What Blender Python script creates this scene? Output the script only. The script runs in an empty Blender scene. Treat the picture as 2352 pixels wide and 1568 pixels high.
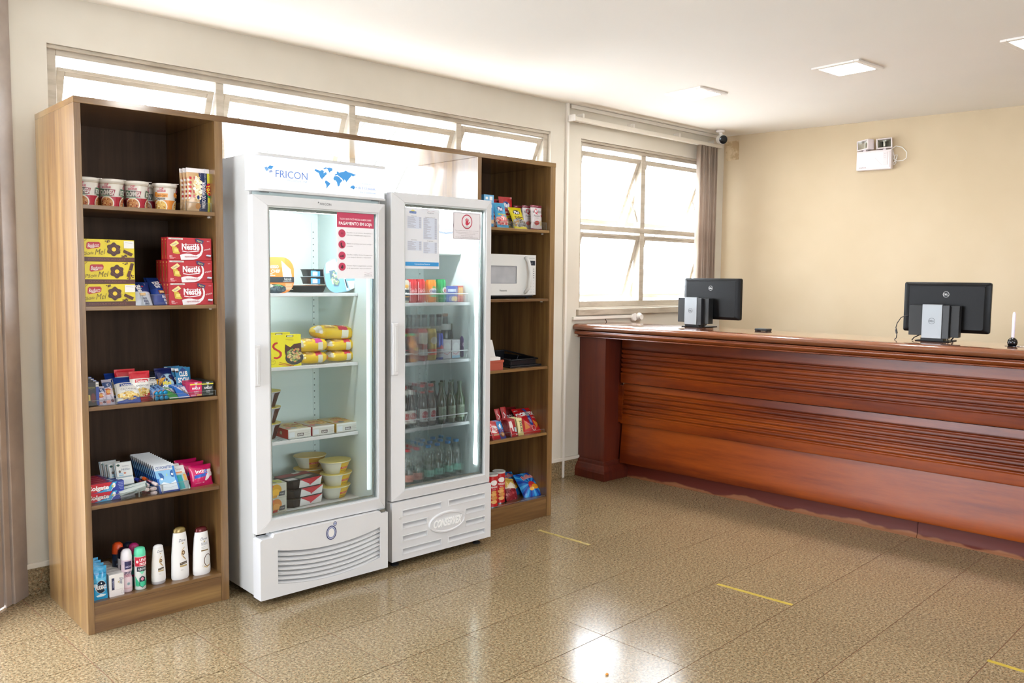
import bpy, bmesh, math, random
import numpy as np
from mathutils import Vector, Matrix
from mathutils.geometry import tessellate_polygon

SC = bpy.context.scene
COL = SC.collection
PI = math.pi

# ------------------------------------------------------------------ camera
CAM = Vector((-1.0318, -3.68, 1.5019)); FPX = 1940.3838; YAW = -0.7474; PIT = -0.0764; ROL = 0.01
_f = Vector((-math.sin(YAW) * math.cos(PIT), math.cos(YAW) * math.cos(PIT), math.sin(PIT)))
_r = Vector((math.cos(YAW), math.sin(YAW), 0)); _u = _r.cross(_f)
CR = _r * math.cos(ROL) + _u * math.sin(ROL); CU = -_r * math.sin(ROL) + _u * math.cos(ROL); CF = _f
cd = bpy.data.cameras.new('camera'); cam = bpy.data.objects.new('camera', cd); COL.objects.link(cam)
cd.sensor_fit = 'HORIZONTAL'; cd.sensor_width = 36; cd.lens = FPX / 2352 * 36; cd.clip_start = .05; cd.clip_end = 200
M = Matrix((CR, CU, -CF)).transposed().to_4x4(); M.translation = CAM; cam.matrix_world = M
SC.camera = cam


def ray(u, v): return CF + CR * ((u - 1176) / FPX) - CU * ((v - 784) / FPX)


def P(u, v, ax, val):
    """survey helper: the point where the line of sight of photo pixel (u, v) meets the plane axis=val"""
    q = ray(u, v); return CAM + q * ((val - CAM[ax]) / q[ax])


def PN(u, v, n, k):
    q = ray(u, v); return CAM + q * ((k - CAM.dot(n)) / q.dot(n))


# ------------------------------------------------------------------ light
SC.view_settings.view_transform = 'Standard'; SC.view_settings.look = 'None'
SC.view_settings.gamma = 1; SC.view_settings.use_curve_mapping = False
SC.view_settings.exposure = 0.46
W_ = bpy.data.worlds.new('sky'); SC.world = W_; W_.use_nodes = True
_n = W_.node_tree.nodes; _l = W_.node_tree.links
bg = _n['Background']; bg.inputs[0].default_value = (.90, .965, 1.06, 1); bg.inputs[1].default_value = 13.0
cy = SC.cycles
cy.max_bounces = 10; cy.diffuse_bounces = 5; cy.glossy_bounces = 4; cy.transmission_bounces = 8; cy.transparent_max_bounces = 16
cy.sample_clamp_indirect = 6; cy.caustics_reflective = False; cy.caustics_refractive = False; cy.blur_glossy = .5

HC = 2.765          # ceiling height
WY = 0.66           # inner face of the window wall
XC = 5.55           # corner of window wall and far wall
_b = P(2352, 241.9, 2, HC); W2S = (_b.x - XC) / (_b.y - WY)      # the far wall runs off at a slight angle


def w2x(y): return XC + (y - WY) * W2S


BX = -0.09          # start of the angled glass front
FD = Vector((-.70, -.714, 0)).normalized(); FL = 6.2
YB = -7.0           # wall behind the photographer


def portal(name, loc, rot, sx, sy):
    L = bpy.data.lights.new(name, 'AREA'); L.shape = 'RECTANGLE'; L.size = sx; L.size_y = sy; L.cycles.is_portal = True
    o = bpy.data.objects.new(name, L); COL.objects.link(o); o.location = loc; o.rotation_euler = rot
    return o


portal('window_portal', (1.72, .9, 1.85), (PI / 2, 0, PI), 3.4, 1.5).rotation_euler = (-PI / 2, 0, 0)
portal('window_portal', (4.5, .9, 1.9), (-PI / 2, 0, 0), 1.8, 1.4)
_m = Vector((BX, WY, 1.3)) + FD * 1.8
portal('window_portal', (.2, YB - .2, 1.7), (PI / 2, 0, 0), 3.2, 1.4)  # serves the added window behind the camera
_p = portal('door_portal', _m + Vector((-.714, .70, 0)) * .15, (0, 0, 0), 3.3, 2.6)
_p.rotation_euler = Vector((.714, -.70, 0)).to_track_quat('-Z', 'Y').to_euler()

# ------------------------------------------------------------------ materials
def lin(h):
    if isinstance(h, str):
        h = h.lstrip('#'); c = [int(h[i:i + 2], 16) / 255 for i in (0, 2, 4)]
    else: c = h
    return tuple((x / 12.92 if x <= .04045 else ((x + .055) / 1.055) ** 2.4) for x in c) + (1,)


MC = {}


def mat(name, col, rough=.5, metal=0, coat=0, emit=0, spec=.5, trans=0):
    k = (name, col if isinstance(col, str) else tuple(col), rough, metal, coat, emit)
    if k in MC: return MC[k]
    m = bpy.data.materials.new(name); m.use_nodes = True; b = m.node_tree.nodes['Principled BSDF']
    b.inputs['Base Color'].default_value = lin(col); b.inputs['Roughness'].default_value = rough
    b.inputs['Metallic'].default_value = metal; b.inputs['Coat Weight'].default_value = coat
    b.inputs['Coat Roughness'].default_value = .12
    b.inputs['Specular IOR Level'].default_value = spec
    if trans: b.inputs['Transmission Weight'].default_value = trans
    if emit:
        b.inputs['Emission Color'].default_value = lin(col); b.inputs['Emission Strength'].default_value = emit
    MC[k] = m
    return m


def ink(c): return mat('ink', c, .4)


def gink(c): return mat('gloss_ink', c, .22)


def noisy(name, c1, c2, scale=(1, 1, 1), detail=4, rough=.5, lo=.35, hi=.65, coat=0, bump=0, bscale=None, coords='Object', spec=.5, nscale=1, coatr=.1):
    m = bpy.data.materials.new(name); m.use_nodes = True; t = m.node_tree; N = t.nodes; L = t.links; b = N['Principled BSDF']
    tc = N.new('ShaderNodeTexCoord'); mp = N.new('ShaderNodeMapping'); mp.inputs['Scale'].default_value = scale
    if coords == 'World':
        g = N.new('ShaderNodeNewGeometry'); L.new(g.outputs['Position'], mp.inputs[0])
    else: L.new(tc.outputs[coords], mp.inputs[0])
    nz = N.new('ShaderNodeTexNoise'); nz.inputs['Scale'].default_value = nscale; nz.inputs['Detail'].default_value = detail; nz.inputs['Roughness'].default_value = .6
    L.new(mp.outputs[0], nz.inputs['Vector'])
    cr = N.new('ShaderNodeValToRGB'); cr.color_ramp.elements[0].position = lo; cr.color_ramp.elements[1].position = hi
    cr.color_ramp.elements[0].color = lin(c1); cr.color_ramp.elements[1].color = lin(c2)
    L.new(nz.outputs[0], cr.inputs[0]); L.new(cr.outputs[0], b.inputs['Base Color'])
    b.inputs['Roughness'].default_value = rough; b.inputs['Coat Weight'].default_value = coat; b.inputs['Coat Roughness'].default_value = coatr
    b.inputs['Specular IOR Level'].default_value = spec
    if bump:
        bp = N.new('ShaderNodeBump'); bp.inputs['Strength'].default_value = bump; bp.inputs['Distance'].default_value = .002
        L.new(nz.outputs[0], bp.inputs['Height']); L.new(bp.outputs[0], b.inputs['Normal'])
    return m


def wood(name, cols, scale, rough, coat=0, fig=.35, spec=.5, coatr=.1):
    """stretched fine grain over broad cathedral figure; scale: per-axis frequency (small along the grain)"""
    m = bpy.data.materials.new(name); m.use_nodes = True; t = m.node_tree; N = t.nodes; L = t.links; b = N['Principled BSDF']
    tc = N.new('ShaderNodeTexCoord'); mp = N.new('ShaderNodeMapping'); mp.inputs['Scale'].default_value = scale
    L.new(tc.outputs['Object'], mp.inputs[0])
    oi = N.new('ShaderNodeObjectInfo'); ad = N.new('ShaderNodeVectorMath'); ad.operation = 'ADD'; ml = N.new('ShaderNodeMath'); ml.operation = 'MULTIPLY'; ml.inputs[1].default_value = 37
    L.new(oi.outputs['Random'], ml.inputs[0]); L.new(mp.outputs[0], ad.inputs[0]); L.new(ml.outputs[0], ad.inputs[1])
    n1 = N.new('ShaderNodeTexNoise'); n1.inputs['Scale'].default_value = 9; n1.inputs['Detail'].default_value = 6; n1.inputs['Roughness'].default_value = .7
    n2 = N.new('ShaderNodeTexNoise'); n2.inputs['Scale'].default_value = .9; n2.inputs['Detail'].default_value = 2; n2.inputs['Distortion'].default_value = .6
    L.new(ad.outputs[0], n1.inputs['Vector']); L.new(ad.outputs[0], n2.inputs['Vector'])
    wv = N.new('ShaderNodeMath'); wv.operation = 'MULTIPLY'; wv.inputs[1].default_value = 22; L.new(n2.outputs[0], wv.inputs[0])
    sn = N.new('ShaderNodeMath'); sn.operation = 'SINE'; L.new(wv.outputs[0], sn.inputs[0])
    mx = N.new('ShaderNodeMath'); mx.operation = 'MULTIPLY_ADD'; mx.inputs[1].default_value = fig * .25; L.new(sn.outputs[0], mx.inputs[0]); L.new(n1.outputs[0], mx.inputs[2])
    cr = N.new('ShaderNodeValToRGB'); e = cr.color_ramp.elements
    e[0].position = .32; e[0].color = lin(cols[0]); e[1].position = .7; e[1].color = lin(cols[2]); k = e.new(.5); k.color = lin(cols[1])
    L.new(mx.outputs[0], cr.inputs[0]); L.new(cr.outputs[0], b.inputs['Base Color'])
    b.inputs['Roughness'].default_value = rough; b.inputs['Coat Weight'].default_value = coat; b.inputs['Coat Roughness'].default_value = coatr
    b.inputs['Specular IOR Level'].default_value = spec
    return m


def schlick(N, L, f0=.04):
    lw = N.new('ShaderNodeLayerWeight'); lw.inputs[0].default_value = .5
    p = N.new('ShaderNodeMath'); p.operation = 'POWER'; p.inputs[1].default_value = 5; L.new(lw.outputs['Facing'], p.inputs[0])
    a = N.new('ShaderNodeMath'); a.operation = 'MULTIPLY_ADD'; a.inputs[1].default_value = 1 - f0; a.inputs[2].default_value = f0; L.new(p.outputs[0], a.inputs[0])
    return a.outputs[0]


def glass_thin(name, tint=(1, 1, 1), refl=.08, haze=0.0):
    """clear sheet: see-through with a fresnel reflection, optional dirt haze"""
    m = bpy.data.materials.new(name); m.use_nodes = True; t = m.node_tree; N = t.nodes; L = t.links; N.remove(N['Principled BSDF']); o = N['Material Output']
    tr = N.new('ShaderNodeBsdfTransparent'); tr.inputs[0].default_value = (*tint, 1); g = N.new('ShaderNodeBsdfGlossy'); g.inputs['Roughness'].default_value = .03
    mx = N.new('ShaderNodeMixShader'); L.new(schlick(N, L, refl * .5), mx.inputs[0]); L.new(tr.outputs[0], mx.inputs[1]); L.new(g.outputs[0], mx.inputs[2])
    out = mx
    if haze:
        d = N.new('ShaderNodeBsdfTranslucent'); d.inputs[0].default_value = (.9, .9, .9, 1); m2 = N.new('ShaderNodeMixShader'); m2.inputs[0].default_value = haze
        L.new(mx.outputs[0], m2.inputs[1]); L.new(d.outputs[0], m2.inputs[2]); out = m2
    L.new(out.outputs[0], o.inputs[0])
    return m


# ------------------------------------------------------------------ mesh helpers
class MB:
    def __init__(s): s.v = []; s.f = []; s.m = []; s.mats = []

    def mi(s, m):
        if m not in s.mats: s.mats.append(m)
        return s.mats.index(m)

    def add(s, vs, fs, m=None):
        o = len(s.v); s.v += [tuple(x) for x in vs]; s.f += [tuple(i + o for i in f) for f in fs]
        k = s.mi(m) if m is not None else 0
        s.m += [k] * len(fs); return s

    def box(s, x0, y0, z0, x1, y1, z1, m=None):
        v = [(x0, y0, z0), (x1, y0, z0), (x1, y1, z0), (x0, y1, z0), (x0, y0, z1), (x1, y0, z1), (x1, y1, z1), (x0, y1, z1)]
        return s.add(v, [(0, 3, 2, 1), (4, 5, 6, 7), (0, 1, 5, 4), (1, 2, 6, 5), (2, 3, 7, 6), (3, 0, 4, 7)], m)

    def prism(s, pts, a, b, ax=2, m=None):
        """extrude polygon pts (2D) along axis ax from a to b; other axes keep cyclic order"""
        n = len(pts)

        def mk(p, h):
            if ax == 2: return (p[0], p[1], h)
            if ax == 1: return (p[0], h, p[1])
            return (h, p[0], p[1])
        v = [mk(p, a) for p in pts] + [mk(p, b) for p in pts]
        f = [tuple(range(n))[::-1], tuple(range(n, 2 * n))] + [(i, (i + 1) % n, n + (i + 1) % n, n + i) for i in range(n)]
        return s.add(v, f, m)

    def tube(s, pts, r, seg=8, m=None, cap=True, closed=False):
        pts = [Vector(p) for p in pts]; n = len(pts); rs = r if isinstance(r, (list, tuple)) else [r] * n; V = []; F = []; up = None
        for i, p in enumerate(pts):
            d = (pts[(i + 1) % n] - pts[i - 1]) if (closed or 0 < i < n - 1) else (pts[1] - pts[0] if i == 0 else pts[-1] - pts[-2])
            d.normalize()
            if up is None: up = Vector((0, 0, 1)) if abs(d.z) < .9 else Vector((1, 0, 0))
            x = d.cross(up)
            if x.length < 1e-5: x = d.orthogonal()
            x.normalize(); y = x.cross(d).normalized(); up = y
            V += [p + (x * math.cos(2 * PI * k / seg) + y * math.sin(2 * PI * k / seg)) * rs[i] for k in range(seg)]
        for i in range(n if closed else n - 1):
            j = (i + 1) % n
            F += [(i * seg + k, i * seg + (k + 1) % seg, j * seg + (k + 1) % seg, j * seg + k) for k in range(seg)]
        if cap and not closed: F += [tuple(range(seg))[::-1], tuple(range((n - 1) * seg, n * seg))]
        return s.add(V, F, m)

    def lathe(s, prof, seg=24, c=(0, 0, 0), m=None, sx=1, sy=1, caps=True):
        n = len(prof); V = []; F = []
        for r, z in prof: V += [(c[0] + r * sx * math.cos(2 * PI * k / seg), c[1] + r * sy * math.sin(2 * PI * k / seg), c[2] + z) for k in range(seg)]
        for i in range(n - 1): F += [(i * seg + k, i * seg + (k + 1) % seg, (i + 1) * seg + (k + 1) % seg, (i + 1) * seg + k) for k in range(seg)]
        if caps: F += [tuple(range(seg))[::-1], tuple(range((n - 1) * seg, n * seg))]
        return s.add(V, F, m)

    def grid(s, fn, nu, nv, m=None, flip=False):
        V = [fn(i / nu, j / nv) for j in range(nv + 1) for i in range(nu + 1)]
        F = [(j * (nu + 1) + i, j * (nu + 1) + i + 1, (j + 1) * (nu + 1) + i + 1, (j + 1) * (nu + 1) + i) for j in range(nv) for i in range(nu)]
        if flip: F = [f[::-1] for f in F]
        return s.add(V, F, m)

    def build(s, name, m=None, parent=None, smooth=False, bevel=0, loc=None, rot=None, seg=2, kind=None, label=None):
        me = bpy.data.meshes.new(name); me.from_pydata(s.v, [], s.f)
        ms = s.mats if s.mats else [m]
        for x in ms: me.materials.append(x)
        if s.mats: me.polygons.foreach_set('material_index', s.m)
        if smooth:
            me.polygons.foreach_set('use_smooth', [True] * len(me.polygons))
            if smooth is not True: me.set_sharp_from_angle(angle=math.radians(smooth))
        me.update()
        o = bpy.data.objects.new(name, me); COL.objects.link(o)
        if parent is not None: o.parent = parent
        if loc is not None: o.location = loc
        if rot is not None: o.rotation_euler = rot
        if bevel:
            b = o.modifiers.new('bevel', 'BEVEL'); b.width = bevel; b.segments = seg; b.limit_method = 'ANGLE'; b.angle_limit = math.radians(40)
        if kind: o['kind'] = kind
        if label: o['label'] = label
        return o


def tag(o, label=None, cat=None, group=None, kind=None):
    if label: o['label'] = label
    if cat: o['category'] = cat
    if group: o['group'] = group
    if kind: o['kind'] = kind
    return o


def empty(name, loc=(0, 0, 0), rot=(0, 0, 0), label=None, cat=None, group=None, kind=None):
    o = bpy.data.objects.new(name, None); COL.objects.link(o); o.location = loc; o.rotation_euler = rot; o.empty_display_size = .05
    return tag(o, label, cat, group, kind)


def structure(o): o['kind'] = 'structure'; return o


def dup(root, loc=None, rot=None, label=None, group=None):
    def cp(o, par):
        c = o.copy(); COL.objects.link(c); c.parent = par
        for ch in list(o.children): cp(ch, c)
        return c
    r = cp(root, None)
    if loc is not None: r.location = loc
    if rot is not None: r.rotation_euler = rot
    if label: r['label'] = label
    if group: r['group'] = group
    return r


ORD = ['', 'second', 'third', 'fourth', 'fifth', 'sixth', 'seventh', 'eighth', 'ninth', 'tenth', 'eleventh', 'twelfth', 'thirteenth']


def row_back(root, n, step, base, group, skip=0, frm='from the front'):
    """copies of a leaning/standing pack, one behind the other"""
    root['group'] = group
    for k in range(1, n):
        l = root.location + Vector(step) * k
        dup(root, l, None, '%s, %s %s of its row' % (base, ORD[k], frm), group)


# ------------------------------------------------------------------ printing (lettering and pack artwork)
TX = {}


def text_mesh(s, bold):
    k = (s, bold)
    if k in TX: return TX[k]
    c = bpy.data.curves.new('lettering', 'FONT'); c.body = s; c.size = 1; c.resolution_u = 3; c.offset = bold; c.fill_mode = 'FRONT'
    o = bpy.data.objects.new('lettering', c); me = o.to_mesh()
    v = [(p.co.x, p.co.y) for p in me.vertices]; f = [tuple(p.vertices) for p in me.polygons]
    o.to_mesh_clear(); bpy.data.objects.remove(o); bpy.data.curves.remove(c)
    x0 = min(p[0] for p in v); x1 = max(p[0] for p in v)
    TX[k] = (v, f, x0, x1)
    return TX[k]


def split_tris(pts, F, dx, dy):
    """halve long edges so that flat artwork follows a curved surface"""
    pts = list(pts)
    for _ in range(5):
        mid = {}; out = []; done = True

        def m(i, j):
            k = (min(i, j), max(i, j))
            if k not in mid: mid[k] = len(pts); pts.append((pts[i] + pts[j]) / 2)
            return mid[k]
        L = lambda i, j: max(abs(pts[i].x - pts[j].x) / dx, abs(pts[i].y - pts[j].y) / dy) > 1.01
        for a, b, c in F:
            s = (L(a, b), L(b, c), L(c, a))
            if not any(s): out.append((a, b, c)); continue
            done = False
            if all(s): x, y, z = m(a, b), m(b, c), m(c, a); out += [(a, x, z), (x, b, y), (z, y, c), (x, y, z)]; continue
            while not s[0]: a, b, c = b, c, a; s = (s[1], s[2], s[0])
            x = m(a, b)
            if s[1]: y = m(b, c); out += [(x, b, y), (a, x, y), (a, y, c)]
            elif s[2]: z = m(c, a); out += [(a, x, z), (x, b, c), (x, c, z)]
            else: out += [(a, x, c), (x, b, c)]
        F = out
        if done: break
    return pts, F


def flat_map(W, H, y=0, eps=.0004):
    return lambda x, z, l: (x - W / 2, y - eps * (l + 1), z)


def printed(parent, shapes, W, H, fm=None, name='printed_front', sub=(1, 1), gloss=False, flat=False):
    fm = fm or flat_map(W, H); mb = MB(); I = gink if gloss else ink
    for l, s in enumerate(shapes):
        k = s[0]; c = s[-1] if k != 't' else s[5]
        lay = l * .6
        if k == 'r':
            x0, z0, x1, z1 = s[1] * W, s[2] * H, s[3] * W, s[4] * H; nx = max(1, math.ceil(sub[0] * abs(x1 - x0) / W)); nz = max(1, math.ceil(sub[1] * abs(z1 - z0) / H))
            mb.grid(lambda a, b: fm(x0 + (x1 - x0) * a, z0 + (z1 - z0) * b, lay), nx, nz, I(c))
        elif k == 'e':
            n = 20; cx, cz, rx, rz = s[1] * W, s[2] * H, s[3] * W, s[4] * H; V = [fm(cx, cz, lay)]; F = []
            for rr in (.5, 1): V += [fm(cx + rx * rr * math.cos(2 * PI * i / n), cz + rz * rr * math.sin(2 * PI * i / n), lay) for i in range(n)]
            F += [(0, 1 + i, 1 + (i + 1) % n) for i in range(n)] + [(1 + i, 1 + n + i, 1 + n + (i + 1) % n, 1 + (i + 1) % n) for i in range(n)]
            mb.add(V, F, I(c))
        elif k == 'ring':
            n = 32; cx, cz, rx, rz, w = s[1] * W, s[2] * H, s[3] * W, s[4] * H, s[5]
            V = [fm(cx + (rx - w * q) * math.cos(2 * PI * i / n), cz + (rz - w * q) * math.sin(2 * PI * i / n), lay) for q in (0, 1) for i in range(n)]
            mb.add(V, [(i, (i + 1) % n, n + (i + 1) % n, n + i) for i in range(n)], I(c))
        elif k == 'p':
            pts = [Vector((a * W, b * H, 0)) for a, b in s[1]]; T = tessellate_polygon([pts])
            F = []
            for t in T:
                a, b_, c_ = (pts[i] for i in t); F.append(tuple(t) if (b_ - a).cross(c_ - a).z > 0 else tuple(t[::-1]))
            if sub != (1, 1): pts, F = split_tris(pts, F, W / sub[0], H / sub[1])
            mb.add([fm(p.x, p.y, lay) for p in pts], F, I(c))
        elif k == 'ln':
            w = s[2] / 2; pts = [Vector((a * W, b * H)) for a, b in s[1]]; V = []
            for i, p in enumerate(pts):
                d = (pts[min(i + 1, len(pts) - 1)] - pts[max(i - 1, 0)]).normalized(); nn = Vector((-d.y, d.x)) * w
                V += [fm(p.x - nn.x, p.y - nn.y, lay), fm(p.x + nn.x, p.y + nn.y, lay)]
            mb.add(V, [(2 * i, 2 * i + 2, 2 * i + 3, 2 * i + 1) for i in range(len(pts) - 1)], I(c))
        elif k == 't':
            _, tx, x, z, h, c = s[:6]; o = s[6] if len(s) > 6 else {}
            v, f, a, b = text_mesh(tx, o.get('b', 0)); sc = h * H / .7; sx = sc
            if 'w' in o: sx = o['w'] * W / (b - a)
            al = o.get('al', 'c'); cx = {'c': (a + b) / 2, 'l': a, 'r': b}[al]; ro = math.radians(o.get('rot', 0)); sh = o.get('sh', 0)
            V = []
            for px, py in v:
                X = (px - cx) * sx + sh * (py - .35) * sc; Z = (py - .35) * sc
                if 'arc' in o: Z += o['arc'] * H * (1 - (2 * X / (o.get('w', .5) * W)) ** 2)
                V.append(fm(x * W + X * math.cos(ro) - Z * math.sin(ro), z * H + X * math.sin(ro) + Z * math.cos(ro), lay))
            mb.add(V, f, I(c))
        elif k == 'f':
            _, x0, z0, x1, z1, cols, n, rad, seed = s[:9]; R = random.Random(seed)
            for i in range(n):
                while True:
                    a, b = R.uniform(-1, 1), R.uniform(-1, 1)
                    if a * a + b * b < 1: break
                cx = ((x0 + x1) / 2 + a * (x1 - x0) / 2) * W; cz = ((z0 + z1) / 2 + b * (z1 - z0) / 2) * H; r = rad * R.uniform(.6, 1.2); q = R.uniform(.6, 1); t0 = R.uniform(0, 3)
                mb.add([fm(cx + r * math.cos(t0 + i2 * PI / 3), cz + r * q * math.sin(t0 + i2 * PI / 3), lay + i * .02) for i2 in range(6)], [(0, 1, 2, 3, 4, 5)], I(R.choice(cols)))
    o = mb.build(name, None, parent)
    return o


def S(x0, z0, x1, z1, cols, n, rad, seed=1): return ('f', x0, z0, x1, z1, cols, n, rad, seed, None)


def lines(x0, x1, z0, z1, n, h, c, R=None, rag=.3):
    """small print too fine to read: a few bars"""
    R = R or random.Random(3); o = []
    for i in range(n):
        z = z1 - (z1 - z0) * (i / max(1, n - 1)); o.append(('r', x0, z - h / 2, x1 - (x1 - x0) * R.uniform(0, rag), z + h / 2, c))
    return o
# ------------------------------------------------------------------ materials of the room
M_wall = noisy('painted_wall', '#cec7b9', '#d6d0c3', (1, 1, 1), 3, .85, coords='World', nscale=1.5, bump=.05)
M_wall2 = noisy('beige_wall', '#c8b596', '#cfbd9f', (1, 1, 1), 3, .8, coords='World', nscale=1.2)
M_ceil = noisy('ceiling_paint', '#f1eee9', '#f5f2ed', (1, 1, 1), 2, .9, coords='World', nscale=.8)
M_frame = noisy('window_paint', '#9a8e7d', '#bab0a0', (1, 1, 6), 5, .55, lo=.25, hi=.55, coords='World', nscale=4)
M_dark = noisy('door_metal', '#94877f', '#a5988f', (1, 1, 1), 4, .38, coords='World', nscale=5, spec=.6)
M_white = mat('white_plastic', '#efece8', .35)
M_dim = glass_thin('dimming_glass', (.80, .80, .80))  # grey tint added to weaken the daylight from the left door front
M_glass = glass_thin('window_glass', (.97, .98, .98))


def granite(name, tile=True):
    m = bpy.data.materials.new(name); m.use_nodes = True; t = m.node_tree; N = t.nodes; L = t.links; b = N['Principled BSDF']
    g = N.new('ShaderNodeNewGeometry')

    def ns(scale, det=2, ro=.5, vec=None):
        n = N.new('ShaderNodeTexNoise'); n.inputs['Scale'].default_value = scale; n.inputs['Detail'].default_value = det; n.inputs['Roughness'].default_value = ro
        L.new(g.outputs['Position'], n.inputs['Vector']); return n.outputs[0]

    def ramp(v, stops):
        r = N.new('ShaderNodeValToRGB'); e = r.color_ramp.elements
        e[0].position, e[0].color = stops[0][0], lin(stops[0][1]); e[1].position, e[1].color = stops[-1][0], lin(stops[-1][1])
        for p, c in stops[1:-1]: k = e.new(p); k.color = lin(c)
        L.new(v, r.inputs[0]); return r.outputs[0]
    base = ramp(ns(85, 4, .72), [(.30, '#473c2b'), (.43, '#79684c'), (.54, '#928062'), (.68, '#b0a07f')])
    sp = ramp(ns(130, 2, .5), [(.36, '#000000'), (.44, '#ffffff')])
    red = ramp(ns(120, 1, .5), [(.60, '#000000'), (.66, '#ffffff')])
    mx = N.new('ShaderNodeMix'); mx.data_type = 'RGBA'; mx.inputs[6].default_value = lin('#564936'); L.new(sp, mx.inputs[0]); L.new(base, mx.inputs[7])
    m2 = N.new('ShaderNodeMix'); m2.data_type = 'RGBA'; m2.inputs[7].default_value = lin('#a87c55'); mr = N.new('ShaderNodeMath'); mr.operation = 'MULTIPLY'; mr.inputs[1].default_value = .5
    L.new(red, mr.inputs[0]); L.new(mr.outputs[0], m2.inputs[0]); L.new(mx.outputs[2], m2.inputs[6])
    hv = N.new('ShaderNodeHueSaturation'); oi = N.new('ShaderNodeObjectInfo'); mr2 = N.new('ShaderNodeMapRange'); mr2.inputs[3].default_value = .95; mr2.inputs[4].default_value = 1.04
    L.new(oi.outputs['Random'], mr2.inputs[0]); L.new(mr2.outputs[0], hv.inputs['Value']); L.new(m2.outputs[2], hv.inputs['Color']); L.new(hv.outputs[0], b.inputs['Base Color'])
    rg = N.new('ShaderNodeMapRange'); rg.inputs[3].default_value = .10; rg.inputs[4].default_value = .24; L.new(ns(3, 3), rg.inputs[0]); L.new(rg.outputs[0], b.inputs['Roughness'])
    b.inputs['Specular IOR Level'].default_value = .42
    return m


M_gran = granite('polished_granite')
M_grout = mat('grout', '#7d5138', .7)

# ------------------------------------------------------------------ floor of granite tiles
ROOM = [Vector((BX, WY)), Vector((BX, WY)) + FD.xy * FL]
ROOM += [Vector((ROOM[1].x, YB)), Vector((w2x(YB), YB)), Vector((XC, WY))]


def clip(poly, a, b):
    """keep the part of poly on the left of a->b"""
    out = []; d = b - a
    for i, p in enumerate(poly):
        q = poly[(i + 1) % len(poly)]; sp = d.cross(p - a); sq = d.cross(q - a)
        if sp >= 0: out.append(p)
        if sp * sq < 0: out.append(p + (q - p) * (sp / (sp - sq)))
    return out


fl = structure(MB().prism([(p.x, p.y) for p in ROOM], -.12, -.0016, 2).build('floor', M_grout))
TP = .4054; TA = .0435; T0 = Vector((1.6079, -1.4157)); e1 = Vector((math.cos(TA), math.sin(TA))); e2 = Vector((math.sin(TA), -math.cos(TA)))
gap = .0017; shared = None; rest = MB(); ntile = 0
for i in range(-16, 16):
    for j in range(-8, 18):
        o = T0 + e1 * (i * TP) + e2 * (j * TP)
        q = [o + e1 * gap + e2 * (TP - gap), o + e1 * (TP - gap) + e2 * (TP - gap), o + e1 * (TP - gap) + e2 * gap, o + (e1 + e2) * gap]
        p = q
        for k in range(5): p = clip(p, ROOM[k], ROOM[(k + 1) % 5]) if p else p
        if len(p) < 3: continue
        c = o + (e1 + e2) * TP / 2
        if -.7 < c.x < 4.1 and c.y > -3.4 and (c - Vector((1.6, -.8))).length < 3.2 and ntile < 290:
            full = len(p) == 4 and all((a - b).length < 1e-6 for a, b in zip(sorted(p, key=lambda z: (round(z.x, 4), z.y)), sorted(q, key=lambda z: (round(z.x, 4), z.y))))
            if full:
                if shared is None:
                    shared = MB().prism([tuple(a - o) for a in q], -.0015, 0, 2).build('tile', M_gran, fl); t = shared
                else: t = shared.copy(); COL.objects.link(t); t.parent = fl
                t.location = (o.x, o.y, 0)
            else: MB().prism([tuple(a) for a in p], -.0015, 0, 2).build('tile', M_gran, fl)
            ntile += 1
        else: rest.prism([tuple(a) for a in p], -.0015, 0, 2)
rest.build('tile_field', M_gran, fl, kind='stuff')

# ------------------------------------------------------------------ walls and ceiling
T = .16
ce = structure(MB().prism([(ROOM[0].x - .3, WY + T), (ROOM[1].x - .3, ROOM[1].y), (ROOM[2].x - .3, YB - T), (w2x(YB) + .3, YB - T), (XC + T, WY + T)], HC, HC + .15, 2).build('ceiling', M_ceil))
# window wall: built of piers round the two openings
W1 = (.080, 3.352, 1.22, 2.545); W2 = (3.672, 5.36, 1.275, 2.532)
mb = MB()
z0, z1 = 0, HC
mb.box(BX - .02, WY, 0, W1[0], WY + T, HC)
mb.box(W1[0], WY, 0, W1[1], WY + T, W1[2]); mb.box(W1[0], WY, W1[3], W1[1], WY + T, HC)
mb.box(W1[1], WY, 0, W2[0], WY + T, HC)
mb.box(W2[0], WY, 0, W2[1], WY + T, W2[2]); mb.box(W2[0], WY, W2[3], W2[1], WY + T, HC)
mb.box(W2[1], WY, 0, XC + T, WY + T, HC)
wb = structure(mb.build('wall_back', M_wall))
mb = MB(); n2 = Vector((1, -W2S, 0)).normalized()
a = Vector((XC, WY, 0)); b = Vector((w2x(YB), YB, 0))
mb.prism([(a.x, a.y), (b.x, b.y), (b.x + T, b.y), (a.x + T, a.y)], 0, HC, 2)
wr = structure(mb.build('wall_right', M_wall2))
mb = MB(); WF = (-1.4, 1.8, 1.0, 2.35)  # WF: opening for the added fill window
mb.box(ROOM[1].x - .2, YB - T, 0, WF[0], YB, HC); mb.box(WF[1], YB - T, 0, w2x(YB) + .2, YB, HC); mb.box(WF[0], YB - T, 0, WF[1], YB, WF[2]); mb.box(WF[0], YB - T, WF[3], WF[1], YB, HC)
structure(mb.build('wall_front', M_wall))
structure(MB().box(ROOM[1].x - T, YB, 0, ROOM[1].x, ROOM[1].y, HC).build('wall_left', M_wall))

# granite skirting and the thin white bead on it
bs = structure(MB().box(BX, WY - .014, 0, 5.55, WY, .125).build('baseboard_back', M_gran, bevel=.002))
structure(MB().box(BX + .01, WY - .018, .125, 5.55, WY, .15).build('trim_1', mat('bead_paint', '#dcd5c8', .6), bevel=.003))


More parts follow.
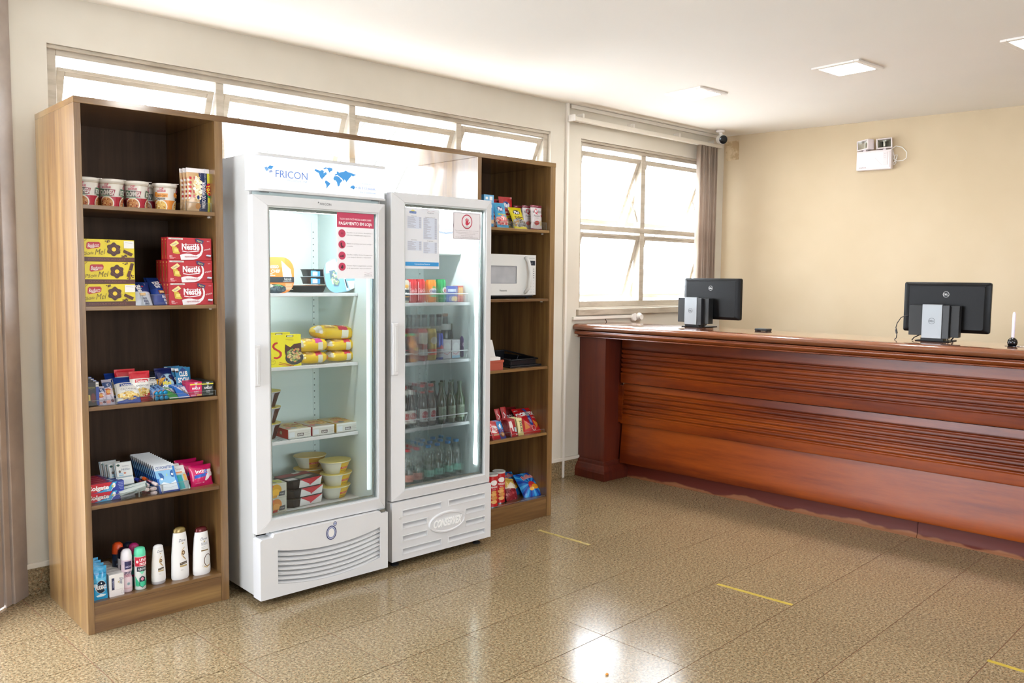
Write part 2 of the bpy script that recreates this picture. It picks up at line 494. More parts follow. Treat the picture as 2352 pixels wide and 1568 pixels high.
def ring_box(mb, x0, z0, x1, z1, w, y0, y1, m=None):
    mb.box(x0, y0, z0, x0 + w, y1, z1, m); mb.box(x1 - w, y0, z0, x1, y1, z1, m)
    mb.box(x0 + w, y0, z0, x1 - w, y1, z0 + w, m); mb.box(x0 + w, y0, z1 - w, x1 - w, y1, z1, m)


def sash(par, x0, x1, zt, h, y, tilt, arm=False, w=.035):
    """top-hung leaf that swings outward"""
    s = empty('sash', (x0, y, zt), (tilt, 0, 0)); s.parent = par      # local: hangs down from its top rail
    s['kind'] = 'structure'
    m = MB(); ring_box(m, 0, -h, x1 - x0, 0, w, -.012, .014); m.box(0, -.016, -.012, x1 - x0, -.010, .004)
    m.build('sash_frame', M_frame, s, bevel=.003)
    MB().box(w * .8, 0, -h + w * .8, x1 - x0 - w * .8, .004, -w * .8).build('pane', M_glass, s)
    if arm:
        MB().tube([(x1 - x0 - .012, .10, -.27), (x1 - x0 - .005, .02, -.50)], .008, 6).build('stay_arm', M_frame, par).location = (x0, y, zt)
    return s


def window(n, O, mull, z_mid=None):
    x0, x1, zb, zt = O
    w = empty('window_%d' % n); w['kind'] = 'structure'
    m = MB(); ring_box(m, x0, zb, x1, zt, .045, WY + .03, WY + .10)
    m.box(x0, WY + .012, zt - .018, x1, WY + .03, zt); m.build('frame', M_frame, w, bevel=.004)
    for a, b in mull: MB().box(a, WY + .035, zb + .045, b, WY + .105, zt - .045).build('mullion', M_frame, w, bevel=.004)
    return w


w1 = window(1, W1, [(.888, .932), (1.697, 1.742), (2.508, 2.552)])
xs = [(.128, .885), (.935, 1.694), (1.745, 2.505), (2.555, 3.305)]
for k, (a, b) in enumerate(xs):
    sash(w1, a + .004, b - .004, [2.452, 2.452, 2.452, 2.49][k], .60, WY + .05, .42)
    MB().box(a, WY + .05, 1.85, b, WY + .085, 1.885).build('transom', M_frame, w1, bevel=.003)
    MB().box(a, WY + .06, 1.265, b, WY + .064, 1.85).build('pane', M_glass, w1)
w3 = empty('window_3'); w3['kind'] = 'structure'  # added window, never in view, gives frontal fill light
for _i in range(4):
    m = MB(); _x = WF[0] + _i * .8; ring_box(m, _x, WF[2], _x + .8, WF[3], .04, YB - .10, YB - .04); m.build('frame', M_frame, w3, bevel=.003)
    MB().box(_x + .04, YB - .08, WF[2] + .04, _x + .76, YB - .075, WF[3] - .04).build('pane', M_glass, w3)
w2 = window(2, W2, [(4.433, 4.489)])
MB().box(W2[0] + .045, WY + .03, 1.865, W2[1] - .045, WY + .095, 1.905).build('transom', M_frame, w2, bevel=.004)
for a, b in ((3.717, 4.433), (4.489, 5.315)):
    sash(w2, a + .003, b - .003, 2.455, .56, WY + .05, .40, True)
    sash(w2, a + .003, b - .003, 1.845, .53, WY + .05, .30)
structure(MB().box(3.645, WY - .025, 1.215, 5.40, WY + .03, 1.262).build('trim_2', M_frame, bevel=.004))   # sill of the far window

# outside: a curved translucent awning with its ribs over both windows, and a pale patio
PATM = mat('patio_concrete', '#e6e3dd', .9)
MB().box(-3, WY + T, -.12, 12, 9, -.02).build('patio', PATM, kind='structure')


def arc(x, r0=.0):
    return [(x, WY + .25 + 1.5 * math.sin(t) + r0, 1.25 + 1.55 * math.cos(t)) for t in [i / 14 * PI * .5 for i in range(15)]]


aw = empty('awning', (0, 0, 0), label='curved translucent white awning with ribs outside the windows', cat='awning')
m = bpy.data.materials.new('awning_sheet'); m.use_nodes = True; N = m.node_tree.nodes; L = m.node_tree.links; N.remove(N['Principled BSDF'])
a_ = N.new('ShaderNodeBsdfTransparent'); b_ = N.new('ShaderNodeBsdfTranslucent'); b_.inputs[0].default_value = (.95, .95, .93, 1); x_ = N.new('ShaderNodeMixShader'); x_.inputs[0].default_value = .3
L.new(a_.outputs[0], x_.inputs[1]); L.new(b_.outputs[0], x_.inputs[2]); L.new(x_.outputs[0], N['Material Output'].inputs[0])
MB().grid(lambda u, v: arc(-.4 + 7.2 * u)[round(v * 14)], 1, 14).build('sheet', m, aw, smooth=True)
rb = mat('rib_metal', '#5c5c58', .5)
for k in range(24): MB().tube(arc(-.3 + .30 * k, -.012), .009, 5).build('rib', rb, aw)

# ------------------------------------------------------------------ glazed door front on the left
df = empty('door_1'); df['kind'] = 'structure'
A0 = Vector((BX + .012, WY - .005, 0)); ND = Vector((.714, -.70, 0))         # ND points into the room


def facade(name, s0, s1, z0, z1, d0, d1, m, bev=.004):
    p = [A0 + FD * s0 + ND * d0, A0 + FD * s1 + ND * d0, A0 + FD * s1 + ND * d1, A0 + FD * s0 + ND * d1]
    return MB().prism([(q.x, q.y) for q in p], z0, z1, 2).build(name, m, df, bevel=bev)


facade('door_post', 0, .105, 0, HC, -.06, .012, M_dark); facade('door_post', .108, .150, 0, HC, -.05, .002, M_dark)
sps = [(.155, 1.25), (1.25, 2.35), (2.35, 3.45), ]
for a, b in sps:
    facade('door_stile', a, a + .045, 0.01, 2.3, -.045, -.005, M_dark); facade('door_stile', b - .045, b, .01, 2.3, -.045, -.005, M_dark)
    facade('bottom_rail', a + .045, b - .045, .01, .13, -.045, -.005, M_dark); facade('top_rail', a + .045, b - .045, 2.22, 2.3, -.045, -.005, M_dark)
    facade('glazing_bead', a + .045, a + .058, .13, 2.22, -.03, -.01, mat('bead', '#b9b2a0', .5), 0)
    facade('pane', a + .058, b - .045, .13, 2.22, -.028, -.023, M_dim, 0)
    facade('pane', a, b, 2.34, HC, -.028, -.023, M_dim, 0)
facade('door_head', .155, 3.45, 2.3, 2.34, -.05, 0, M_dark)
MB().box(-12, -16, -.25, 14, 12, -.16).build('patio', PATM, kind='structure')

_a = A0 + FD * 3.45; _b2 = Vector((ROOM[1].x, ROOM[1].y, 0)); _o = Vector((-.714, .70, 0)) * .12
structure(MB().prism([(_a.x, _a.y), (_b2.x, _b2.y), (_b2.x + _o.x, _b2.y + _o.y), (_a.x + _o.x, _a.y + _o.y)][::-1], 0, HC, 2).build('wall_entrance', M_wall))

# ------------------------------------------------------------------ ducts, blind, camera and small fixtures on the walls
M_duct = mat('duct_plastic', '#e4dfd6', .5)
t = MB().box(3.500, WY - .022, .0, 3.522, WY, HC).build('conduit', M_duct, bevel=.003)
t.location.z = .0
tag(t, 'thin cream cable duct running up the wall between the two windows', 'cable duct')
t = MB().box(3.545, WY - .02, HC - .03, 5.52, WY, HC - .002).build('cable_duct', M_duct, bevel=.004)
tag(t, 'long cream duct along the ceiling edge above the far window', 'cable duct')
t = MB().box(3.60, WY - .02, 1.183, 4.30, WY, 1.208).build('cable_duct', M_duct, bevel=.003)
tag(t, 'short cream duct below the far window sill, ending at the socket', 'cable duct')

bl = empty('vertical_blind', (0, 0, 0), label='vertical blind drawn to the right end of the far window, tan slats', cat='blind')
m = MB(); m.box(3.50, WY - .085, 2.635, 5.40, WY - .045, 2.665); m.build('rail', mat('rail_paint', '#d9d1c4', .4), bl, bevel=.003)
MB().box(3.492, WY - .09, 2.628, 3.512, WY - .035, 2.676).build('rail_cap', M_white, bl, bevel=.004)
for x in (3.62, 4.2, 4.8, 5.3): MB().box(x, WY - .06, 2.64, x + .02, WY, 2.70).build('bracket', M_duct, bl)
sl = noisy('blind_fabric', '#a9998a', '#c2b3a4', (1, 1, .2), 3, .7, coords='Object', nscale=30)
_N = sl.node_tree.nodes; _L = sl.node_tree.links; _t = _N.new('ShaderNodeBsdfTranslucent'); _t.inputs[0].default_value = (.62, .52, .44, 1); _x = _N.new('ShaderNodeMixShader'); _x.inputs[0].default_value = .45
_L.new(_N['Principled BSDF'].outputs[0], _x.inputs[1]); _L.new(_t.outputs[0], _x.inputs[2]); _L.new(_x.outputs[0], _N['Material Output'].inputs[0])
for k in range(7):
    x = 5.075 + k * .041; a = 1.25 if k % 2 else 1.05
    s = MB().grid(lambda u, v: ((u - .5) * .089, .012 * math.sin(PI * u), -1.38 * v), 6, 1).build('slat', sl, bl, smooth=True)
    s.location = (x, WY - .065, 2.632); s.rotation_euler = (0, 0, a); md = s.modifiers.new('solid', 'SOLIDIFY'); md.thickness = .001

so = empty('wall_socket', (4.345, WY, 1.19), label='round white socket with a plug under the far window', cat='socket')
MB().lathe([(.038, 0), (.038, .018), (.03, .026)], 20, m=M_white).build('cover', None, so, rot=(PI / 2, 0, 0), smooth=30, loc=(-.03, 0, 0))
MB().lathe([(.032, 0), (.034, .02), (.022, .045)], 16, m=M_white).build('plug', None, so, rot=(PI / 2, 0, 0), smooth=30, loc=(.018, -.01, 0))
m = MB().tube([(3.975, WY - .006, 1.184), (3.978, WY - .012, 1.168), (3.99, WY - .012, 1.15), (3.99, WY - .012, .9)], .003, 6).build('wall_cable', mat('dark_cable', '#4b3d38', .5))
tag(m, 'short dark cable hanging below the duct under the far window', 'cable')

c = P(1654, 322, 1, .60)
cm = empty('security_camera', (P(1654, 322, 1, .50).x, .50, HC - .002), label='small security camera with a dark lens in the ceiling corner', cat='camera')
MB().lathe([(.045, -.022), (.05, -.01), (.05, 0)], 20, m=M_white).build('mount', None, cm, smooth=30)
MB().tube([(0, 0, -.02), (0, -.012, -.05)], .02, 12, M_white).build('joint', None, cm, smooth=30)
h = MB().lathe([(.03, -.05), (.046, -.03), (.05, .0), (.05, .052)], 20, m=M_white); h.build('housing', None, cm, smooth=30, loc=(-.0, -.01, -.095), rot=(1.75, 0, -.55))
MB().lathe([(.046, 0), (.046, .010), (.03, .014)], 20, m=mat('lens_black', '#15171a', .15)).build('lens_face', None, cm, smooth=30, loc=(-.028, -.056, -.105), rot=(1.75, 0, -.55))

cm.scale = (.78, .78, .78)
# patch of old plaster and emergency lamp on the beige wall
n2 = Vector((1, -W2S, 0)).normalized(); k2 = Vector((XC, WY, 0)).dot(n2); RY = math.atan2(W2S, -1)
WR = Matrix.Rotation(math.atan2(-W2S, 1), 4, 'Z')


def wallframe(u, v):
    return PN(u, v, n2, k2)


q = [wallframe(*p) for p in ((1666, 326), (1698, 322), (1697, 366), (1668, 370))]
m = MB(); o = -n2 * .003; m.add([p + o for p in q] + [p + n2 * .001 for p in q], [(0, 1, 2, 3), (7, 6, 5, 4), (0, 4, 5, 1), (1, 5, 6, 2), (2, 6, 7, 3), (3, 7, 4, 0)])
tag(m.build('plaster_patch', noisy('old_plaster', '#b69c77', '#d8c3a0', (1, 1, 1), 4, .9, coords='World', nscale=14, lo=.45, hi=.6)), 'rough unpainted patch on the beige wall beside the camera', 'patch')

c = wallframe(2012, 369)
em = empty('emergency_light', tuple(c), (0, 0, PI / 2 + math.atan(-W2S) * 1.0), label='white twin-head emergency lamp box on the beige wall', cat='emergency light')
# local axes: -y faces the room after the half turn below
em.rotation_euler = Vector((n2.x, n2.y, 0)).to_track_quat('Y', 'Z').to_euler()
mw = mat('lamp_plastic', '#ece3e4', .3)
MB().box(-.133, -.062, -.078, .133, 0, .074).build('housing', mw, em, bevel=.008, seg=3)
MB().box(-.122, -.0655, -.066, .122, -.06, .062).build('cover', mw, em, bevel=.003)
MB().box(.072, -.068, -.045, .108, -.065, .055).build('indicator_panel', mat('lamp_panel', '#e2d9da', .3), em, bevel=.001)
printed(em, [('t', 'x x', .83, .80, .05, '#8d8488'), ('t', 'o o', .83, .70, .04, '#8d8488'), ('t', 'x o', .83, .60, .04, '#8d8488'), ('t', 'intelbras', .2, .14, .06, '#8a6f74', {'w': .2}), ('ln', [(.55, .6), (.7, .3), (.76, .2)], .002, '#cfc6c8')], .266, .152, lambda x, z, l: (x - .133, -.0685 - l * .0001, z - .078), 'lettering')
for k, (x, rz, w) in enumerate(((-.075, -.45, .115), (.068, .30, .115))):
    hd = empty('lamp_head', (x, -.035, .122), (.0, -.06, rz)); hd.parent = em
    m = MB(); ring_box(m, -w / 2, -.04, w / 2, .04, .010, -.035, .03); m.box(-w / 2, .022, -.04, w / 2, .032, .04); m.build('shell', mw, hd, bevel=.004)
    MB().grid(lambda u, v: ((u - .5) * (w - .02), .016 - .045 * abs(2 * u - 1) ** 2.2, (v - .5) * .062), 10, 1, mat('reflector', '#c9c9bd', .18, 1)).build('reflector', None, hd, smooth=True)
    MB().tube([(0, .0, -.022), (0, .0, .022)], .007, 8, mat('halogen', '#e8e6d8', .2)).build('bulb', None, hd)
    MB().box(-.012, -.01, -.055, .012, .015, -.036).build('pivot', mw, hd)
pts = [(.12, -.03, .078), (.155, -.03, .098), (.20, -.028, .085), (.235, -.028, .045), (.235, -.028, 0), (.21, -.028, -.018), (.165, -.026, -.018), (.14, -.026, .0), (.15, -.024, .03), (.165, -.022, .03), (.16, -.022, .0), (.138, -.022, -.03), (.142, -.022, -.045), (.158, -.022, -.03), (.148, -.02, .0), (.130, -.02, .07)]
MB().tube(pts, .0035, 6, M_white).build('power_cord', None, em, smooth=True)

# ------------------------------------------------------------------ ceiling lamps
M_led = mat('led_diffuser', '#ffffff', .5, emit=60)


def panel_light(us, label):
    ps = [P(u, v, 2, HC - .004) for u, v in us]; c = sum(ps, Vector()) / 4
    e = empty('ceiling_light', (c.x, c.y, HC), (0, 0, math.radians(-3)), label=label, cat='ceiling light', group=None)
    s = .15
    m = MB(); m.box(-s, -s, -.012, s, -s + .035, 0); m.box(-s, s - .035, -.012, s, s, 0); m.box(-s, -s + .035, -.012, -s + .035, s - .035, 0); m.box(s - .035, -s + .035, -.012, s, s - .035, 0)
    m.build('frame', M_white, e, bevel=.003)
    MB().box(-s + .035, -s + .035, -.006, s - .035, s - .035, -.003).build('diffuser', M_led, e)
    return e


panel_light([(1542, 209), (1588, 238), (1656, 212), (1612, 197)], 'square recessed ceiling lamp nearest the far window')
panel_light([(1880, 156), (1925, 174), (2011, 157), (1973, 139)], 'square recessed ceiling lamp over the middle of the counter')
panel_light([(2330, 87), (2370, 112), (2460, 96), (2415, 75)], 'square ceiling lamp cut by the right edge of the picture')
# one more row behind the photographer
for x, y in ((1.2, -2.9), (3.6, -4.4), (1.0, -5.2)):
    e = empty('ceiling_light', (x, y, HC), label='square ceiling lamp behind the viewpoint, ' + {1.2: 'nearest', 3.6: 'on the counter side', 1.0: 'farthest back'}[x], cat='ceiling light')
    m = MB(); s = .15; m.box(-s, -s, -.012, s, s, 0); m.build('frame', M_white, e); MB().box(-.115, -.115, -.014, .115, .115, -.012).build('diffuser', M_led, e)

# ------------------------------------------------------------------ tape marks
M_tape = noisy('floor_tape', '#a58c2a', '#b89e38', (1, 1, 1), 3, .5, coords='World', nscale=20)
for k, (a, b, lb) in enumerate((((1237, 1217), (1355, 1251), 'worn yellow floor tape strip near the right-hand shelves'), ((1648, 1341), (1820, 1389), 'yellow floor tape strip in the middle of the floor before the counter'), ((2268, 1516), (2420, 1563), 'yellow floor tape strip at the lower right corner of the picture'))):
    p, q = P(*a, 2, 0), P(*b, 2, 0); d = (q - p).normalized(); nn = Vector((-d.y, d.x, 0)) * .0115
    cuts = [(0, .30), (.315, .62), (.63, 1)] if k == 0 else [(0, 1)]
    m = MB()
    for s0, s1 in cuts:
        a_, b_ = p + (q - p) * s0, p + (q - p) * s1
        m.prism([((a_ - nn).x, (a_ - nn).y), ((b_ - nn).x, (b_ - nn).y), ((b_ + nn).x, (b_ + nn).y), ((a_ + nn).x, (a_ + nn).y)][::1], .0002, .0009, 2)
    tag(m.build('floor_tape', M_tape if k else noisy('worn_tape', '#94804a', '#b7a04a', (1, 1, 1), 4, .5, coords='World', nscale=40)), lb, 'tape')
p = P(1394, 1550, 2, 0)
tag(MB().lathe([(.002, 0), (.006, .003), (.004, .007)], 7, (p.x, p.y, 0), mat('crumb', '#d0801c', .6), sx=1.5).build('crumb'), 'tiny orange crumb lying on the granite floor', 'crumb')
# ------------------------------------------------------------------ reception counter of varnished mahogany
M_mah = wood('varnished_mahogany', ('#602003', '#7c3205', '#924208'), (1.2, .10, 1.2), .36, coat=.2, spec=.4, fig=.5, coatr=.2)
M_mahv = wood('varnished_mahogany_upright', ('#4a1508', '#591d0b', '#66260f'), (2, 2, .12), .45, coat=.15, fig=.3, coatr=.2)
M_mah2 = wood('mahogany_moulding', ('#6e3010', '#874012', '#9c5220'), (1.2, .12, 1.5), .34, coat=.4, fig=.3, coatr=.14)
M_top = wood('counter_top', ('#643620', '#784428', '#8a5232'), (1.5, .1, 1), .16, coat=1, fig=.2, coatr=.05)
SL = -.05                                    # the counter runs very slightly off the room axis
YL, YR = .645, -4.3
ct = empty('reception_counter', (3.86, .1, 0), label='long varnished mahogany reception counter with fluted panels', cat='counter')


def cx(x, y): return x + SL * y - 3.86


def run(prof, name, m, y0=YL, y1=YR, n=1, smooth=25, par=ct, z=None):
    """sweep a closed profile (x, z) along the counter"""
    mb = MB(); k = len(prof); V = []
    for i in range(n + 1):
        y = y0 + (y1 - y0) * i / n
        V += [(cx(x, y), y - .1, zz) for x, zz in prof]
    F = [(i * k + j, i * k + (j + 1) % k, (i + 1) * k + (j + 1) % k, (i + 1) * k + j) for i in range(n) for j in range(k)]
    F += [tuple(range(k))[::-1], tuple(range(n * k, n * k + k))]
    mb.add(V, F); o = mb.build(name, m, par, smooth=smooth); return o


def arcp(cx_, cz, r, a0, a1, n=8, rz=None):
    rz = rz or r
    return [(cx_ + r * math.cos(math.radians(a0 + (a1 - a0) * i / n)), cz + rz * math.sin(math.radians(a0 + (a1 - a0) * i / n))) for i in range(n + 1)]


# ledge: half-round nose, then a flat top 0.4 m deep
nose = [(4.08, 1.158)] + arcp(3.675, 1.132, .045, 90, 270, 12, .026) + [(3.70, 1.104), (4.08, 1.104)]
run(nose, 'ledge', M_top)
# stepped cornice below
cor = [(3.92, 1.104)] + [(3.650, 1.104), (3.648, 1.099)] + arcp(3.658, 1.090, .010, 120, 240, 5) + [(3.672, 1.083)] + arcp(3.69, 1.084, .016, 180, 265, 5)[1:] + [(3.682, 1.066), (3.680, 1.060), (3.690, 1.056), (3.92, 1.056)]
run(cor, 'cornice', M_mah2)
# chipped left end of the cornice
MB().box(3.65 - 3.86 - .022, YL - .1 - .004, 1.062, 3.70 - 3.86, YL - .1 + .012, 1.078).build('bare_wood_chip', mat('bare_wood', '#d8cbb8', .8), ct, bevel=.004)


def tier(name, zt, zb, gs, xt, xb):
    """raised panel with a sloping face: a plain band, six beaded flutes, a plain band with a rounded foot"""
    y0, y1 = .43, YR
    fx = lambda z: xt + (xb - xt) * (zt - z) / (zt - zb)
    front = [(fx(zt) + .03, zt), (fx(zt), zt)]
    for g in gs:
        front += [(fx(g + .009), g + .009), (fx(g + .008) + .014, g + .007), (fx(g + .002) + .015, g + .001), (fx(g - .002) + .003, g - .001), (fx(g - .006) - .004, g - .005), (fx(g - .011) - .004, g - .010), (fx(g - .015) - .001, g - .015), (fx(g - .018), g - .018)]
    front += [(fx(zb + .012), zb + .012), (fx(zb) + .004, zb + .003), (fx(zb) + .016, zb), (fx(zb) + .05, zb)]
    front += [(3.93, zb), (3.93, zt)]
    return run(front, name, M_mah, .375, y1, smooth=35)


G1 = (.971, .938, .903, .869, .834, .799); G2 = (.659, .625, .591, .557, .523, .489)
tier('fluted_panel', 1.056, .718, G1, 3.868, 3.858)
tier('fluted_panel', .712, .410, G2, 3.892, 3.862)
run([(3.93, .408), (3.886, .408), (3.868, .20), (3.862, .125), (3.866, .113), (3.93, .111)], 'lower_panel', M_mah, .375)
run([(3.96, .711), (3.905, .711), (3.905, .40), (3.96, .40)], 'backing_board', M_mahv, .375)
# smooth end strip left of the flutes
for zt, zb, xx in ((1.056, .73, 3.8565), (.70, .42, 3.8645)):
    run([(xx + .03, zb), (xx, zb), (xx, zt), (xx + .03, zt)], 'end_stile', M_mah, .45, .405 if zt > 1 else .365)
# kick board: concave and worn along its foot
kp = [(3.99, .111), (3.938, .111), (3.936, .06), (3.934, .03), (3.928, .012), (3.925, .010), (3.925, 0), (3.99, 0)]
M_kick = bpy.data.materials.new('worn_kick_board'); M_kick.use_nodes = True
N = M_kick.node_tree.nodes; L = M_kick.node_tree.links; b = N['Principled BSDF']; g = N.new('ShaderNodeNewGeometry'); sx = N.new('ShaderNodeSeparateXYZ'); L.new(g.outputs['Position'], sx.inputs[0])
nz = N.new('ShaderNodeTexNoise'); nz.inputs['Scale'].default_value = 4; nz.inputs['Detail'].default_value = 3; L.new(g.outputs['Position'], nz.inputs['Vector'])
ma = N.new('ShaderNodeMath'); ma.operation = 'MULTIPLY_ADD'; ma.inputs[1].default_value = .10; ma.inputs[2].default_value = -.028; L.new(nz.outputs[0], ma.inputs[0])
mb_ = N.new('ShaderNodeMath'); mb_.operation = 'SUBTRACT'; L.new(ma.outputs[0], mb_.inputs[0]); L.new(sx.outputs[2], mb_.inputs[1])
mr = N.new('ShaderNodeMapRange'); mr.inputs[1].default_value = -.004; mr.inputs[2].default_value = .006; L.new(mb_.outputs[0], mr.inputs[0])
mx = N.new('ShaderNodeMix'); mx.data_type = 'RGBA'; mx.inputs[6].default_value = lin('#5b1f12'); mx.inputs[7].default_value = lin('#8d5a3a'); L.new(mr.outputs[0], mx.inputs[0]); L.new(mx.outputs[2], b.inputs['Base Color']); b.inputs['Roughness'].default_value = .5; b.inputs['Specular IOR Level'].default_value = .3
run(kp, 'kick_board', M_kick, .375, -1.74, n=1, smooth=40); run(kp, 'kick_board', M_kick, -1.743, YR, n=1, smooth=40)
# the corner pillar by the wall
sh = MB(); px0, px1, py0, py1 = 3.688, 3.90, .398, .655
sh.prism([(px0 - 3.86, py0 - .1), (px1 - 3.86, py0 - .1), (px1 - 3.86, py1 - .1), (px0 - 3.86, py1 - .1)], .10, 1.058, 2); sh.build('pillar', M_mahv, ct, bevel=.003)
bs_ = [(0, .135), (.004, .135), (.012, .125), (.014, .108), (.022, .100), (.040, .072), (.044, .058), (.046, .056), (.047, 0)]
mb = MB(); V = []; F = []
for d, z in bs_: V += [(px0 - d - 3.86, py0 - d - .1, z), (px1 + .01 + (d if d < .02 else .03) - 3.86, py0 - d - .1, z), (px1 + .01 + (d if d < .02 else .03) - 3.86, py1 - .1, z), (px0 - d - 3.86, py1 - .1, z)]
for i in range(len(bs_) - 1): F += [((i + 1) * 4 + j, (i + 1) * 4 + (j + 1) % 4, i * 4 + (j + 1) % 4, i * 4 + j) for j in range(4)]
F += [(0, 1, 2, 3), tuple(range(len(V) - 4, len(V)))[::-1]]
mb.add(V, F); mb.build('plinth', M_mahv, ct, bevel=.0015)
# clerk's side: carcass and lower desk top behind the ledge
run([(4.06, 0), (4.06, 1.104), (3.955, 1.104), (3.955, .0)][::-1], 'carcass', M_mahv, .375)
run([(4.06, .70), (4.06, .74), (4.55, .74), (4.55, .70)][::-1], 'desk_top', M_top, .60, YR)
run([(4.50, 0), (4.50, .70), (4.53, .70), (4.53, 0)][::-1], 'desk_leg_panel', M_mahv, -.9, -.93)
run([(4.06, 0), (4.06, .70), (4.53, .70), (4.53, 0)][::-1], 'desk_leg_panel', M_mahv, -2.6, -2.63)

ZT = 1.158
M_blk = noisy('black_shell', '#040405', '#070708', (1, 1, 1), 2, .40, spec=.22, coords='Object', nscale=60)
M_sil = mat('brushed_silver', '#909395', .42, .5)
M_chr = mat('chrome', '#d8d8d8', .12, 1)
M_cord = mat('black_cord', '#171315', .45)


def monitor(name, label, base, yaw, w, h, zb, kx, cord):
    """seen from behind: local -y faces the viewer, x to the right, origin under the stand"""
    e = empty(name, base, (0, 0, yaw), label=label, cat='monitor')
    zt = zb + h; x0 = kx - w / 2; ys = .085
    m = MB()      # rounded screen slab
    r = .012; pts = []
    for ox, oz, a0 in ((w / 2 - r, h / 2 - r, 0), (-w / 2 + r, h / 2 - r, 90), (-w / 2 + r, -h / 2 + r, 180), (w / 2 - r, -h / 2 + r, 270)):
        pts += [(kx + ox + r * math.cos(math.radians(a0 + 22.5 * i)), (zb + zt) / 2 + oz + r * math.sin(math.radians(a0 + 22.5 * i))) for i in range(5)]
    m.prism(pts[::-1], ys + .012, ys + .040, 1); m.build('screen_shell', M_blk, e, bevel=.003)
    c = Vector((kx, 0, (zb + zt) / 2)); k = len(pts); V = []
    for sc, yy in ((.985, ys + .012), (.93, ys + .004), (.86, ys)): V += [(c.x + (a - c.x) * sc, yy, c.z + (b - c.z) * sc) for a, b in pts]
    F = [(i * k + (j + 1) % k, i * k + j, (i + 1) * k + j, (i + 1) * k + (j + 1) % k) for i in range(2) for j in range(k)] + [tuple(range(2 * k, 3 * k))]
    m = MB().add(V, F); m.build('back_cover', M_blk, e, smooth=40)
    MB().box(kx - w * .44, ys - .001, zt - .022, kx + w * .44, ys + .012, zt - .016).build('vent_slot', mat('vent', '#030304', .8), e)
    MB().box(kx - w / 2 + .012, ys + .0402, zb + .018, kx + w / 2 - .012, ys + .041, zt - .012).build('display', mat('display_glass', '#08090b', .12), e)

    def badge(cx_, cz, y, rr, c1, nm):
        o = printed(e, [('ring', .5, .5, .5, .5, rr * .11, c1), ('t', 'DELL', .5, .5, .30, c1, {'b': .03, 'w': .72})], 2 * rr, 2 * rr, lambda x, z, l: (cx_ + x - rr, y - .0006 - l * .0001, cz + z - rr), nm); return o
    badge(kx + .0, zt - h * .24, ys, .0165, '#d8d8d6', 'badge')
    # stand: silver spine in front of a black computer box
    MB().box(-.052, 0, .020, .052, .022, .212).build('spine_cover', M_sil, e, bevel=.002)
    badge(0, .118, 0, .0175, '#35383a', 'badge')
    MB().box(.053, .004, .020, .088, .06, .208).build('spine_side', mat('dark_side', '#1d1e20', .4), e, bevel=.002)
    MB().box(-.128, .026, .034, -.053, .080, .206).build('computer_box', mat('box_black', '#121313', .5), e, bevel=.002)
    MB().box(.088, .026, .028, .135, .080, .206).build('computer_box', mat('box_black', '#121313', .5), e, bevel=.002)
    MB().box(-.06, .018, .004, .06, .09, .022).build('stand_foot', M_blk, e, bevel=.002); MB().box(-.09, .02, 0, .09, .20, .006).build('base_plate', M_blk, e, bevel=.002)
    if cord:
        MB().tube([(-.128, .05, .140), (-.150, .045, .143), (-.175, .04, .130), (-.192, .03, .098), (-.197, .025, .072), (-.190, .02, .050), (-.186, .01, .030), (-.186, .0, .012), (-.192, -.01, .003)], .0028, 6, M_cord).build('power_cord', None, e, smooth=True)
        MB().tube([(-.1945, .022, .060), (-.1885, .017, .038)], [.006, .006], 8, M_cord).build('cord_ferrite', None, e)
        MB().tube([(-.075, .06, .034), (-.100, .04, .018), (-.108, .03, .004)], .003, 6, M_cord).build('cable', None, e)
    MB().tube([(.105, .05, .028), (.098, .035, .014), (.108, .03, .003)], .004, 6, M_cord).build('cable', None, e); MB().tube([(.075, .05, .022), (.083, .03, .010), (.085, .02, .003)], .003, 6, M_cord).build('cable', None, e)
    return e


yw = -PI / 2 + .05      # backs face the hall
b2 = P(2137, 780, 0, 3.95); monitor('monitor', 'black monitor with silver stand on the counter, right of the two', (3.955, b2.y, ZT), -PI / 2 + .12, .452, .285, .052, .048, True)
b1 = P(1584, 747, 0, 3.95); monitor('monitor', 'black monitor with silver stand by the window, left of the two', (3.955, b1.y, ZT), -PI / 2 - .02, .47, .287, .060, .105, False)

# small things on the ledge
a = P(1747, 753.5, 0, 3.97)
k = empty('card_reader', (3.97, a.y, ZT), (0, 0, -PI / 2 + .05), label='low black card reader lying on the counter between the two monitors', cat='card reader')
MB().box(-.045, 0, .004, .045, .07, .018).build('body', mat('reader_black', '#1b1d21', .4), k, bevel=.004)
MB().box(-.045, .01, .0, -.030, .06, .004).build('foot', M_cord, k); MB().box(.030, .01, .0, .045, .06, .004).build('foot', M_cord, k)
MB().box(-.035, .008, .018, .02, .03, .0188).build('screen', mat('lcd', '#8f9a98', .2), k)
a = P(2325, 795, 2, ZT)
k = empty('pen_holder', (a.x, a.y, ZT), label='white chained pen standing in a black ball holder on the counter', cat='pen')
MB().lathe([(.010, 0), (.022, .006), (.0255, .02), (.022, .034), (.012, .044), (.007, .047)], 16, m=mat('gloss_black', '#101012', .15)).build('ball_base', None, k, smooth=True)
MB().lathe([(.036, 0), (.036, .002), (.02, .004)], 18, m=mat('gloss_black', '#101012', .15)).build('foot_disc', None, k)
MB().lathe([(.0075, .045), (.008, .06), (.008, .172), (.006, .178), (.004, .184)], 12, m=mat('pen_white', '#e6dcea', .3)).build('pen', None, k, smooth=40, rot=(0, .03, 0))
m = MB()
for i in range(16):
    t_ = i / 15; m.lathe([(.001, -.003), (.0032, 0), (.001, .003)], 6, (-.028 + .004 * math.sin(i), -.03 - .10 * t_, .0035 + .0 * t_), M_chr)
m.build('bead_chain', None, k, kind='stuff')
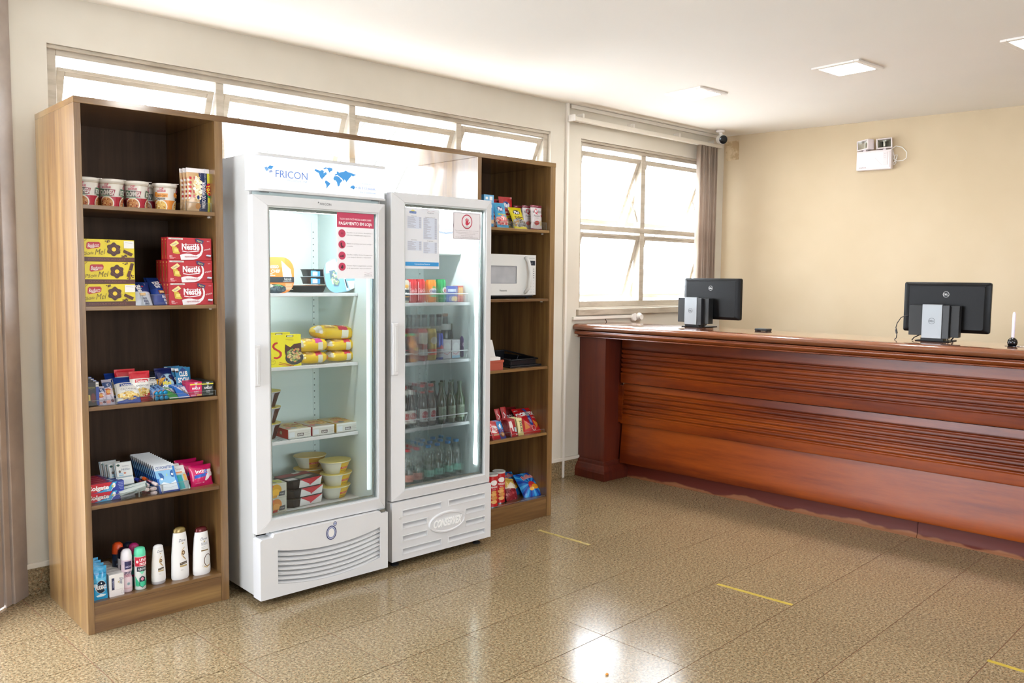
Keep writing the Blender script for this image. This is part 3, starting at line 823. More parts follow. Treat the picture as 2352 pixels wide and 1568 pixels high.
# ------------------------------------------------------------------ the laminated shelving unit (two towers under one top board)
LAM = ('#654729', '#806039', '#997848')
M_lamv = wood('oak_laminate_upright', LAM, (2.2, 2.2, .10), .32, coat=.75, fig=.25, coatr=.11)
M_lamh = wood('oak_laminate_board', LAM, (.10, 2.2, 2.2), .30, coat=.35, fig=.5, coatr=.22)
M_lamt = wood('oak_laminate_top', LAM, (.10, 2.2, 2.2), .22, coat=.8, fig=.3, coatr=.10)
M_lamb = wood('oak_laminate_back_shaded', ('#3a281a', '#463222', '#523b29'), (2.2, 2.2, .12), .6, fig=.2, spec=.2)  # darker copy of the laminate: shade inside the towers put into its colour
H = 2.2; D = .571
XL0, XL1, XL2, XL3 = 0, .026, .573, .609
XR0, XR1, XR2, XR3 = 2.104, 2.131, 2.690, 2.731
ZL = [1.775, 1.364, .9515, .5395, .131]; ZR = [1.788, 1.370, .9503, .5328, .125]
bk = empty('shelving_unit', (0, 0, 0), label='tall brown wood laminate shelving unit spanning both refrigerators under one top board', cat='shelf')
MB().box(0, 0, 2.174, XR3 + .003, D, H).build('top_board', M_lamt, bk, bevel=.0012)
for a, b in ((XL0, XL1), (XL2, XL3), (XR0, XR1), (XR2, XR3)): MB().box(a, 0, 0, b, D - .002, 2.174).build('side_panel', M_lamv, bk, bevel=.0012)
for a, b, zz in ((XL1, XL2, ZL), (XR1, XR2, ZR)):
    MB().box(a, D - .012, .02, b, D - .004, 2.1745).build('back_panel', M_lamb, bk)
    for i, z in enumerate(zz): MB().box(a + .0005, .006 if i < 4 else .004, z - .0165, b - .0005, D - .013, z).build('shelf', M_lamh, bk, bevel=.001)
    MB().box(a + .0005, .004, .0, b - .0005, .022, zz[4] - .017).build('plinth', M_lamh, bk, bevel=.001)
    m = MB()
    for z in zz[:4]:
        for x, s in ((a, 1), (b, -1)): m.box(x, .06, z - .024, x + s * .006, .075, z - .017) if s > 0 else m.box(x - .006, .06, z - .024, x, .075, z - .017)
    m.build('shelf_pins', M_white, bk)

# ------------------------------------------------------------------ glass door refrigerators
M_fr = mat('fridge_enamel', '#c9c9c6', .34, coat=.25)
M_fr2 = mat('fridge_plastic', '#d3d3d4', .38)
M_fin = mat('fridge_liner', '#d6e2df', .45)
M_led2 = mat('fridge_led', '#f6faff', .5, emit=75)
M_alu = mat('aluminium_trim', '#a9b2b4', .25, .9)
M_gask = mat('gasket', '#c9cdcd', .5)
M_foot = mat('rubber_black', '#141414', .7)
M_doorglass = glass_thin('fridge_glass', (.97, .99, .985), .08)


def shell(par, x0, x1, y0, y1, z0, z1, zc0, zc1, t, yb, lname='liner'):
    """cabinet with a hollow inside; opening faces -y between zc0 and zc1"""
    m = MB()
    m.box(x0, y0, z0, x0 + .012, y1, z1); m.box(x1 - .012, y0, z0, x1, y1, z1); m.box(x0 + .012, y1 - .012, z0, x1 - .012, y1, z1)
    m.box(x0 + .012, y0, z1 - .012, x1 - .012, y1 - .012, z1); m.box(x0 + .012, y0, z0, x1 - .012, y1 - .012, z0 + .012)
    m.build('cabinet', M_fr, par, bevel=.002)
    m = MB(); m.box(x0 + .013, y0 + .001, zc0 - .04, x0 + t, yb, zc1 + .04); m.box(x1 - t, y0 + .001, zc0 - .04, x1 - .013, yb, zc1 + .04)
    m.box(x0 + t, yb, zc0 - .04, x1 - t, yb + .02, zc1 + .04); m.box(x0 + t, y0 + .001, zc0 - .04, x1 - t, yb, zc0); m.box(x0 + t, y0 + .001, zc1, x1 - t, yb, zc1 + .04)
    m.build(lname, M_fin, par)
    m = MB()      # perforated shelf standards on the back corners
    for x in (x0 + t + .03, x1 - t - .03):
        m.box(x - .008, yb - .003, zc0 + .05, x + .008, yb, zc1 - .05)
        for i in range(40): m.box(x - .003, yb - .0036, zc0 + .08 + i * .033, x + .003, yb - .003, zc0 + .086 + i * .033, mat('slot_dark', '#5d6463', .7)) if i < 42 else None
    m.mats = [M_fin, mat('slot_dark', '#5d6463', .7)]; m.m = [0 if (i // 6) % 41 == 0 else 1 for i in range(len(m.f))]
    m.build('shelf_standard', None, par)


def wshelf(par, x0, x1, y0, y1, z, rail=False):
    s = MB(); s.box(x0, y0, z - .016, x1, y0 + .012, z + .001); o = s.build('wire_shelf', M_fr2, par, bevel=.002)
    m = MB()
    n = 34
    for i in range(n): m.tube([(x0 + .006 + (x1 - x0 - .012) * i / (n - 1), y0 + .01, z - .003), (x0 + .006 + (x1 - x0 - .012) * i / (n - 1), y1, z - .003)], .0016, 4)
    for y in (y0 + .12, (y0 + y1) / 2, y1): m.tube([(x0, y, z - .007), (x1, y, z - .007)], .003, 5)
    m.build('wires', M_fr2, o, kind='stuff')
    if rail: MB().tube([(x0 + .01, y0 + .02, z), (x0 + .01, y0 + .004, z + .048), (x1 - .01, y0 + .004, z + .048), (x1 - .01, y0 + .02, z)], .003, 6).build('front_rail', M_fr2, o)
    return o


def door(par, x0, x1, y0, y1, z0, z1, gx0, gx1, gz0, gz1, g, handle, splay=.010, glassy=True):
    d = MB(); fr = [(x0, x1, z0, z1), (gx0, gx1, gz0, gz1)]
    # four mitred members
    names = ['door_rail', 'door_rail', 'door_stile', 'door_stile']
    quads = [((x0, z1), (x1, z1), (gx1, gz1), (gx0, gz1)), ((x0, z0), (gx0, gz0), (gx1, gz0), (x1, z0)), ((x0, z0), (x0, z1), (gx0, gz1), (gx0, gz0)), ((x1, z0), (gx1, gz0), (gx1, gz1), (x1, z1))]
    for nm, q in zip(names, quads):
        m = MB(); V = []; F = []
        outer = {(x0, z0), (x0, z1), (x1, z0), (x1, z1)}
        for y in (y1, y0):
            for p in q: V.append((p[0], (y if y == y1 else (y0 + (splay if p in outer else 0))), p[1]))
        F = [(3, 2, 1, 0), (4, 5, 6, 7)] + [(i, (i + 1) % 4, 4 + (i + 1) % 4, 4 + i) for i in range(4)]
        m.add(V, F); o = m.build(nm, M_fr2, par)
        bmx = bmesh.new(); bmx.from_mesh(o.data); bmesh.ops.recalc_face_normals(bmx, faces=bmx.faces); bmx.to_mesh(o.data); bmx.free()
        md = o.modifiers.new('bevel', 'BEVEL'); md.width = .0016; md.segments = 2; md.limit_method = 'ANGLE'
    m = MB(); w = .007
    ring_box(m, gx0, gz0, gx1, gz1, w, y0 + .006, y1 - .002); m.build('glazing_gasket', M_gask, par)
    MB().box(gx0 + w, y0 + .012, gz0 + w, gx1 - w, y0 + .016, gz1 - w).build('glass', g, par)
    m = MB(); ring_box(m, gx0 + w, gz0 + w, gx1 - w, gz1 - w, .012, y0 + .022, y0 + .028); m.build('spacer_bar', M_alu, par)


# ---- refrigerator on the left (backlit header)
F1x0, F1x1 = .672, 1.362
f1 = empty('refrigerator', (0, 0, 0), label='tall white glass-door refrigerator with a lit header showing a blue world map', cat='refrigerator')
shell(f1, F1x0, F1x1, -.125, .47, .035, 2.034, .36, 1.83, .048, .40)
for x in (F1x0 + .05, F1x1 - .05):
    for y in (-.08, .42): MB().lathe([(.022, 0), (.022, .008), (.009, .012), (.009, .037)], 14, (x, y, 0)).build('levelling_foot', M_foot, f1)
# header: rounded-corner light box
hx0, hx1 = .652, 1.366; pts = [(hx0 + .006, -.12), (hx0, -.125)] + [(hx0 + .0 + .055 * (1 - math.cos(t)), -.125 - .045 * math.sin(t)) for t in [PI / 2 * i / 8 for i in range(1, 9)]] + [(hx1 - .006, -.170), (hx1, -.164), (hx1, -.12)]
hp = pts[::-1]
MB().prism(hp[::-1], 1.868, 1.880, 2).build('header_base', M_fr2, f1, bevel=.002); MB().prism(hp[::-1], 2.022, 2.036, 2).build('header_cap', M_fr2, f1, bevel=.002)
inn = [(x + (.004 if x < 1 else -.004), y + .004) for x, y in pts]
M_sign = mat('sign_panel', '#e9eefc', .3, emit=.35)
hd = MB().prism(inn, 1.880, 2.022, 2).build('header_panel', M_sign, f1, smooth=30)
LB = '#8fc4f2'; SB = mat('sign_blue', '#469ce2', .5)
WM = [[(.0, .80), (.02, .86), (.08, .84), (.13, .80), (.18, .86), (.22, .80), (.21, .70), (.27, .78), (.29, .70), (.27, .64), (.24, .58), (.22, .52), (.20, .50), (.185, .46), (.19, .40), (.16, .45), (.13, .52), (.115, .62), (.10, .70), (.05, .74)],
      [(.28, .97), (.36, 1.0), (.42, .98), (.42, .88), (.37, .82), (.355, .76), (.33, .84), (.31, .92)], [(.2, .93), (.27, 1.), (.29, .96), (.24, .9)],
      [(.25, .36), (.28, .38), (.34, .30), (.37, .26), (.35, .18), (.31, .10), (.285, .0), (.275, .02), (.28, .12), (.27, .20), (.245, .27)],
      [(.47, .62), (.52, .64), (.56, .62), (.60, .57), (.62, .50), (.66, .48), (.64, .40), (.605, .32), (.59, .20), (.555, .14), (.54, .22), (.53, .34), (.50, .42), (.455, .44), (.445, .52)],
      [(.47, .66), (.49, .72), (.53, .76), (.52, .84), (.56, .86), (.58, .80), (.62, .84), (.70, .88), (.74, .94), (.80, .88), (.90, .84), (1.0, .78), (.95, .74), (.92, .70), (.88, .74), (.86, .66), (.82, .58), (.80, .50), (.77, .44), (.755, .38), (.74, .46), (.71, .52), (.69, .42), (.67, .50), (.645, .56), (.61, .60), (.58, .64), (.54, .70), (.50, .66)],
      [(.86, .20), (.90, .26), (.94, .27), (.97, .18), (.94, .08), (.89, .12), (.85, .12)]]
yf = -.1665


def hmap(X0, Z0): return lambda x, z, l: (X0 + x, yf - .0006 - l * .0002, Z0 + z)


INKS = {}
_ink0 = ink


def ink(c):
    return c if not isinstance(c, str) else _ink0(c)


A = P(725, 378, 1, yf); B = P(818, 433, 1, yf)
mw_, mh_ = P(818, 400, 1, yf).x - P(722, 400, 1, yf).x, .098
mb_map = printed(f1, [('p', q, SB) for q in WM], mw_, mh_, hmap(P(722, 400, 1, yf).x, 1.903), 'world_map')
a = P(633, 398, 1, yf); b = P(706, 400, 1, yf)
FRI = mat('sign_logo', '#5b83cf', .5); PAL = mat('sign_pale', '#a3b4da', .5)
tw = b.x - a.x
printed(f1, [('t', 'FRICON', .5, .5, .62, FRI, {'w': 1.0, 'b': -.004}), ('t', 'EXCLUSIVE LINE', .68, .0, .16, PAL, {'w': .62}), ('p', [(-.26, .86), (-.18, 1.12), (-.06, 1.08), (-.13, .82)], SB), ('p', [(-.34, .9), (-.27, 1.0), (-.21, .72), (-.29, .62)], mat('sign_blue2', '#7db4ec', .5)), ('p', [(-.19, .70), (-.12, .76), (-.09, .58), (-.2, .52)], PAL)],
        tw, .052, hmap(a.x, a.z - .026), 'header_lettering')
a = P(815, 430, 1, yf)
printed(f1, [('t', 'Presentes em', .55, 1.15, .22, PAL, {'w': .5}), ('t', '+ de 115 países,', .5, .5, .42, mat('sign_grey', '#8098c8', .5), {'w': 1.1}), ('t', 'nos 5 continentes', .62, -.12, .32, PAL, {'w': .85})], .105, .032, hmap(a.x + .008, a.z - .016), 'header_small_print')
# grey strip under the header, and hinge pieces
MB().box(F1x0 + .03, -.118, 1.845, F1x1 - .03, -.112, 1.868).build('header_recess', mat('recess_grey', '#8f9191', .4), f1)
for x in (.715, 1.30): MB().box(x, -.150, 1.8645, x + .04, -.135, 1.868).build('hinge_plate', M_alu, f1, bevel=.001)
# door
door(f1, .664, 1.357, -.182, -.128, .330, 1.851, .731, 1.312, .388, 1.806, M_doorglass, True)
MB().box(.732, -.120, 1.79, 1.28, -.100, 1.812).build('light_strip', M_led2, f1)
MB().box(.722, -.122, 1.812, 1.31, -.09, 1.822).build('light_holder', M_fr2, f1)
for x0_ in (F1x0 + .05, F1x1 - .066): MB().box(x0_, -.11, .42, x0_ + .014, -.098, 1.78).build('added_glow_strip', mat('added_glow', '#eef4f6', .5, emit=.5), f1)  # added glowing strips that brighten the inside, not lamps of this refrigerator
for z in (1.412, 1.06, .703): wshelf(f1, F1x0 + .05, F1x1 - .05, -.005 + .01, .38, z)
MB().box(F1x0 + .048, -.12, .352, F1x1 - .048, .40, .3605).build('floor_tray', M_fr2, f1)
# handle grip on the left stile
hz0, hz1 = P(590, 888, 1, -.19).z, P(590, 793, 1, -.19).z; hx = P(590, 840, 1, -.19).x
MB().box(hx - .016, -.199, hz0, hx + .014, -.178, hz1).build('handle', M_fr2, f1, bevel=.004)
MB().box(hx - .003, -.2005, hz0 + .012, hx + .010, -.198, hz1 - .012).build('handle_grip', mat('handle_shade', '#cfcfcf', .4), f1, bevel=.002)
# logo on the top rail
a = P(729, 468, 1, -.176); b = P(760, 471, 1, -.176)
printed(f1, [('t', 'FRICON', .58, .5, .8, '#77777a', {'w': .84}), ('e', .06, .95, .045, .28, '#77777a')], b.x - a.x, .013, lambda x, z, l: (a.x + x, -.1758 - .0002 * l - .004, a.z - .006 + z), 'door_lettering')
# grille
gx0, gx1, gz0, gz1 = .668, 1.355, .030, .322
gy = -.197
m = MB(); rx0, rx1 = gx0 + .085, gx1 - .045


def zc(x, z, k=.06):      # bowed louvres: sagging in the middle
    t = (x - rx0) / (rx1 - rx0); return z - .0 - .060 * (4 * t * (1 - t)) * .55


fr_top = [(rx0 + (rx1 - rx0) * i / 20, zc(rx0 + (rx1 - rx0) * i / 20, .247)) for i in range(21)]
fr_bot = [(rx0 + (rx1 - rx0) * i / 20, zc(rx0 + (rx1 - rx0) * i / 20, .092)) for i in range(21)]
body = [(gx0, gz0), (gx1, gz0), (gx1, gz1 - .006), (gx1 - .045, gz1 - .006), (gx1 - .052, gz1 + .004), (gx0 + .07, gz1 + .004), (gx0 + .062, gz1 - .012), (gx0 + .01, gz1 - .012), (gx0, gz1 - .02)]


def flat_piece(poly, y0, y1, name, mt, bev=.003):
    m = MB(); n = len(poly); T_ = tessellate_polygon([[Vector((a, b, 0)) for a, b in poly]])
    V = [(a, y0, b) for a, b in poly] + [(a, y1, b) for a, b in poly]; F = []
    for t in T_:
        a, b, c = (Vector(poly[i]) for i in t); t = t if (b - a).cross(c - a) > 0 else t[::-1]
        F += [t, tuple(n + i for i in t[::-1])]
    ar = sum(poly[i][0] * poly[(i + 1) % n][1] - poly[(i + 1) % n][0] * poly[i][1] for i in range(n))
    for i in range(n):
        q = (i, n + i, n + (i + 1) % n, (i + 1) % n); F.append(q if ar > 0 else q[::-1])
    return m.add(V, F).build(name, mt, f1, bevel=0)


flat_piece([(gx0, gz0)] + [(gx0, gz1 - .02), (gx0 + .01, gz1 - .012), (gx0 + .062, gz1 - .012), (gx0 + .07, gz1 + .004), (rx0, gz1 + .004)] + [(rx0, .247), (rx0, .092), (rx0, gz0)], gy, -.125, 'grille_surround', M_fr2)
flat_piece([(rx1, gz0), (rx1, gz1 + .004), (gx1 - .045, gz1 + .004), (gx1 - .040, gz1 - .006), (gx1, gz1 - .006), (gx1, gz0)], gy, -.125, 'grille_surround', M_fr2)
flat_piece(fr_top + [(rx1, gz1 + .004), (rx0, gz1 + .004)], gy, -.125, 'grille_surround', M_fr2)
flat_piece([(rx0, gz0), (rx1, gz0)] + fr_bot[::-1], gy, -.125, 'grille_surround', M_fr2)
MB().box(rx0, -.150, .035, rx1, -.13, .26).build('grille_back', mat('grille_dark', '#57524f', .7), f1)
for k in range(7):
    zz = .241 - k * .0222
    def lv(u, v, zz=zz):
        x = rx0 + (rx1 - rx0) * u; return (x, gy + .004 + .030 * (1 - v), zc(x, zz) - .019 * v)
    m = MB(); m.grid(lambda u, v: lv(u, v), 20, 2); m.grid(lambda u, v: tuple(Vector(lv(u, 1)) + Vector((0, .004 * v, .003 - .003 * (1 - v)))), 20, 1)
    o = m.build('louvre', M_fr2, f1, smooth=30); md = o.modifiers.new('solid', 'SOLIDIFY'); md.thickness = .003; md.offset = 0
c = P(761, 1223, 1, gy)
e = printed(f1, [('ring', .5, .5, .5, .5, .0045, '#26336b'), ('ring', .5, .5, .38, .38, .0035, '#5b6fa8'), ('e', .5, .5, .30, .30, '#e3e1de'), ('ring', .86, 1.1, .16, .16, .0032, '#26336b'), ('e', .86, 1.1, .07, .07, '#8f9cc9')], .036 * 1.55, .036 * 1.9, lambda x, z, l: (c.x - .028 + x, gy - .0008 - l * .0002, c.z - .034 + z), 'round_emblem')
flat_piece([(F1x0 + .06, .324), (F1x0 + .11, .324), (F1x0 + .11, .332), (F1x0 + .06, .332)], -.17, -.14, 'lower_hinge', M_alu); flat_piece([(1.31, .318), (1.345, .318), (1.345, .332), (1.31, .332)], -.19, -.14, 'lower_hinge', M_alu)

# poster behind the glass
a = P(773, 487, 1, -.168); b = P(858, 640, 1, -.168); pw = b.x - a.x; ph = a.z - b.z
po = MB().box(0, 0, 0, pw, .0004, ph).build('payment_poster', mat('poster_paper', '#efedf0', .6))
po.location = (a.x, -.1708, b.z); tag(po, 'white poster with a dark pink heading on the left refrigerator door', 'poster')
PK = '#c0405e'; sh_ = [('r', 0, .78, 1, 1, PK), ('t', 'TUDO QUE VOCÊ PRECISA SABER SOBRE', .5, .905, .026, '#f6e6ea', {'w': .86, 'b': .01}), ('t', 'PAGAMENTO EM LOJA', .5, .84, .045, '#ffffff', {'w': .9, 'b': .02})]
tt = [('Escolha os produtos desejados e', 'informe à recepção para pagamento.'), ('Mostre os produtos que levou consigo à', 'recepção.'), ('Escolha a melhor forma de pagamento', 'e seu desejo é informar o responsável.'), ('Pronto! Após o pagamento correto,', 'é só aproveitar seus produtos!')]
for k in range(4):
    z = .685 - k * .168; sh_ += [('e', .13, z, .095, .062, PK), ('t', tt[k][0], .26, z + .018, .017, '#8f8c8f', {'al': 'l', 'w': .70}), ('t', tt[k][1], .26, z - .020, .017, '#8f8c8f', {'al': 'l', 'w': .66 if k != 1 else .17})]
sh_ += [('r', .10, .672, .165, .700, '#a33450'), ('p', [(.09, .545), (.13, .545), (.13, .50), (.17, .50), (.17, .47), (.11, .47), (.09, .51)], '#5f2434'), ('ln', [(.08, .33), (.18, .36)], .004, '#5f2434'), ('ln', [(.08, .345), (.18, .33)], .004, '#5f2434'), ('p', [(.09, .16), (.12, .20), (.15, .205), (.165, .17), (.15, .15)], '#41222b'),
        ('t', 'Reserve', .84, .06, .018, '#7b7880', {'w': .2}), ('ln', [(.73, .095), (.84, .083), (.95, .095)], .0008, '#a07a86'), ('r', .72, .034, .96, .037, '#9a98a0')]
printed(po, sh_, pw, ph, lambda x, z, l: (x, -.0004 - l * .00006, z), 'printed_front')

# ---- refrigerator on the right (fogged glass)
F2x0, F2x1 = 1.400, 2.058
f2 = empty('refrigerator', (0, 0, 0), label='white glass-door refrigerator with fogged glass and an oval emblem on its base', cat='refrigerator')
shell(f2, F2x0, F2x1, -.125, .45, .04, 1.905, .375, 1.875, .05, .38)
for x in (F2x0 + .05, F2x1 - .05):
    for y in (-.12, .40): MB().lathe([(.022, 0), (.022, .008), (.010, .012), (.010, .042)], 14, (x, y, 0)).build('levelling_foot', M_foot, f2)
fog = bpy.data.materials.new('fogged_glass'); fog.use_nodes = True; N = fog.node_tree.nodes; L = fog.node_tree.links; N.remove(N['Principled BSDF'])
g = N.new('ShaderNodeNewGeometry'); sp = N.new('ShaderNodeSeparateXYZ'); L.new(g.outputs['Position'], sp.inputs[0])


def mrange(src, a, b, c=0., d=1.):
    r = N.new('ShaderNodeMapRange'); r.inputs[1].default_value = a; r.inputs[2].default_value = b; r.inputs[3].default_value = c; r.inputs[4].default_value = d; L.new(src, r.inputs[0]); return r.outputs[0]


def mth(op, a, b):
    r = N.new('ShaderNodeMath'); r.operation = op
    for i, x in enumerate((a, b)):
        if isinstance(x, (int, float)): r.inputs[i].default_value = x
        else: L.new(x, r.inputs[i])
    return r.outputs[0]


fx = mrange(sp.outputs[0], 1.45, 1.75)                     # clearer at the handle side, foggier towards the hinge
fz = mth('MULTIPLY', mrange(sp.outputs[2], .42, .60, .35, 1), mrange(sp.outputs[2], 1.28, 1.46, 1, .0))
mpx = N.new('ShaderNodeMapping'); mpx.inputs['Scale'].default_value = (14, 1, 1.2); L.new(g.outputs['Position'], mpx.inputs[0])
nz = N.new('ShaderNodeTexNoise'); nz.inputs['Scale'].default_value = 2.2; nz.inputs['Detail'].default_value = 3; L.new(mpx.outputs[0], nz.inputs['Vector'])
drip = mrange(nz.outputs[0], .60, .66, 1, .15)
amt = mth('MULTIPLY', mth('MULTIPLY', fz, mrange(sp.outputs[0], 1.46, 1.62, .15, 1)), drip)
tr = N.new('ShaderNodeBsdfTransparent'); tr.inputs[0].default_value = (.97, .985, .98, 1)
rf = N.new('ShaderNodeBsdfRefraction'); rf.inputs['IOR'].default_value = 1.09; rf.inputs['Roughness'].default_value = .15; rf.inputs[0].default_value = (.94, .97, .96, 1)
df_ = N.new('ShaderNodeBsdfTranslucent'); df_.inputs[0].default_value = (.85, .9, .88, 1)
m1 = N.new('ShaderNodeMixShader'); L.new(amt, m1.inputs[0]); L.new(tr.outputs[0], m1.inputs[1]); L.new(rf.outputs[0], m1.inputs[2])
hz = mth('ADD', mth('MULTIPLY', amt, .13), .03)
m2_ = N.new('ShaderNodeMixShader'); L.new(hz, m2_.inputs[0]); L.new(m1.outputs[0], m2_.inputs[1]); L.new(df_.outputs[0], m2_.inputs[2])
gl = N.new('ShaderNodeBsdfGlossy'); gl.inputs['Roughness'].default_value = .06; 
m3 = N.new('ShaderNodeMixShader'); L.new(schlick(N, L, .03), m3.inputs[0]); L.new(m2_.outputs[0], m3.inputs[1]); L.new(gl.outputs[0], m3.inputs[2]); L.new(m3.outputs[0], N['Material Output'].inputs[0])
door(f2, 1.397, 2.060, -.178, -.128, .352, 1.916, 1.472, 2.016, .400, 1.868, fog, True)
MB().box(1.47, -.118, 1.848, 1.95, -.098, 1.868).build('light_strip', mat('fridge_led_b', '#f6faff', .5, emit=120), f2)
for x0_ in (F2x0 + .052, F2x1 - .057): MB().box(x0_, -.118, .45, x0_ + .004, -.104, 1.84).build('added_glow_strip', mat('added_glow2', '#dfe8ec', .5, emit=9), f2)  # glow strips added to lift the dim interior, no real lamps here
for z in (1.358, 1.043, .688): wshelf(f2, F2x0 + .052, F2x1 - .06, -.06, .37, z, True)
MB().box(F2x0 + .05, -.12, .367, F2x1 - .05, .38, .3755).build('floor_tray', M_fr2, f2)
hz0, hz1 = P(907, 862, 1, -.185).z, P(907, 741, 1, -.185).z; hx = P(907, 800, 1, -.185).x
MB().box(hx - .018, -.194, hz0, hx + .018, -.174, hz1).build('handle', M_fr2, f2, bevel=.006, seg=3)
MB().box(hx - .004, -.1955, hz0 + .018, hx + .012, -.193, hz1 - .018).build('handle_grip', mat('handle_shade', '#cfcfcf', .4), f2, bevel=.004)
# evaporator cover inside the top with its dark emblem
a = P(985, 485, 1, .0); b = P(1075, 523, 1, 0)
MB().box(F2x0 + .052, .02, 1.62, F2x1 - .052, .36, 1.84).build('evaporator_cover', mat('cover_white', '#eef0ec', .4), f2, bevel=.012, seg=3)
ww = .235
ew = printed(f2, [('e', .5, .42, .52, .62, '#2a3050'), ('e', .5, .50, .50, .60, '#eceeea'), ('e', .5, .52, .48, .54, '#3e413d'), ('t', 'CONSERVEX', .5, .50, .42, '#f2f4ee', {'w': .92, 'b': .02})], ww, .105, lambda x, z, l: (P(1024, 505, 1, .018).x - ww / 2 + x, .018 - l * .0006, P(1024, 505, 1, .018).z - .056 + z), 'inner_emblem')
# base grille
bx0, bx1, bz0, bz1 = 1.392, 2.062, .040, .346; by = -.180
sl_ = []
rows = [(.285, [(.10, .47), (.55, .93)]), (.218, [(.10, .33), (.73, .93)]), (.151, [(.10, .33), (.73, .93)]), (.084, [(.10, .47), (.55, .93)])]
BWD = bx1 - bx0; m = MB()
ys = sorted({bz0, bz1} | {z + s for z, _ in rows for s in (-.013, .013)})
for i in range(len(ys) - 1):
    za, zb_ = ys[i], ys[i + 1]; hit = [r for r in rows if abs((za + zb_) / 2 - r[0]) < .012]
    if not hit: m.box(bx0, by, za, bx1, by + .05, zb_); continue
    xs_ = [bx0]
    for a_, b_ in hit[0][1]: xs_ += [bx0 + a_ * BWD, bx0 + b_ * BWD]
    xs_.append(bx1)
    for j in range(0, len(xs_), 2): m.box(xs_[j], by, za, xs_[j + 1], by + .05, zb_)
m.build('base_panel', M_fr2, f2)
for z, seg_ in rows:
    for a_, b_ in seg_:
        xa, xb = bx0 + a_ * BWD, bx0 + b_ * BWD
        mm = MB(); mm.grid(lambda u, v: (xa + (xb - xa) * u, by + .002 + .026 * v, z - .013 + .021 * v), 1, 2); o = mm.build('slot_slope', M_fr2, f2); md = o.modifiers.new('solid', 'SOLIDIFY'); md.thickness = .002
        mm = MB(); mm.box(xa, by + .03, z - .013, xb, by + .032, z + .013); mm.build('slot_void', mat('slot_black', '#1c1a19', .8), f2)
        mm = MB(); ring_box(mm, xa - .005, z - .018, xb + .005, z + .018, .005, by - .002, by + .002); mm.build('slot_rim', M_fr2, f2, bevel=.0015)
cxx = bx0 + .535 * BWD; czz = .188
mm = MB(); n = 40
def eo(rx, rz, y): return [(cxx + rx * math.cos(2 * PI * i / n), y, czz + rz * math.sin(2 * PI * i / n)) for i in range(n)]
V = eo(.128, .060, by + .001) + eo(.122, .055, by - .008) + eo(.112, .048, by - .008) + eo(.108, .044, by - .004)
F = [(k * n + (i + 1) % n, k * n + i, (k + 1) * n + i, (k + 1) * n + (i + 1) % n) for k in range(3) for i in range(n)] + [tuple(range(3 * n, 4 * n))]
mm.add(V, F); ov = mm.build('oval_emblem', M_fr2, f2, smooth=40)
v, f, a_, b_ = text_mesh('CONSERVEX', .03)
mm = MB(); sc = .19 / (b_ - a_); mm.add([(cxx - .095 + (px - a_) * sc + (py - .35) * .012, by - .0075, czz + (py - .35) * .055) for px, py in v] + [(cxx - .095 + (px - a_) * sc + (py - .35) * .012, by - .003, czz + (py - .35) * .055) for px, py in v], list(f))
o = mm.build('raised_lettering', mat('raised_white', '#f4f4f3', .3), ov); md = o.modifiers.new('solid', 'SOLIDIFY'); md.thickness = .004; md.offset = -1
MB().lathe([(.007, 0), (.007, .003), (.004, .004)], 14, m=mat('lock_grey', '#c9c7c5', .3)).build('lock', None, f2, rot=(PI / 2, 0, 0), loc=(bx0 + .05, by, .262), smooth=30)
# price list and notice stuck on the glass
a = P(931, 478, 1, -.171); b = P(1009, 615, 1, -.171); pw = P(1009, 545, 1, -.171).x - P(929, 545, 1, -.171).x; zt_ = P(970, 478, 1, -.171).z; zb_ = P(970, 617, 1, -.171).z
po = MB().box(0, 0, 0, pw, .0004, zt_ - zb_).build('price_list', mat('list_paper', '#dfe1e6', .6)); po.location = (P(930, 545, 1, -.171).x, -.1672, zb_)
tag(po, 'tall price list in four columns with a blue footer on the fogged glass door', 'poster')
R_ = random.Random(5); sh_ = [('e', .235, .945, .05, .022, '#d8cf7a'), ('r', .14, .905, .33, .94, '#4c6fae'), ('t', 'DAYS INN', .235, .922, .014, '#dde4f2', {'w': .16}), ('t', 'Reserve', .74, .93, .016, '#6b6a78', {'w': .18}), ('ln', [(.63, .965), (.74, .948), (.85, .965)], .0009, '#b07a80'),
       ('t', 'Bebidas', .27, .865, .015, '#5a5d68', {'w': .14}), ('t', 'Cafeteria/Snacks', .73, .855, .015, '#5a5d68', {'w': .3}), ('t', 'Sobremesa', .27, .475, .015, '#5a5d68', {'w': .16}), ('t', 'Congelados', .73, .465, .015, '#5a5d68', {'w': .18})]
for x0_, x1_, za, zb2 in ((.08, .48, .66, .855), (.53, .93, .49, .845), (.08, .48, .30, .455), (.53, .93, .26, .445)):
    sh_ += [('r', x0_, za, x1_, zb2, '#cfd6e4')]; n_ = int((zb2 - za) / .0165)
    for i in range(n_):
        z = zb2 - .012 - i * .0165; sh_ += [('r', x0_ + .01, z - .003, x0_ + .01 + R_.uniform(.08, .24), z + .003, '#a3a0a8'), ('r', x1_ - .07, z - .003, x1_ - .01, z + .003, '#8f8a92')]
sh_ += [('r', .02, .045, .98, .11, '#3b93cf'), ('t', 'Conveniência Reserve', .5, .078, .022, '#eaf4fb', {'w': .44})]
printed(po, sh_, pw, zt_ - zb_, lambda x, z, l: (x, -.0004 - l * .00002, z))
pw = P(1105, 520, 1, -.171).x - P(1041, 520, 1, -.171).x; zt_ = P(1073, 488, 1, -.171).z; zb_ = P(1073, 550, 1, -.171).z; ph = zt_ - zb_
po = MB().box(0, 0, 0, pw, .0004, ph).build('notice_card', mat('card_paper', '#e4dfe2', .6)); po.location = (P(1041, 520, 1, -.171).x, -.1672, zb_)
tag(po, 'white notice with a red hand in a ring on the fogged glass door', 'poster')
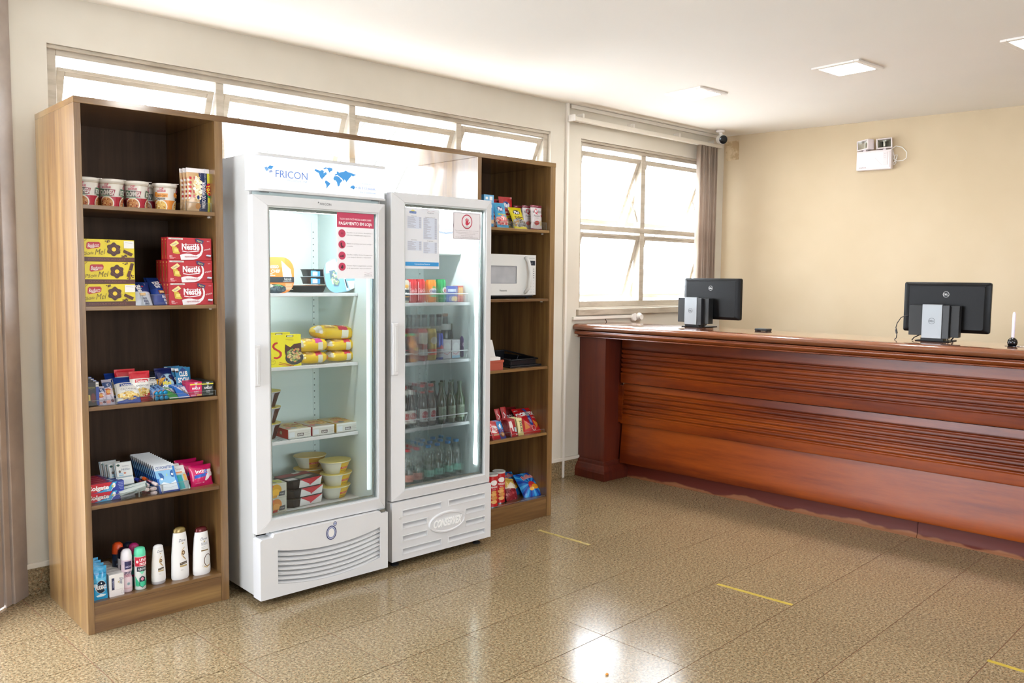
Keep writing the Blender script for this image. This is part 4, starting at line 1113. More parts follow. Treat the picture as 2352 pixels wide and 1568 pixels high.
fin = [('ln', [(.50 + dx * .35, .60), (.50 + dx, .60 + dz)], .0045, '#c0304a') for dx, dz in ((-.055, .155), (-.018, .185), (.02, .18), (.055, .15))] + [('ln', [(.54, .56), (.60, .655)], .005, '#c0304a')]
sh_ = [('ring', .5, .5, .485, .475, .0022, '#6d5a66'), ('r', .03, .03, .97, .97, '#e4dfe2'), ('r', .03, .965, .97, .975, '#6d5a66'), ('r', .03, .025, .97, .035, '#6d5a66'), ('r', .028, .03, .036, .97, '#6d5a66'), ('r', .964, .03, .972, .97, '#6d5a66'), ('ring', .5, .66, .19, .27, .0055, '#b8304c'), ('e', .5, .60, .055, .075, '#c0304a')] + fin + [('t', 'NÃO PERMITIDO', .5, .475, .022, '#4d7a6a', {'w': .22}), ('t', 'REPOSIÇÃO', .5, .44, .02, '#4d7a6a', {'w': .2}),
       ('t', 'Este equipamento está ligado na tomada', .5, .33, .022, '#80707a', {'w': .84}), ('t', 'Conserve a porta fechada para manter a temperatura', .5, .26, .022, '#80707a', {'w': .8}), ('t', 'e evitar o consumo de energia', .5, .21, .022, '#80707a', {'w': .6}), ('t', 'Obrigado pela sua colaboração', .5, .14, .022, '#80707a', {'w': .42}), ('t', 'Em caso de dúvidas procure a recepção do hotel', .5, .08, .024, '#504450', {'w': .8})]
printed(po, sh_, pw, ph, lambda x, z, l: (x, -.0004 - l * .00003, z))
# ------------------------------------------------------------------ builders for the goods
# local frame of every pack: origin at the middle of the lower front edge, front faces -y, body behind it


def face_at(uL, uR, vT, vB, y, z=None):
    """size of a pack whose front stands in the plane y: (x centre, width, height, z of foot)"""
    vm = (vT + vB) / 2; um = (uL + uR) / 2
    a, b = P(uL, vm, 1, y), P(uR, vm, 1, y); t = P(um, vT, 1, y).z; zb = P(um, vB, 1, y).z if z is None else z
    return (a.x + b.x) / 2, b.x - a.x, t - zb, zb


def lean_at(uB, vB, uT, vT, y, z):
    """a pack leaning back: foot at pixel B in plane y, top edge middle at pixel T"""
    b = P(uB, vB, 1, y); t = P(uT, vT, 0, b.x); dy = t.y - y; dz = t.z - z
    return (b.x, y, z), math.hypot(dy, dz), -math.atan2(dy, dz)


def carton(name, W, H, T, col, label, cat, loc, rot=(0, 0, 0), shapes=(), group=None, bev=.0012, side=None, top=None, rough=.4):
    m = MB(); m.box(-W / 2, 0, 0, W / 2, T, H)
    o = m.build(name, mat('card_' + name, col, rough), None, bevel=bev, loc=loc, rot=rot)
    if shapes: printed(o, shapes, W, H, flat_map(W, H, -.0002))
    if side: printed(o, side, T, H, lambda x, z, l: (-W / 2 - .0004 * (l + 1), T - x, z), 'printed_side')
    if top: printed(o, top, W, T, lambda x, z, l: (x - W / 2, z, H + .0004 * (l + 1)), 'printed_top')
    return tag(o, label, cat, group)


def pouch_fn(W, H, T, seal=.07, pinch=.04, seed=1, vert=True):
    R = random.Random(seed); ph = [R.uniform(0, 6) for _ in range(6)]

    def prof(x, z):
        u = min(1, abs(2 * x / W)); v = z / H; s = (v - seal) / (1 - 2 * seal)
        g = max(0, math.sin(PI * min(1, max(0, s)))) ** .55 * (1 - u ** 3.2) ** .8
        wr = .5 * T * .10 * (math.sin(9 * x / W + ph[0] + 4 * v) * math.sin(7 * v + ph[1]) + .5 * math.sin(17 * x / W + ph[2]) * math.sin(13 * v + ph[3]))
        return (T * .5 * g + (wr * g if g > .05 else 0))
    return prof


def pouch(name, W, H, T, col, label, cat, loc, rot=(0, 0, 0), shapes=(), group=None, seed=1, seal=.07, sealcol=None, rough=.25, sub=(6, 6)):
    nx, nz = 14, 18; sub = (nx, nz); p0 = pouch_fn(W, H, T, seal, seed=seed); GR = [[p0((i / nx - .5) * W, j / nz * H) for i in range(nx + 1)] for j in range(nz + 1)]

    def pf(x, z):
        a = min(max((x / W + .5) * nx, 0), nx - 1e-6); b = min(max(z / H * nz, 0), nz - 1e-6); i, j = int(a), int(b); a -= i; b -= j
        return (GR[j][i] * (1 - a) + GR[j][i + 1] * a) * (1 - b) + (GR[j + 1][i] * (1 - a) + GR[j + 1][i + 1] * a) * b

    def wx(x, z):      # the filled middle draws the sides in a little
        v = z / H; return x * (1 - .05 * math.sin(PI * v) ** 1)

    def front(x, z, l): return (wx(x - W / 2, z), T / 2 - pf(x - W / 2, z) - .0009 - .00035 * l, z)
    m = MB()
    m.grid(lambda a, b: (wx((a - .5) * W, b * H), T / 2 - pf((a - .5) * W, b * H) - .0003, b * H), nx, nz)
    m.grid(lambda a, b: (wx((a - .5) * W, b * H), T / 2 + pf((a - .5) * W, b * H) * .9 + .0003, b * H), nx, nz, flip=True)
    k = (nx + 1) * (nz + 1); F = []
    for j in range(nz):
        a = j * (nx + 1); F.append((a, a + nx + 1, k + a + nx + 1, k + a)); a += nx; F.append((a, k + a, k + a + nx + 1, a + nx + 1))
    for i in range(nx): F.append((i, k + i, k + i + 1, i + 1)); a = nz * (nx + 1) + i; F.append((a, a + 1, k + a + 1, k + a))
    m.f += F; m.m += [0] * len(F)
    o = m.build(name, mat('film_' + name, col, rough, coat=.3), None, smooth=50, loc=loc, rot=rot)
    if sealcol:
        c = MB()
        for z0, z1 in ((0, seal * H), (H * (1 - seal), H)):
            n = 22
            c.grid(lambda a, b: ((a - .5) * W * 1.0, T / 2 - .0012 - .0005 * (round(a * n) % 2), z0 + (z1 - z0) * b), n, 1)
        c.build('crimped_seal', ink(sealcol), o)
    if shapes: printed(o, shapes, W, H, front, sub=sub, gloss=True)
    return tag(o, label, cat, group)


def wrap_map(rf, W, H, z0=0, cx=0, cy=0, eps=.0004, turn=0):
    """wrap flat artwork of width W round a body of revolution with radius rf(z)"""
    def f(x, z, l):
        r = rf(z0 + z); a = (x - W / 2) / max(r, 1e-4) + turn; r += eps * (l + 1); return (cx + r * math.sin(a), cy - r * math.cos(a), z0 + z)
    return f


def prof_fn(prof):
    def f(z):
        for (r0, z0), (r1, z1) in zip(prof, prof[1:]):
            if z0 <= z <= z1 and z1 > z0: return r0 + (r1 - r0) * (z - z0) / (z1 - z0)
        return prof[0][0] if z < prof[0][1] else prof[-1][0]
    return f


def group_all(objs, g):
    for o in objs: o['group'] = g


M_acr = glass_thin('acrylic', (.97, .975, .975), .08, haze=.012)
M_edge = mat('acrylic_edge', '#80837f', .3)


def tray(x0, x1, z, h, label, y0=.035, y1=.40, lip=None):
    e = empty('acrylic_tray', ((x0 + x1) / 2, y0, z), label=label, cat='tray'); w = x1 - x0
    t = .0025
    MB().box(-w / 2, 0, .0006, w / 2, y1 - y0, .003).build('base', M_acr, e)
    MB().box(-w / 2, 0, .003, w / 2, t, h).build('front_lip', M_acr, e)
    for s in (-1, 1): MB().box(min(s * w / 2, s * (w / 2 - t)), t, .003, max(s * w / 2, s * (w / 2 - t)), y1 - y0, h).build('side_wall', M_acr, e)
    m = MB(); m.box(-w / 2, -.0003, h, w / 2, t, h + .0012)
    for s in (-1, 1): m.box(min(s * w / 2, s * (w / 2 - .0015)), -.0003, .003, max(s * w / 2, s * (w / 2 - .0015)), .0012, h)
    m.build('polished_edge', M_edge, e)
    return e


G = .0035       # goods inside trays stand on the tray base

# ================================================================== LEFT TOWER
# ---- top shelf: instant noodle cups and popcorn bags
Z = ZL[0]


def noodle_cup(loc, kind, turn, label):
    h = .118; pr = [(.0375, 0), (.038, .004), (.042, .045), (.0475, .102), (.0485, .105), (.051, .108), (.0517, .113), (.051, h)]
    e = MB().lathe(pr, 32, m=None).build('noodle_cup', mat('cup_paper', '#e9e3d8', .4), None, smooth=35, loc=loc); rf = prof_fn(pr)
    MB().lathe([(.051, 0), (.052, .0012), (.051, .0022)], 32, (0, 0, h - .001), mat('lid_foil', '#e4ddd6', .3)).build('lid', None, e, smooth=30)
    MB().prism([(-.015, -.0515), (0, -.064), (.015, -.0515)], h - .0005, h + .0012, 2).build('pull_tab', mat('tab_white', '#efe8e4', .4), e).rotation_euler = (0, 0, turn)
    W = .168; H = .103
    red, grn, org = '#b5283a', '#2f5d3c', '#e08a2e'
    bot = org if kind == 'o' else red
    sh = [('r', .0, .0, 1, .42, bot), ('r', 0, .93, 1, .965, '#b9a98f'), ('r', 0, .985, 1, 1.0, '#cbbda5')]
    for c in (.28, .78):
        sh += [('e', c + .04, .14, .19, .30, '#f3ead8'), ('e', c + .04, .13, .165, .26, '#c98a52' if kind != 'o' else '#e8c069')]
        sh += [S(c - .10, -.08, c + .18, .36, ['#d9a06a', '#b5532e', '#e7c389', '#8e2f22'] if kind != 'o' else ['#f3d27c', '#e9b04a', '#fbe7b0', '#b86a2a'], 46, .004, 3)]
        if kind == 'b':
            sh += [('t', 'CUP', c + .03, .90, .085, '#c8506a', {'w': .10, 'b': .03}), ('t', 'NOODLES', c + .03, .79, .08, '#c8506a', {'w': .21, 'b': .03}), ('p', [(c - .16, .48), (c - .14, .74), (c - .02, .72), (c - .02, .47)], grn), ('p', [(c - .02, .47), (c - .02, .72), (c + .12, .72), (c + .12, .46)], '#5a5650'), ('p', [(c + .12, .46), (c + .12, .72), (c + .24, .70), (c + .22, .46)], '#a03a4a'),
                   ('t', 'BOLONHESA', c + .04, .59, .19, '#efe9df', {'w': .37, 'b': .02}), ('r', c - .1, .43, c + .18, .455, '#8fb79a')]
        elif kind == 'f':
            sh += [('t', 'CUP', c + .03, .90, .085, '#c8506a', {'w': .10, 'b': .03}), ('t', 'NOODLES', c + .03, .79, .08, '#c8506a', {'w': .21, 'b': .03}), ('r', c - .14, .47, c + .22, .72, '#3f4a44'), ('t', 'BACON', c + .04, .59, .19, '#efe9df', {'w': .30, 'b': .02}), ('r', c - .1, .43, c + .18, .455, '#8fb79a')]
        else:
            sh += [('t', 'CUP', c + .06, .90, .085, '#c8506a', {'w': .10, 'b': .03}), ('t', 'NOODLES', c + .06, .80, .08, '#c8506a', {'w': .21, 'b': .03}), ('e', c - .08, .66, .05, .10, org), ('r', c - .06, .54, c + .22, .70, '#eaa04c'), ('t', 'Galinha Caipira', c + .08, .62, .09, '#7a3f18', {'w': .24, 'sh': .2}), ('t', 'Caipira', c + .04, .49, .10, '#2b2a3a', {'w': .26, 'sh': .2, 'b': .01})]
    printed(e, sh, W, H, wrap_map(rf, W * 1.25, H, .003, turn=0), sub=(36, 3)); e.rotation_euler = (0, 0, turn)
    return tag(e, label, 'cup noodles', 'instant noodle cups on the top left shelf')


def cup_at(u, v, y, kind, turn, label):
    p = P(u, v, 1, y + .05); return noodle_cup((max(p.x, .0785), y + .052, Z), kind, turn, label)


cup_at(196.5, 468, .085, 'b', .50, 'white and red noodle cup half hidden by the left edge of the top shelf')
cup_at(257, 470, .085, 'b', .42, 'white and red noodle cup, second from the left at the front of the top shelf')
cup_at(314, 473, .085, 'b', .50, 'white and red noodle cup beside the orange one on the top shelf')
cup_at(379.5, 476, .085, 'o', .38, 'white and orange noodle cup at the right end of the front row')
for u, k, l in ((216, 'o', 'orange noodle cup in the back row behind the two leftmost cups'), (278, 'b', 'red noodle cup in the back row seen between the middle cups'), (342, 'f', 'grey lettered noodle cup in the back row left of the orange cup')):
    p = P(u, 455, 1, .24); noodle_cup((p.x, .245, Z), k, .5, l)

x, W, Hh, zz = face_at(432, 490.5, 388, 479, .045, Z)
sh = [('r', .0, 0, .47, 1, '#cfa87c'), ('r', .47, 0, .80, 1, '#1c2b56'), ('r', .80, 0, 1, 1, '#e6e03a'), ('r', 0, .90, 1, 1, '#efe9ea')]
for i in range(5):
    for j in range(2): sh.append(('p', [(.10 + .16 * j - .012 * i, .80 - .105 * i), (.18 + .16 * j - .012 * i, .79 - .105 * i), (.17 + .16 * j - .012 * i, .73 - .105 * i), (.09 + .16 * j - .012 * i, .74 - .105 * i)], '#b92a34'))
    sh.append(('p', [(.02 + .01 * i, .75 - .105 * i), (.10, .74 - .105 * i), (.10, .69 - .105 * i), (.02, .70 - .105 * i)], '#e9dfd8'))
sh += [('e', .38, .55, .13, .30, '#eadcae'), S(.24, .20, .54, .84, ['#f2e8c8', '#e3cf96', '#fbf6e2', '#c9a35e'], 60, .007, 2), ('e', .40, .12, .10, .07, '#c98a4a'), ('e', .40, .32, .05, .05, '#22386e'),
       ('t', 'MANTEIGA DE CINEMA', .62, .37, .085, '#e8e6ee', {'rot': -90, 'w': 1.00, 'b': .02}), ('t', 'POPCORN SABOR', .70, .80, .035, '#c9cfe0', {'rot': -90}), ('e', .86, .49, .14, .17, '#3e8f3c'), ('e', .85, .52, .13, .15, '#c3202c'), ('t', 'Yoki', .855, .52, .13, '#f3e23c', {'rot': -80, 'b': .02, 'w': .36}),
       ('e', .93, .83, .04, .03, '#d9a0a8')] + [('r', .485, .03 + .04 * i, .50, .045 + .04 * i, '#d9d6e0') for i in range(22)] + [('r', .785, .03 + .04 * i, .795, .045 + .04 * i, '#d9d6e0') for i in range(22)]
tray(x - .075, XL2 - .004, Z, .040, 'clear acrylic tray holding the popcorn bags on the top left shelf')
pb = pouch('popcorn_bag', W, Hh, .022, '#d8c9ae', 'flat microwave popcorn bag with a navy band and yellow edge, front of its row', 'popcorn', (x, .050, Z + G), (-.03, 0, -.02), sh, seed=4, seal=.05, sub=(8, 10))
row_back(pb, 3, (-.004, .028, 0), 'flat microwave popcorn bag', 'popcorn bags on the top left shelf')

# ---- second shelf: honey cake boxes, chocolate assortment boxes, wafer packs
Z = ZL[1]
BR, YE = '#552a1b', '#e4cd22'


def flower(cx, cz, r, asp):
    pts = [(cx + r * (1 - .20 * (0.5 - .5 * math.cos(6 * t))) * math.cos(t + .5), cz + r * asp * (1 - .20 * (0.5 - .5 * math.cos(6 * t))) * math.sin(t + .5)) for t in [2 * PI * i / 48 for i in range(48)]]
    o = [('p', pts, '#4a241a')]
    for k in range(5): o.append(('ln', [(cx - r * .8 + .035 * k, cz + r * asp * (.1 + .12 * k)), (cx - r * .4 + .035 * k, cz + r * asp * (-.35 + .12 * k)), (cx + .035 * k, cz + r * asp * (-.62 + .12 * k))], .0016, '#6f4436'))
    return o + [('e', cx, cz, r * .30, r * .30 * asp, '#e6c52a')]


def honeybox(k, vT, vB, alt):
    x, W, h, zz = face_at(190, 309.5, vT, vB, .018); a = W / h
    s = .05 if alt else 0
    sh = [('r', 0, 0, 1, .20, BR), ('t', 'CHOCOLATE AO LEITE', .47, .10, .075, '#8a5340', {'w': .70}), ('p', [(.09 + s, .60), (.10 + s, .82), (.13 + s, .87), (.33 + s, .88), (.355 + s, .80), (.345 + s, .66), (.31 + s, .62), (.12 + s, .54)], '#b8232f'),
          ('t', 'Bauducco', .225 + s, .725, .17, '#f3ece6', {'w': .21, 'sh': .25, 'rot': 4, 'b': .01}), ('ln', [(.16 + s, .625), (.2 + s, .61), (.24 + s, .63)], .002, '#f3ece6'),
          ('t', 'Pão', .085 + s, .36, .17, '#4a2a1c', {'sh': .3, 'rot': 3, 'b': -.01}), ('t', 'de', .19 + s, .38, .12, '#4a2a1c', {'sh': .3, 'rot': 3, 'b': -.01}), ('t', 'Mel', .345 + s, .44, .26, '#4a2a1c', {'sh': .3, 'rot': 4, 'w': .17, 'b': -.012}), ('ln', [(.0, .78), (.10, .98)], .002, '#a06a1c')]
    sh += flower(.60 + s, .56, .14, a)
    if alt: sh += [('p', [(.88, .64), (.92, .96), (.98, .93), (.94, .60)], '#4f261b'), ('p', [(.83, .34), (.87, .61), (.93, .58), (.89, .31)], '#5b2d20'), S(.82, .22, .99, .42, ['#4a2016', '#6a3524'], 14, .004, 5), S(.74, .88, .88, .98, ['#4a2016'], 6, .003, 6)]
    else: sh += [('r', .79, .62, .985, .95, '#e6e4e0'), ('ln', [(.81, .88), (.96, .85)], .0008, '#8a8a92'), ('p', [(.77, .44), (.79, .56), (.965, .38), (.93, .25)], '#4f261b'), ('ln', [(.87, .50), (.85, .34)], .0012, '#7a4a3a'), S(.73, .20, .86, .32, ['#4a2016', '#6a3524'], 10, .004, 5), S(.42, .86, .54, .97, ['#4a2016'], 7, .003, 6)]
    side = [('r', 0, 0, 1, .2, BR)]
    o = carton('honey_cake_box', W, h - .0006, .14, YE, ['yellow honey cake box on top of the stack of three', 'yellow honey cake box in the middle of the stack of three', 'yellow honey cake box at the bottom of the stack of three'][k], 'box', (x, .055, zz), (0, 0, [.0, .006, -.004][k]), sh, 'honey cake boxes stacked on the second shelf', side=side)
    return o


zs = [1.364, 0, 0]
hb = []
b_ = face_at(190, 309.5, 652, 702, .018, Z); h3 = b_[2]
h1 = (P(250, 549.5, 1, .055).z - Z) / 3
for k, z in ((2, Z), (1, Z + h1), (0, Z + 2 * h1)):
    vT = None; x1 = P(309.8, 625, 1, .055).x; W = x1 - .030; x = .030 + W / 2
    face_save = face_at
    face_at = lambda *a, **b: (x, W, h1, z)
    honeybox(k, 0, 0, k == 1); face_at = face_save


def chocbox(loc, label, rz=0):
    x, W, h, zz = 0, cbW, cbH, 0; a = W / h; R1 = '#b3202c'
    sw = [(.30 - .02, .22), (.34, .26), (.42, .29), (.50, .285), (.58, .24), (.65, .23), (.72, .30), (.765, .45), (.765, .60), (.74, .76), (.78, .74), (.805, .60), (.80, .40), (.76, .22), (.68, .08), (.58, .02), (.30, .0)]
    sh = [('r', .03, .90, .35, .97, '#d5cfc9'), ('t', 'chocolates', .20, .935, .05, '#3c3a38', {'w': .22}), ('p', sw, '#e9e3e4'), ('t', 'Nestlé', .52, .60, .27, '#f4eef0', {'w': .40, 'b': .03}), ('ln', [(.33, .40), (.45, .36), (.58, .39), (.70, .42)], .0035, '#f4eef0'), ('ln', [(.33, .68), (.40, .70), (.70, .70)], .002, '#f4eef0'), ('t', 'especialidades', .53, .165, .085, '#b8404c', {'w': .29, 'sh': .25}),
          ('p', [(.05, .66), (.20, .86), (.26, .74), (.12, .54)], '#e8d58a'), ('t', 'Galak', .15, .70, .07, '#4b5a9a', {'rot': 25, 'w': .12}), ('p', [(.10, .60), (.20, .58), (.28, .28), (.22, .26), (.12, .30)], '#cfae3c'), ('r', .14, .36, .24, .50, '#e3cf6a'), ('r', .135, .35, .145, .51, '#9b7a24'),
          ('p', [(.62, .96), (.66, .98), (.82, .88), (.79, .74), (.64, .82)], '#3d3560'), ('t', 'Alpino', .72, .86, .07, '#e6d66c', {'rot': -14, 'w': .12}), ('t', 'NOVO', .92, .86, .04, '#ece2e2', {'w': .06}), ('t', 'crunch', .89, .50, .075, '#efe4e4', {'rot': 10, 'w': .15, 'b': .01}), ('p', [(.86, .14), (.90, .26), (.98, .22), (.96, .10)], '#7e1a22'), ('p', [(.86, .20), (.88, .26), (.98, .25), (.97, .17)], '#c8d9e6'),
          ('t', '251g', .07, .165, .07, '#f0dede', {'w': .07, 'b': .02}), ('ln', [(.04, .10), (.17, .10)], .0012, '#e9c9c9'), ('ln', [(.04, .065), (.13, .065)], .0012, '#e9c9c9')]
    side = [('r', .42, .05, .62, .80, '#b0893a'), ('e', .5, .90, .16, .04, '#d6b45a'), ('r', .46, .2, .58, .72, '#6e5a1e')]
    o = carton('chocolate_box', cbW, cbH - .0006, .0345, '#b3202c', label, 'box', loc, (0, 0, rz), sh, 'red chocolate boxes stacked on the second shelf', side=side)
    return o


xs_ = [face_at(384, 485.5, 545, 597, .030), face_at(386.3, 487.6, 598, 648, .030), face_at(388.8, 489.6, 649, 699, .030)]
cbW = sum(q[1] for q in xs_) / 3; cbH = (P(435, 545.5, 1, .03).z - Z) / 3
nm = ['top', 'middle', 'bottom']
first = None
for k in range(3):
    n = 2 if k == 0 else 4
    for j in range(n):
        lb = 'red chocolate box in the %s layer, %s' % (nm[k], 'facing the front' if j == 0 else '%s from the front' % ORD[j])
        loc = (xs_[k][0], .030 + j * .0352, Z + (2 - k) * cbH)
        if first is None: first = chocbox(loc, lb)
        else: dup(first, Vector(loc), None, lb)

tray(.262, .40, Z, .045, 'clear acrylic tray holding the wafer packs on the second shelf')
for (uB, vB, uT, vT, w, kind, n) in ((331, 698, 317, 645, .078, 'w', 2), (378, 697, 356, 634, .082, 'b', 2)):
    loc, L_, rx = lean_at(uB, vB, uT, vT, .045, Z + G)
    c0 = '#1c2f6b' if kind == 'b' else '#c9ccd6'
    sh = [('r', 0, .55, 1, 1, '#17306e'), ('r', 0, 0, 1, .55, '#1b3c8c' if kind == 'b' else '#c6ccd8'), ('t', 'Bis', .42, .70, .17, '#eef0f4', {'rot': -72, 'b': .03, 'sh': .2, 'w': .50}), ('e', .62, .78, .06, .03, '#c03038'), ('t', 'lacta', .80, .90, .04, '#b8c2dc', {'rot': -80}),
          ('p', [(.35, .48), (.72, .50), (.70, .38), (.40, .36)], '#c8a068' if kind == 'w' else '#6b3a24'), ('r', .42, .40, .66, .47, '#dcb987'), ('t', 'BiS', .62, .27, .075, '#eef0f4' if kind == 'b' else '#27365f', {'b': .03, 'w': .24}), ('t', 'BiS', .68, .17, .075, '#eef0f4' if kind == 'b' else '#27365f', {'b': .03, 'w': .24}), ('t', 'BiS', .72, .08, .06, '#eef0f4' if kind == 'b' else '#27365f', {'b': .03, 'w': .22})]
    o = pouch('wafer_pack', w, L_, .024, c0, 'leaning %s wafer pack with white letters at the front of its row' % ('dark blue' if kind == 'b' else 'silver and blue'), 'wafer pack', loc, (rx, 0, -.05), sh, seed=uB, seal=.05)
    row_back(o, n, (0, .035, 0), 'leaning %s wafer pack' % ('dark blue' if kind == 'b' else 'silver and blue'), 'wafer packs on the second shelf')

# ---- third shelf: nuts, biscuits, mints and gum
Z = ZL[2]
tray(.030, .140, Z, .024, 'clear acrylic tray with dark boxes and bar packs at the left of the third shelf', .02)
tray(.142, .292, Z, .024, 'clear acrylic tray holding the nut bags on the third shelf', .02)
tray(.300, .568, Z, .024, 'clear acrylic tray with mints and gum at the right of the third shelf', .02)
x, W, h, zz = face_at(197, 228, 877, 932, .028, Z + G)
o = carton('chocolate_bar_box', W, h, .022, '#1e1512', 'dark box with a blue right edge at the left end of the third shelf', 'box', (x, .028, Z + G), (-.06, 0, 0),
           [('r', .78, 0, 1, 1, '#1e3a8c'), ('r', .78, .78, 1, .97, '#d9d6d0'), ('r', .80, .86, .98, .88, '#222'.replace('#222', '#222222')), ('r', .80, .80, .98, .82, '#222222'), ('t', 'intense', .38, .77, .10, '#8f8a3a', {'w': .62}), ('t', 'ao leite', .38, .68, .04, '#7a6d50', {'w': .4}), ('e', .55, .32, .18, .20, '#5a1c16'), ('r', .03, .20, .33, .46, '#b39d4a'), ('r', .10, .26, .22, .42, '#8f8348'), ('r', 0, .0, .8, .08, '#2d2a26')])
row_back(o, 4, (-.001, .028, .004), 'dark box with a blue edge', 'dark boxes at the left of the third shelf')
for k, (uB, vB, uT, vT, w) in enumerate(((237, 929, 226, 885, .034), (256, 928, 238, 869, .038))):
    loc, L_, rx = lean_at(uB, vB, uT, vT, .026, Z + G)
    pouch('cereal_bar', w, L_, .018, '#b9b4c4', ['short silver nut bar wrapper leaning against the taller one', 'tall silver nut bar wrapper with an orange oval, third shelf left'][k], 'cereal bar', loc, (rx, 0, -.10), [('r', 0, .30, 1, .64, '#cfc3cc'), ('e', .4, .48, .45, .12, '#c0603a'), ('e', .45, .48, .22, .07, '#dca860'), ('r', 0, .64, 1, .86, '#4a5c86'), ('t', 'NUTS', .62, .72, .10, '#f0eef4', {'rot': -72, 'b': .03, 'w': .6}), ('t', 'chocolate', .7, .28, .05, '#6a6478', {'rot': -72, 'w': .7}), ('r', 0, .06, .5, .16, '#c98f84'), ('e', .72, .14, .16, .05, '#5a3a48')], 'nut bars on the third shelf', seed=k + 3, seal=.06)


def nutbag(loc, L_, rx, rz, w, c1, word, label, seed, sub='premium'):
    sh = [('r', 0, 0, 1, .74, '#e6e3dc'), ('r', 0, .745, 1, 1, c1), ('p', [(.20, .60), (.22, .71), (.86, .71), (.88, .62)], c1), ('t', 'Dunorte', .54, .655, .075, '#f2f0ee', {'w': .56, 'b': .02}), ('t', 'CASTANHAS E CIA', .54, .585, .018, '#7a7a80', {'w': .36}), ('t', word, .55, .49, .065, '#777a80', {'w': .66}), ('t', 'do cajueiro', .55, .425, .035, '#9a98a0', {'w': .32, 'sh': .3}), S(.06, .14, .96, .38, ['#cfae5c', '#e2c67c', '#b98e3c', '#efd99a'], 80, .0065, seed),
          ('p', [(0, 0), (0, .10), (.3, .12), (.6, .20), (.85, .28), (1, .26), (1, 0)], c1), ('t', sub, .5, .36, .02, '#8a8890', {'w': .5})]
    return pouch('nut_bag', w, L_, .030, c1, label, 'snack bag', loc, (rx, 0, rz), sh, seed=seed, seal=.05, sub=(8, 8))


loc, L_, rx = lean_at(298, 927, 278, 862, .026, Z + G); nb = nutbag(loc, L_, rx, -.16, .098, '#1f3f8f', 'CASTANHAS', 'blue and white nut bag leaning at the front of the third shelf', 7)
dup(nb, Vector((loc[0] - .012, loc[1] + .075, Z + G + .012)), None, 'blue topped nut bag half hidden behind the blue and white one'); nb['group'] = 'nut bags on the third shelf'
loc, L_, rx = lean_at(325, 923, 319, 854, .028, Z + G); nr = nutbag((loc[0] + .020, loc[1] + .042, loc[2]), L_, rx, .03, .088, '#c01f30', 'AMENDOIM', 'red and white peanut bag leaning beside the blue nut bag', 9)
dup(nr, Vector((loc[0] - .020, loc[1] + .105, Z + G + .006)), None, 'red topped peanut bag showing only its top behind the front ones')
loc, L_, rx = lean_at(357, 905, 345, 850, .13, Z + G); nk = nutbag((loc[0], .125, Z + G), L_ * 1.0, rx, .02, .085, '#20242c', 'MIX', 'black and white mixed nut bag behind the mint rolls', 11)
loc, L_, rx = lean_at(392, 893, 381, 842, .115, Z + G)
sh = [('r', 0, 0, 1, 1, '#141f57'), ('p', [(.0, .62), (.40, .64), (.1, .38), (0, .36)], '#d79a24'), ('e', .52, .38, .46, .38, '#9fc0d2'), ('ring', .52, .38, .48, .40, .0015, '#4a7ab0')] + [('e', a, b, .055, .05, '#3a2c36') for a, b in ((.24, .48), (.44, .56), (.64, .60), (.80, .50), (.30, .24), (.86, .34))] + [('t', 'Mini', .42, .45, .12, '#e6d23a', {'w': .40, 'b': .04}), ('t', 'OREO', .52, .30, .13, '#eef2f6', {'w': .66, 'b': .04})]
pouch('cookie_bag', .098, L_, .035, '#121b4c', 'dark blue mini cookie bag with yellow and white lettering on the third shelf', 'cookies', (loc[0], .115, Z + G), (rx, 0, 0), sh, seed=5, seal=.05)
loc, L_, rx = lean_at(427, 885, 421, 843, .10, Z + G)
sh = [('r', 0, 0, 1, 1, '#1f6f9c'), ('p', [(.3, .9), (.5, 1), (.7, .9), (.6, .8), (.35, .8)], '#173f7a'), ('p', [(.6, .1), (.95, .5), (1, .2), (.8, 0)], '#174f86'), ('r', .0, .88, .22, .97, '#cfd4d8'), ('r', .03, .82, .20, .88, '#3a3234'), ('t', 'CLUB', .50, .76, .17, '#e4e6e2', {'w': .56, 'b': .03}), ('t', 'SOCIAL', .50, .54, .17, '#e4e6e2', {'w': .80, 'b': .03}), ('p', [(.8, 0), (1, .2), (1, 0)], '#c9a878'), ('r', 0, 0, .5, .10, '#c9b6a0')]
o = pouch('cracker_pack', .070, L_, .016, '#2a7fae', 'turquoise cracker pack with white capital letters, front of its row', 'crackers', (loc[0], .105, Z + G), (rx, 0, .02), sh, seed=6, seal=.04)
row_back(o, 4, (-.006, .026, 0), 'turquoise cracker pack', 'cracker packs on the third shelf')
# mint rolls, ends forward
M_foil = mat('blue_foil', '#2b93c4', .22, .5)


def roll_at(u, v, k, label):
    p = P(u, v, 1, .026); r = .0098
    e = MB().lathe([(r * .55, 0), (r * .9, .001), (r, .004), (r, .112), (r * .8, .116)], 16, m=M_foil).build('mint_roll', None, None, smooth=40, loc=(p.x, .026, p.z), rot=(-PI / 2 + .16, 0, .02))
    printed(e, [('r', 0, .15, 1, .88, '#7aa6d8'), ('t', 'mentos', .25, .5, .16, '#1f2f7c', {'rot': 90, 'w': .8, 'b': .04}), ('t', 'mentos', .75, .5, .16, '#1f2f7c', {'rot': 90, 'w': .8, 'b': .04}), ('r', .1, .06, .5, .13, '#cf8a6a')], .056, .112, wrap_map(lambda z: r, .056, .112, 0, turn=0), 'wrapper', sub=(14, 1))
    return tag(e, label, 'mint roll', 'blue mint rolls on the third shelf')


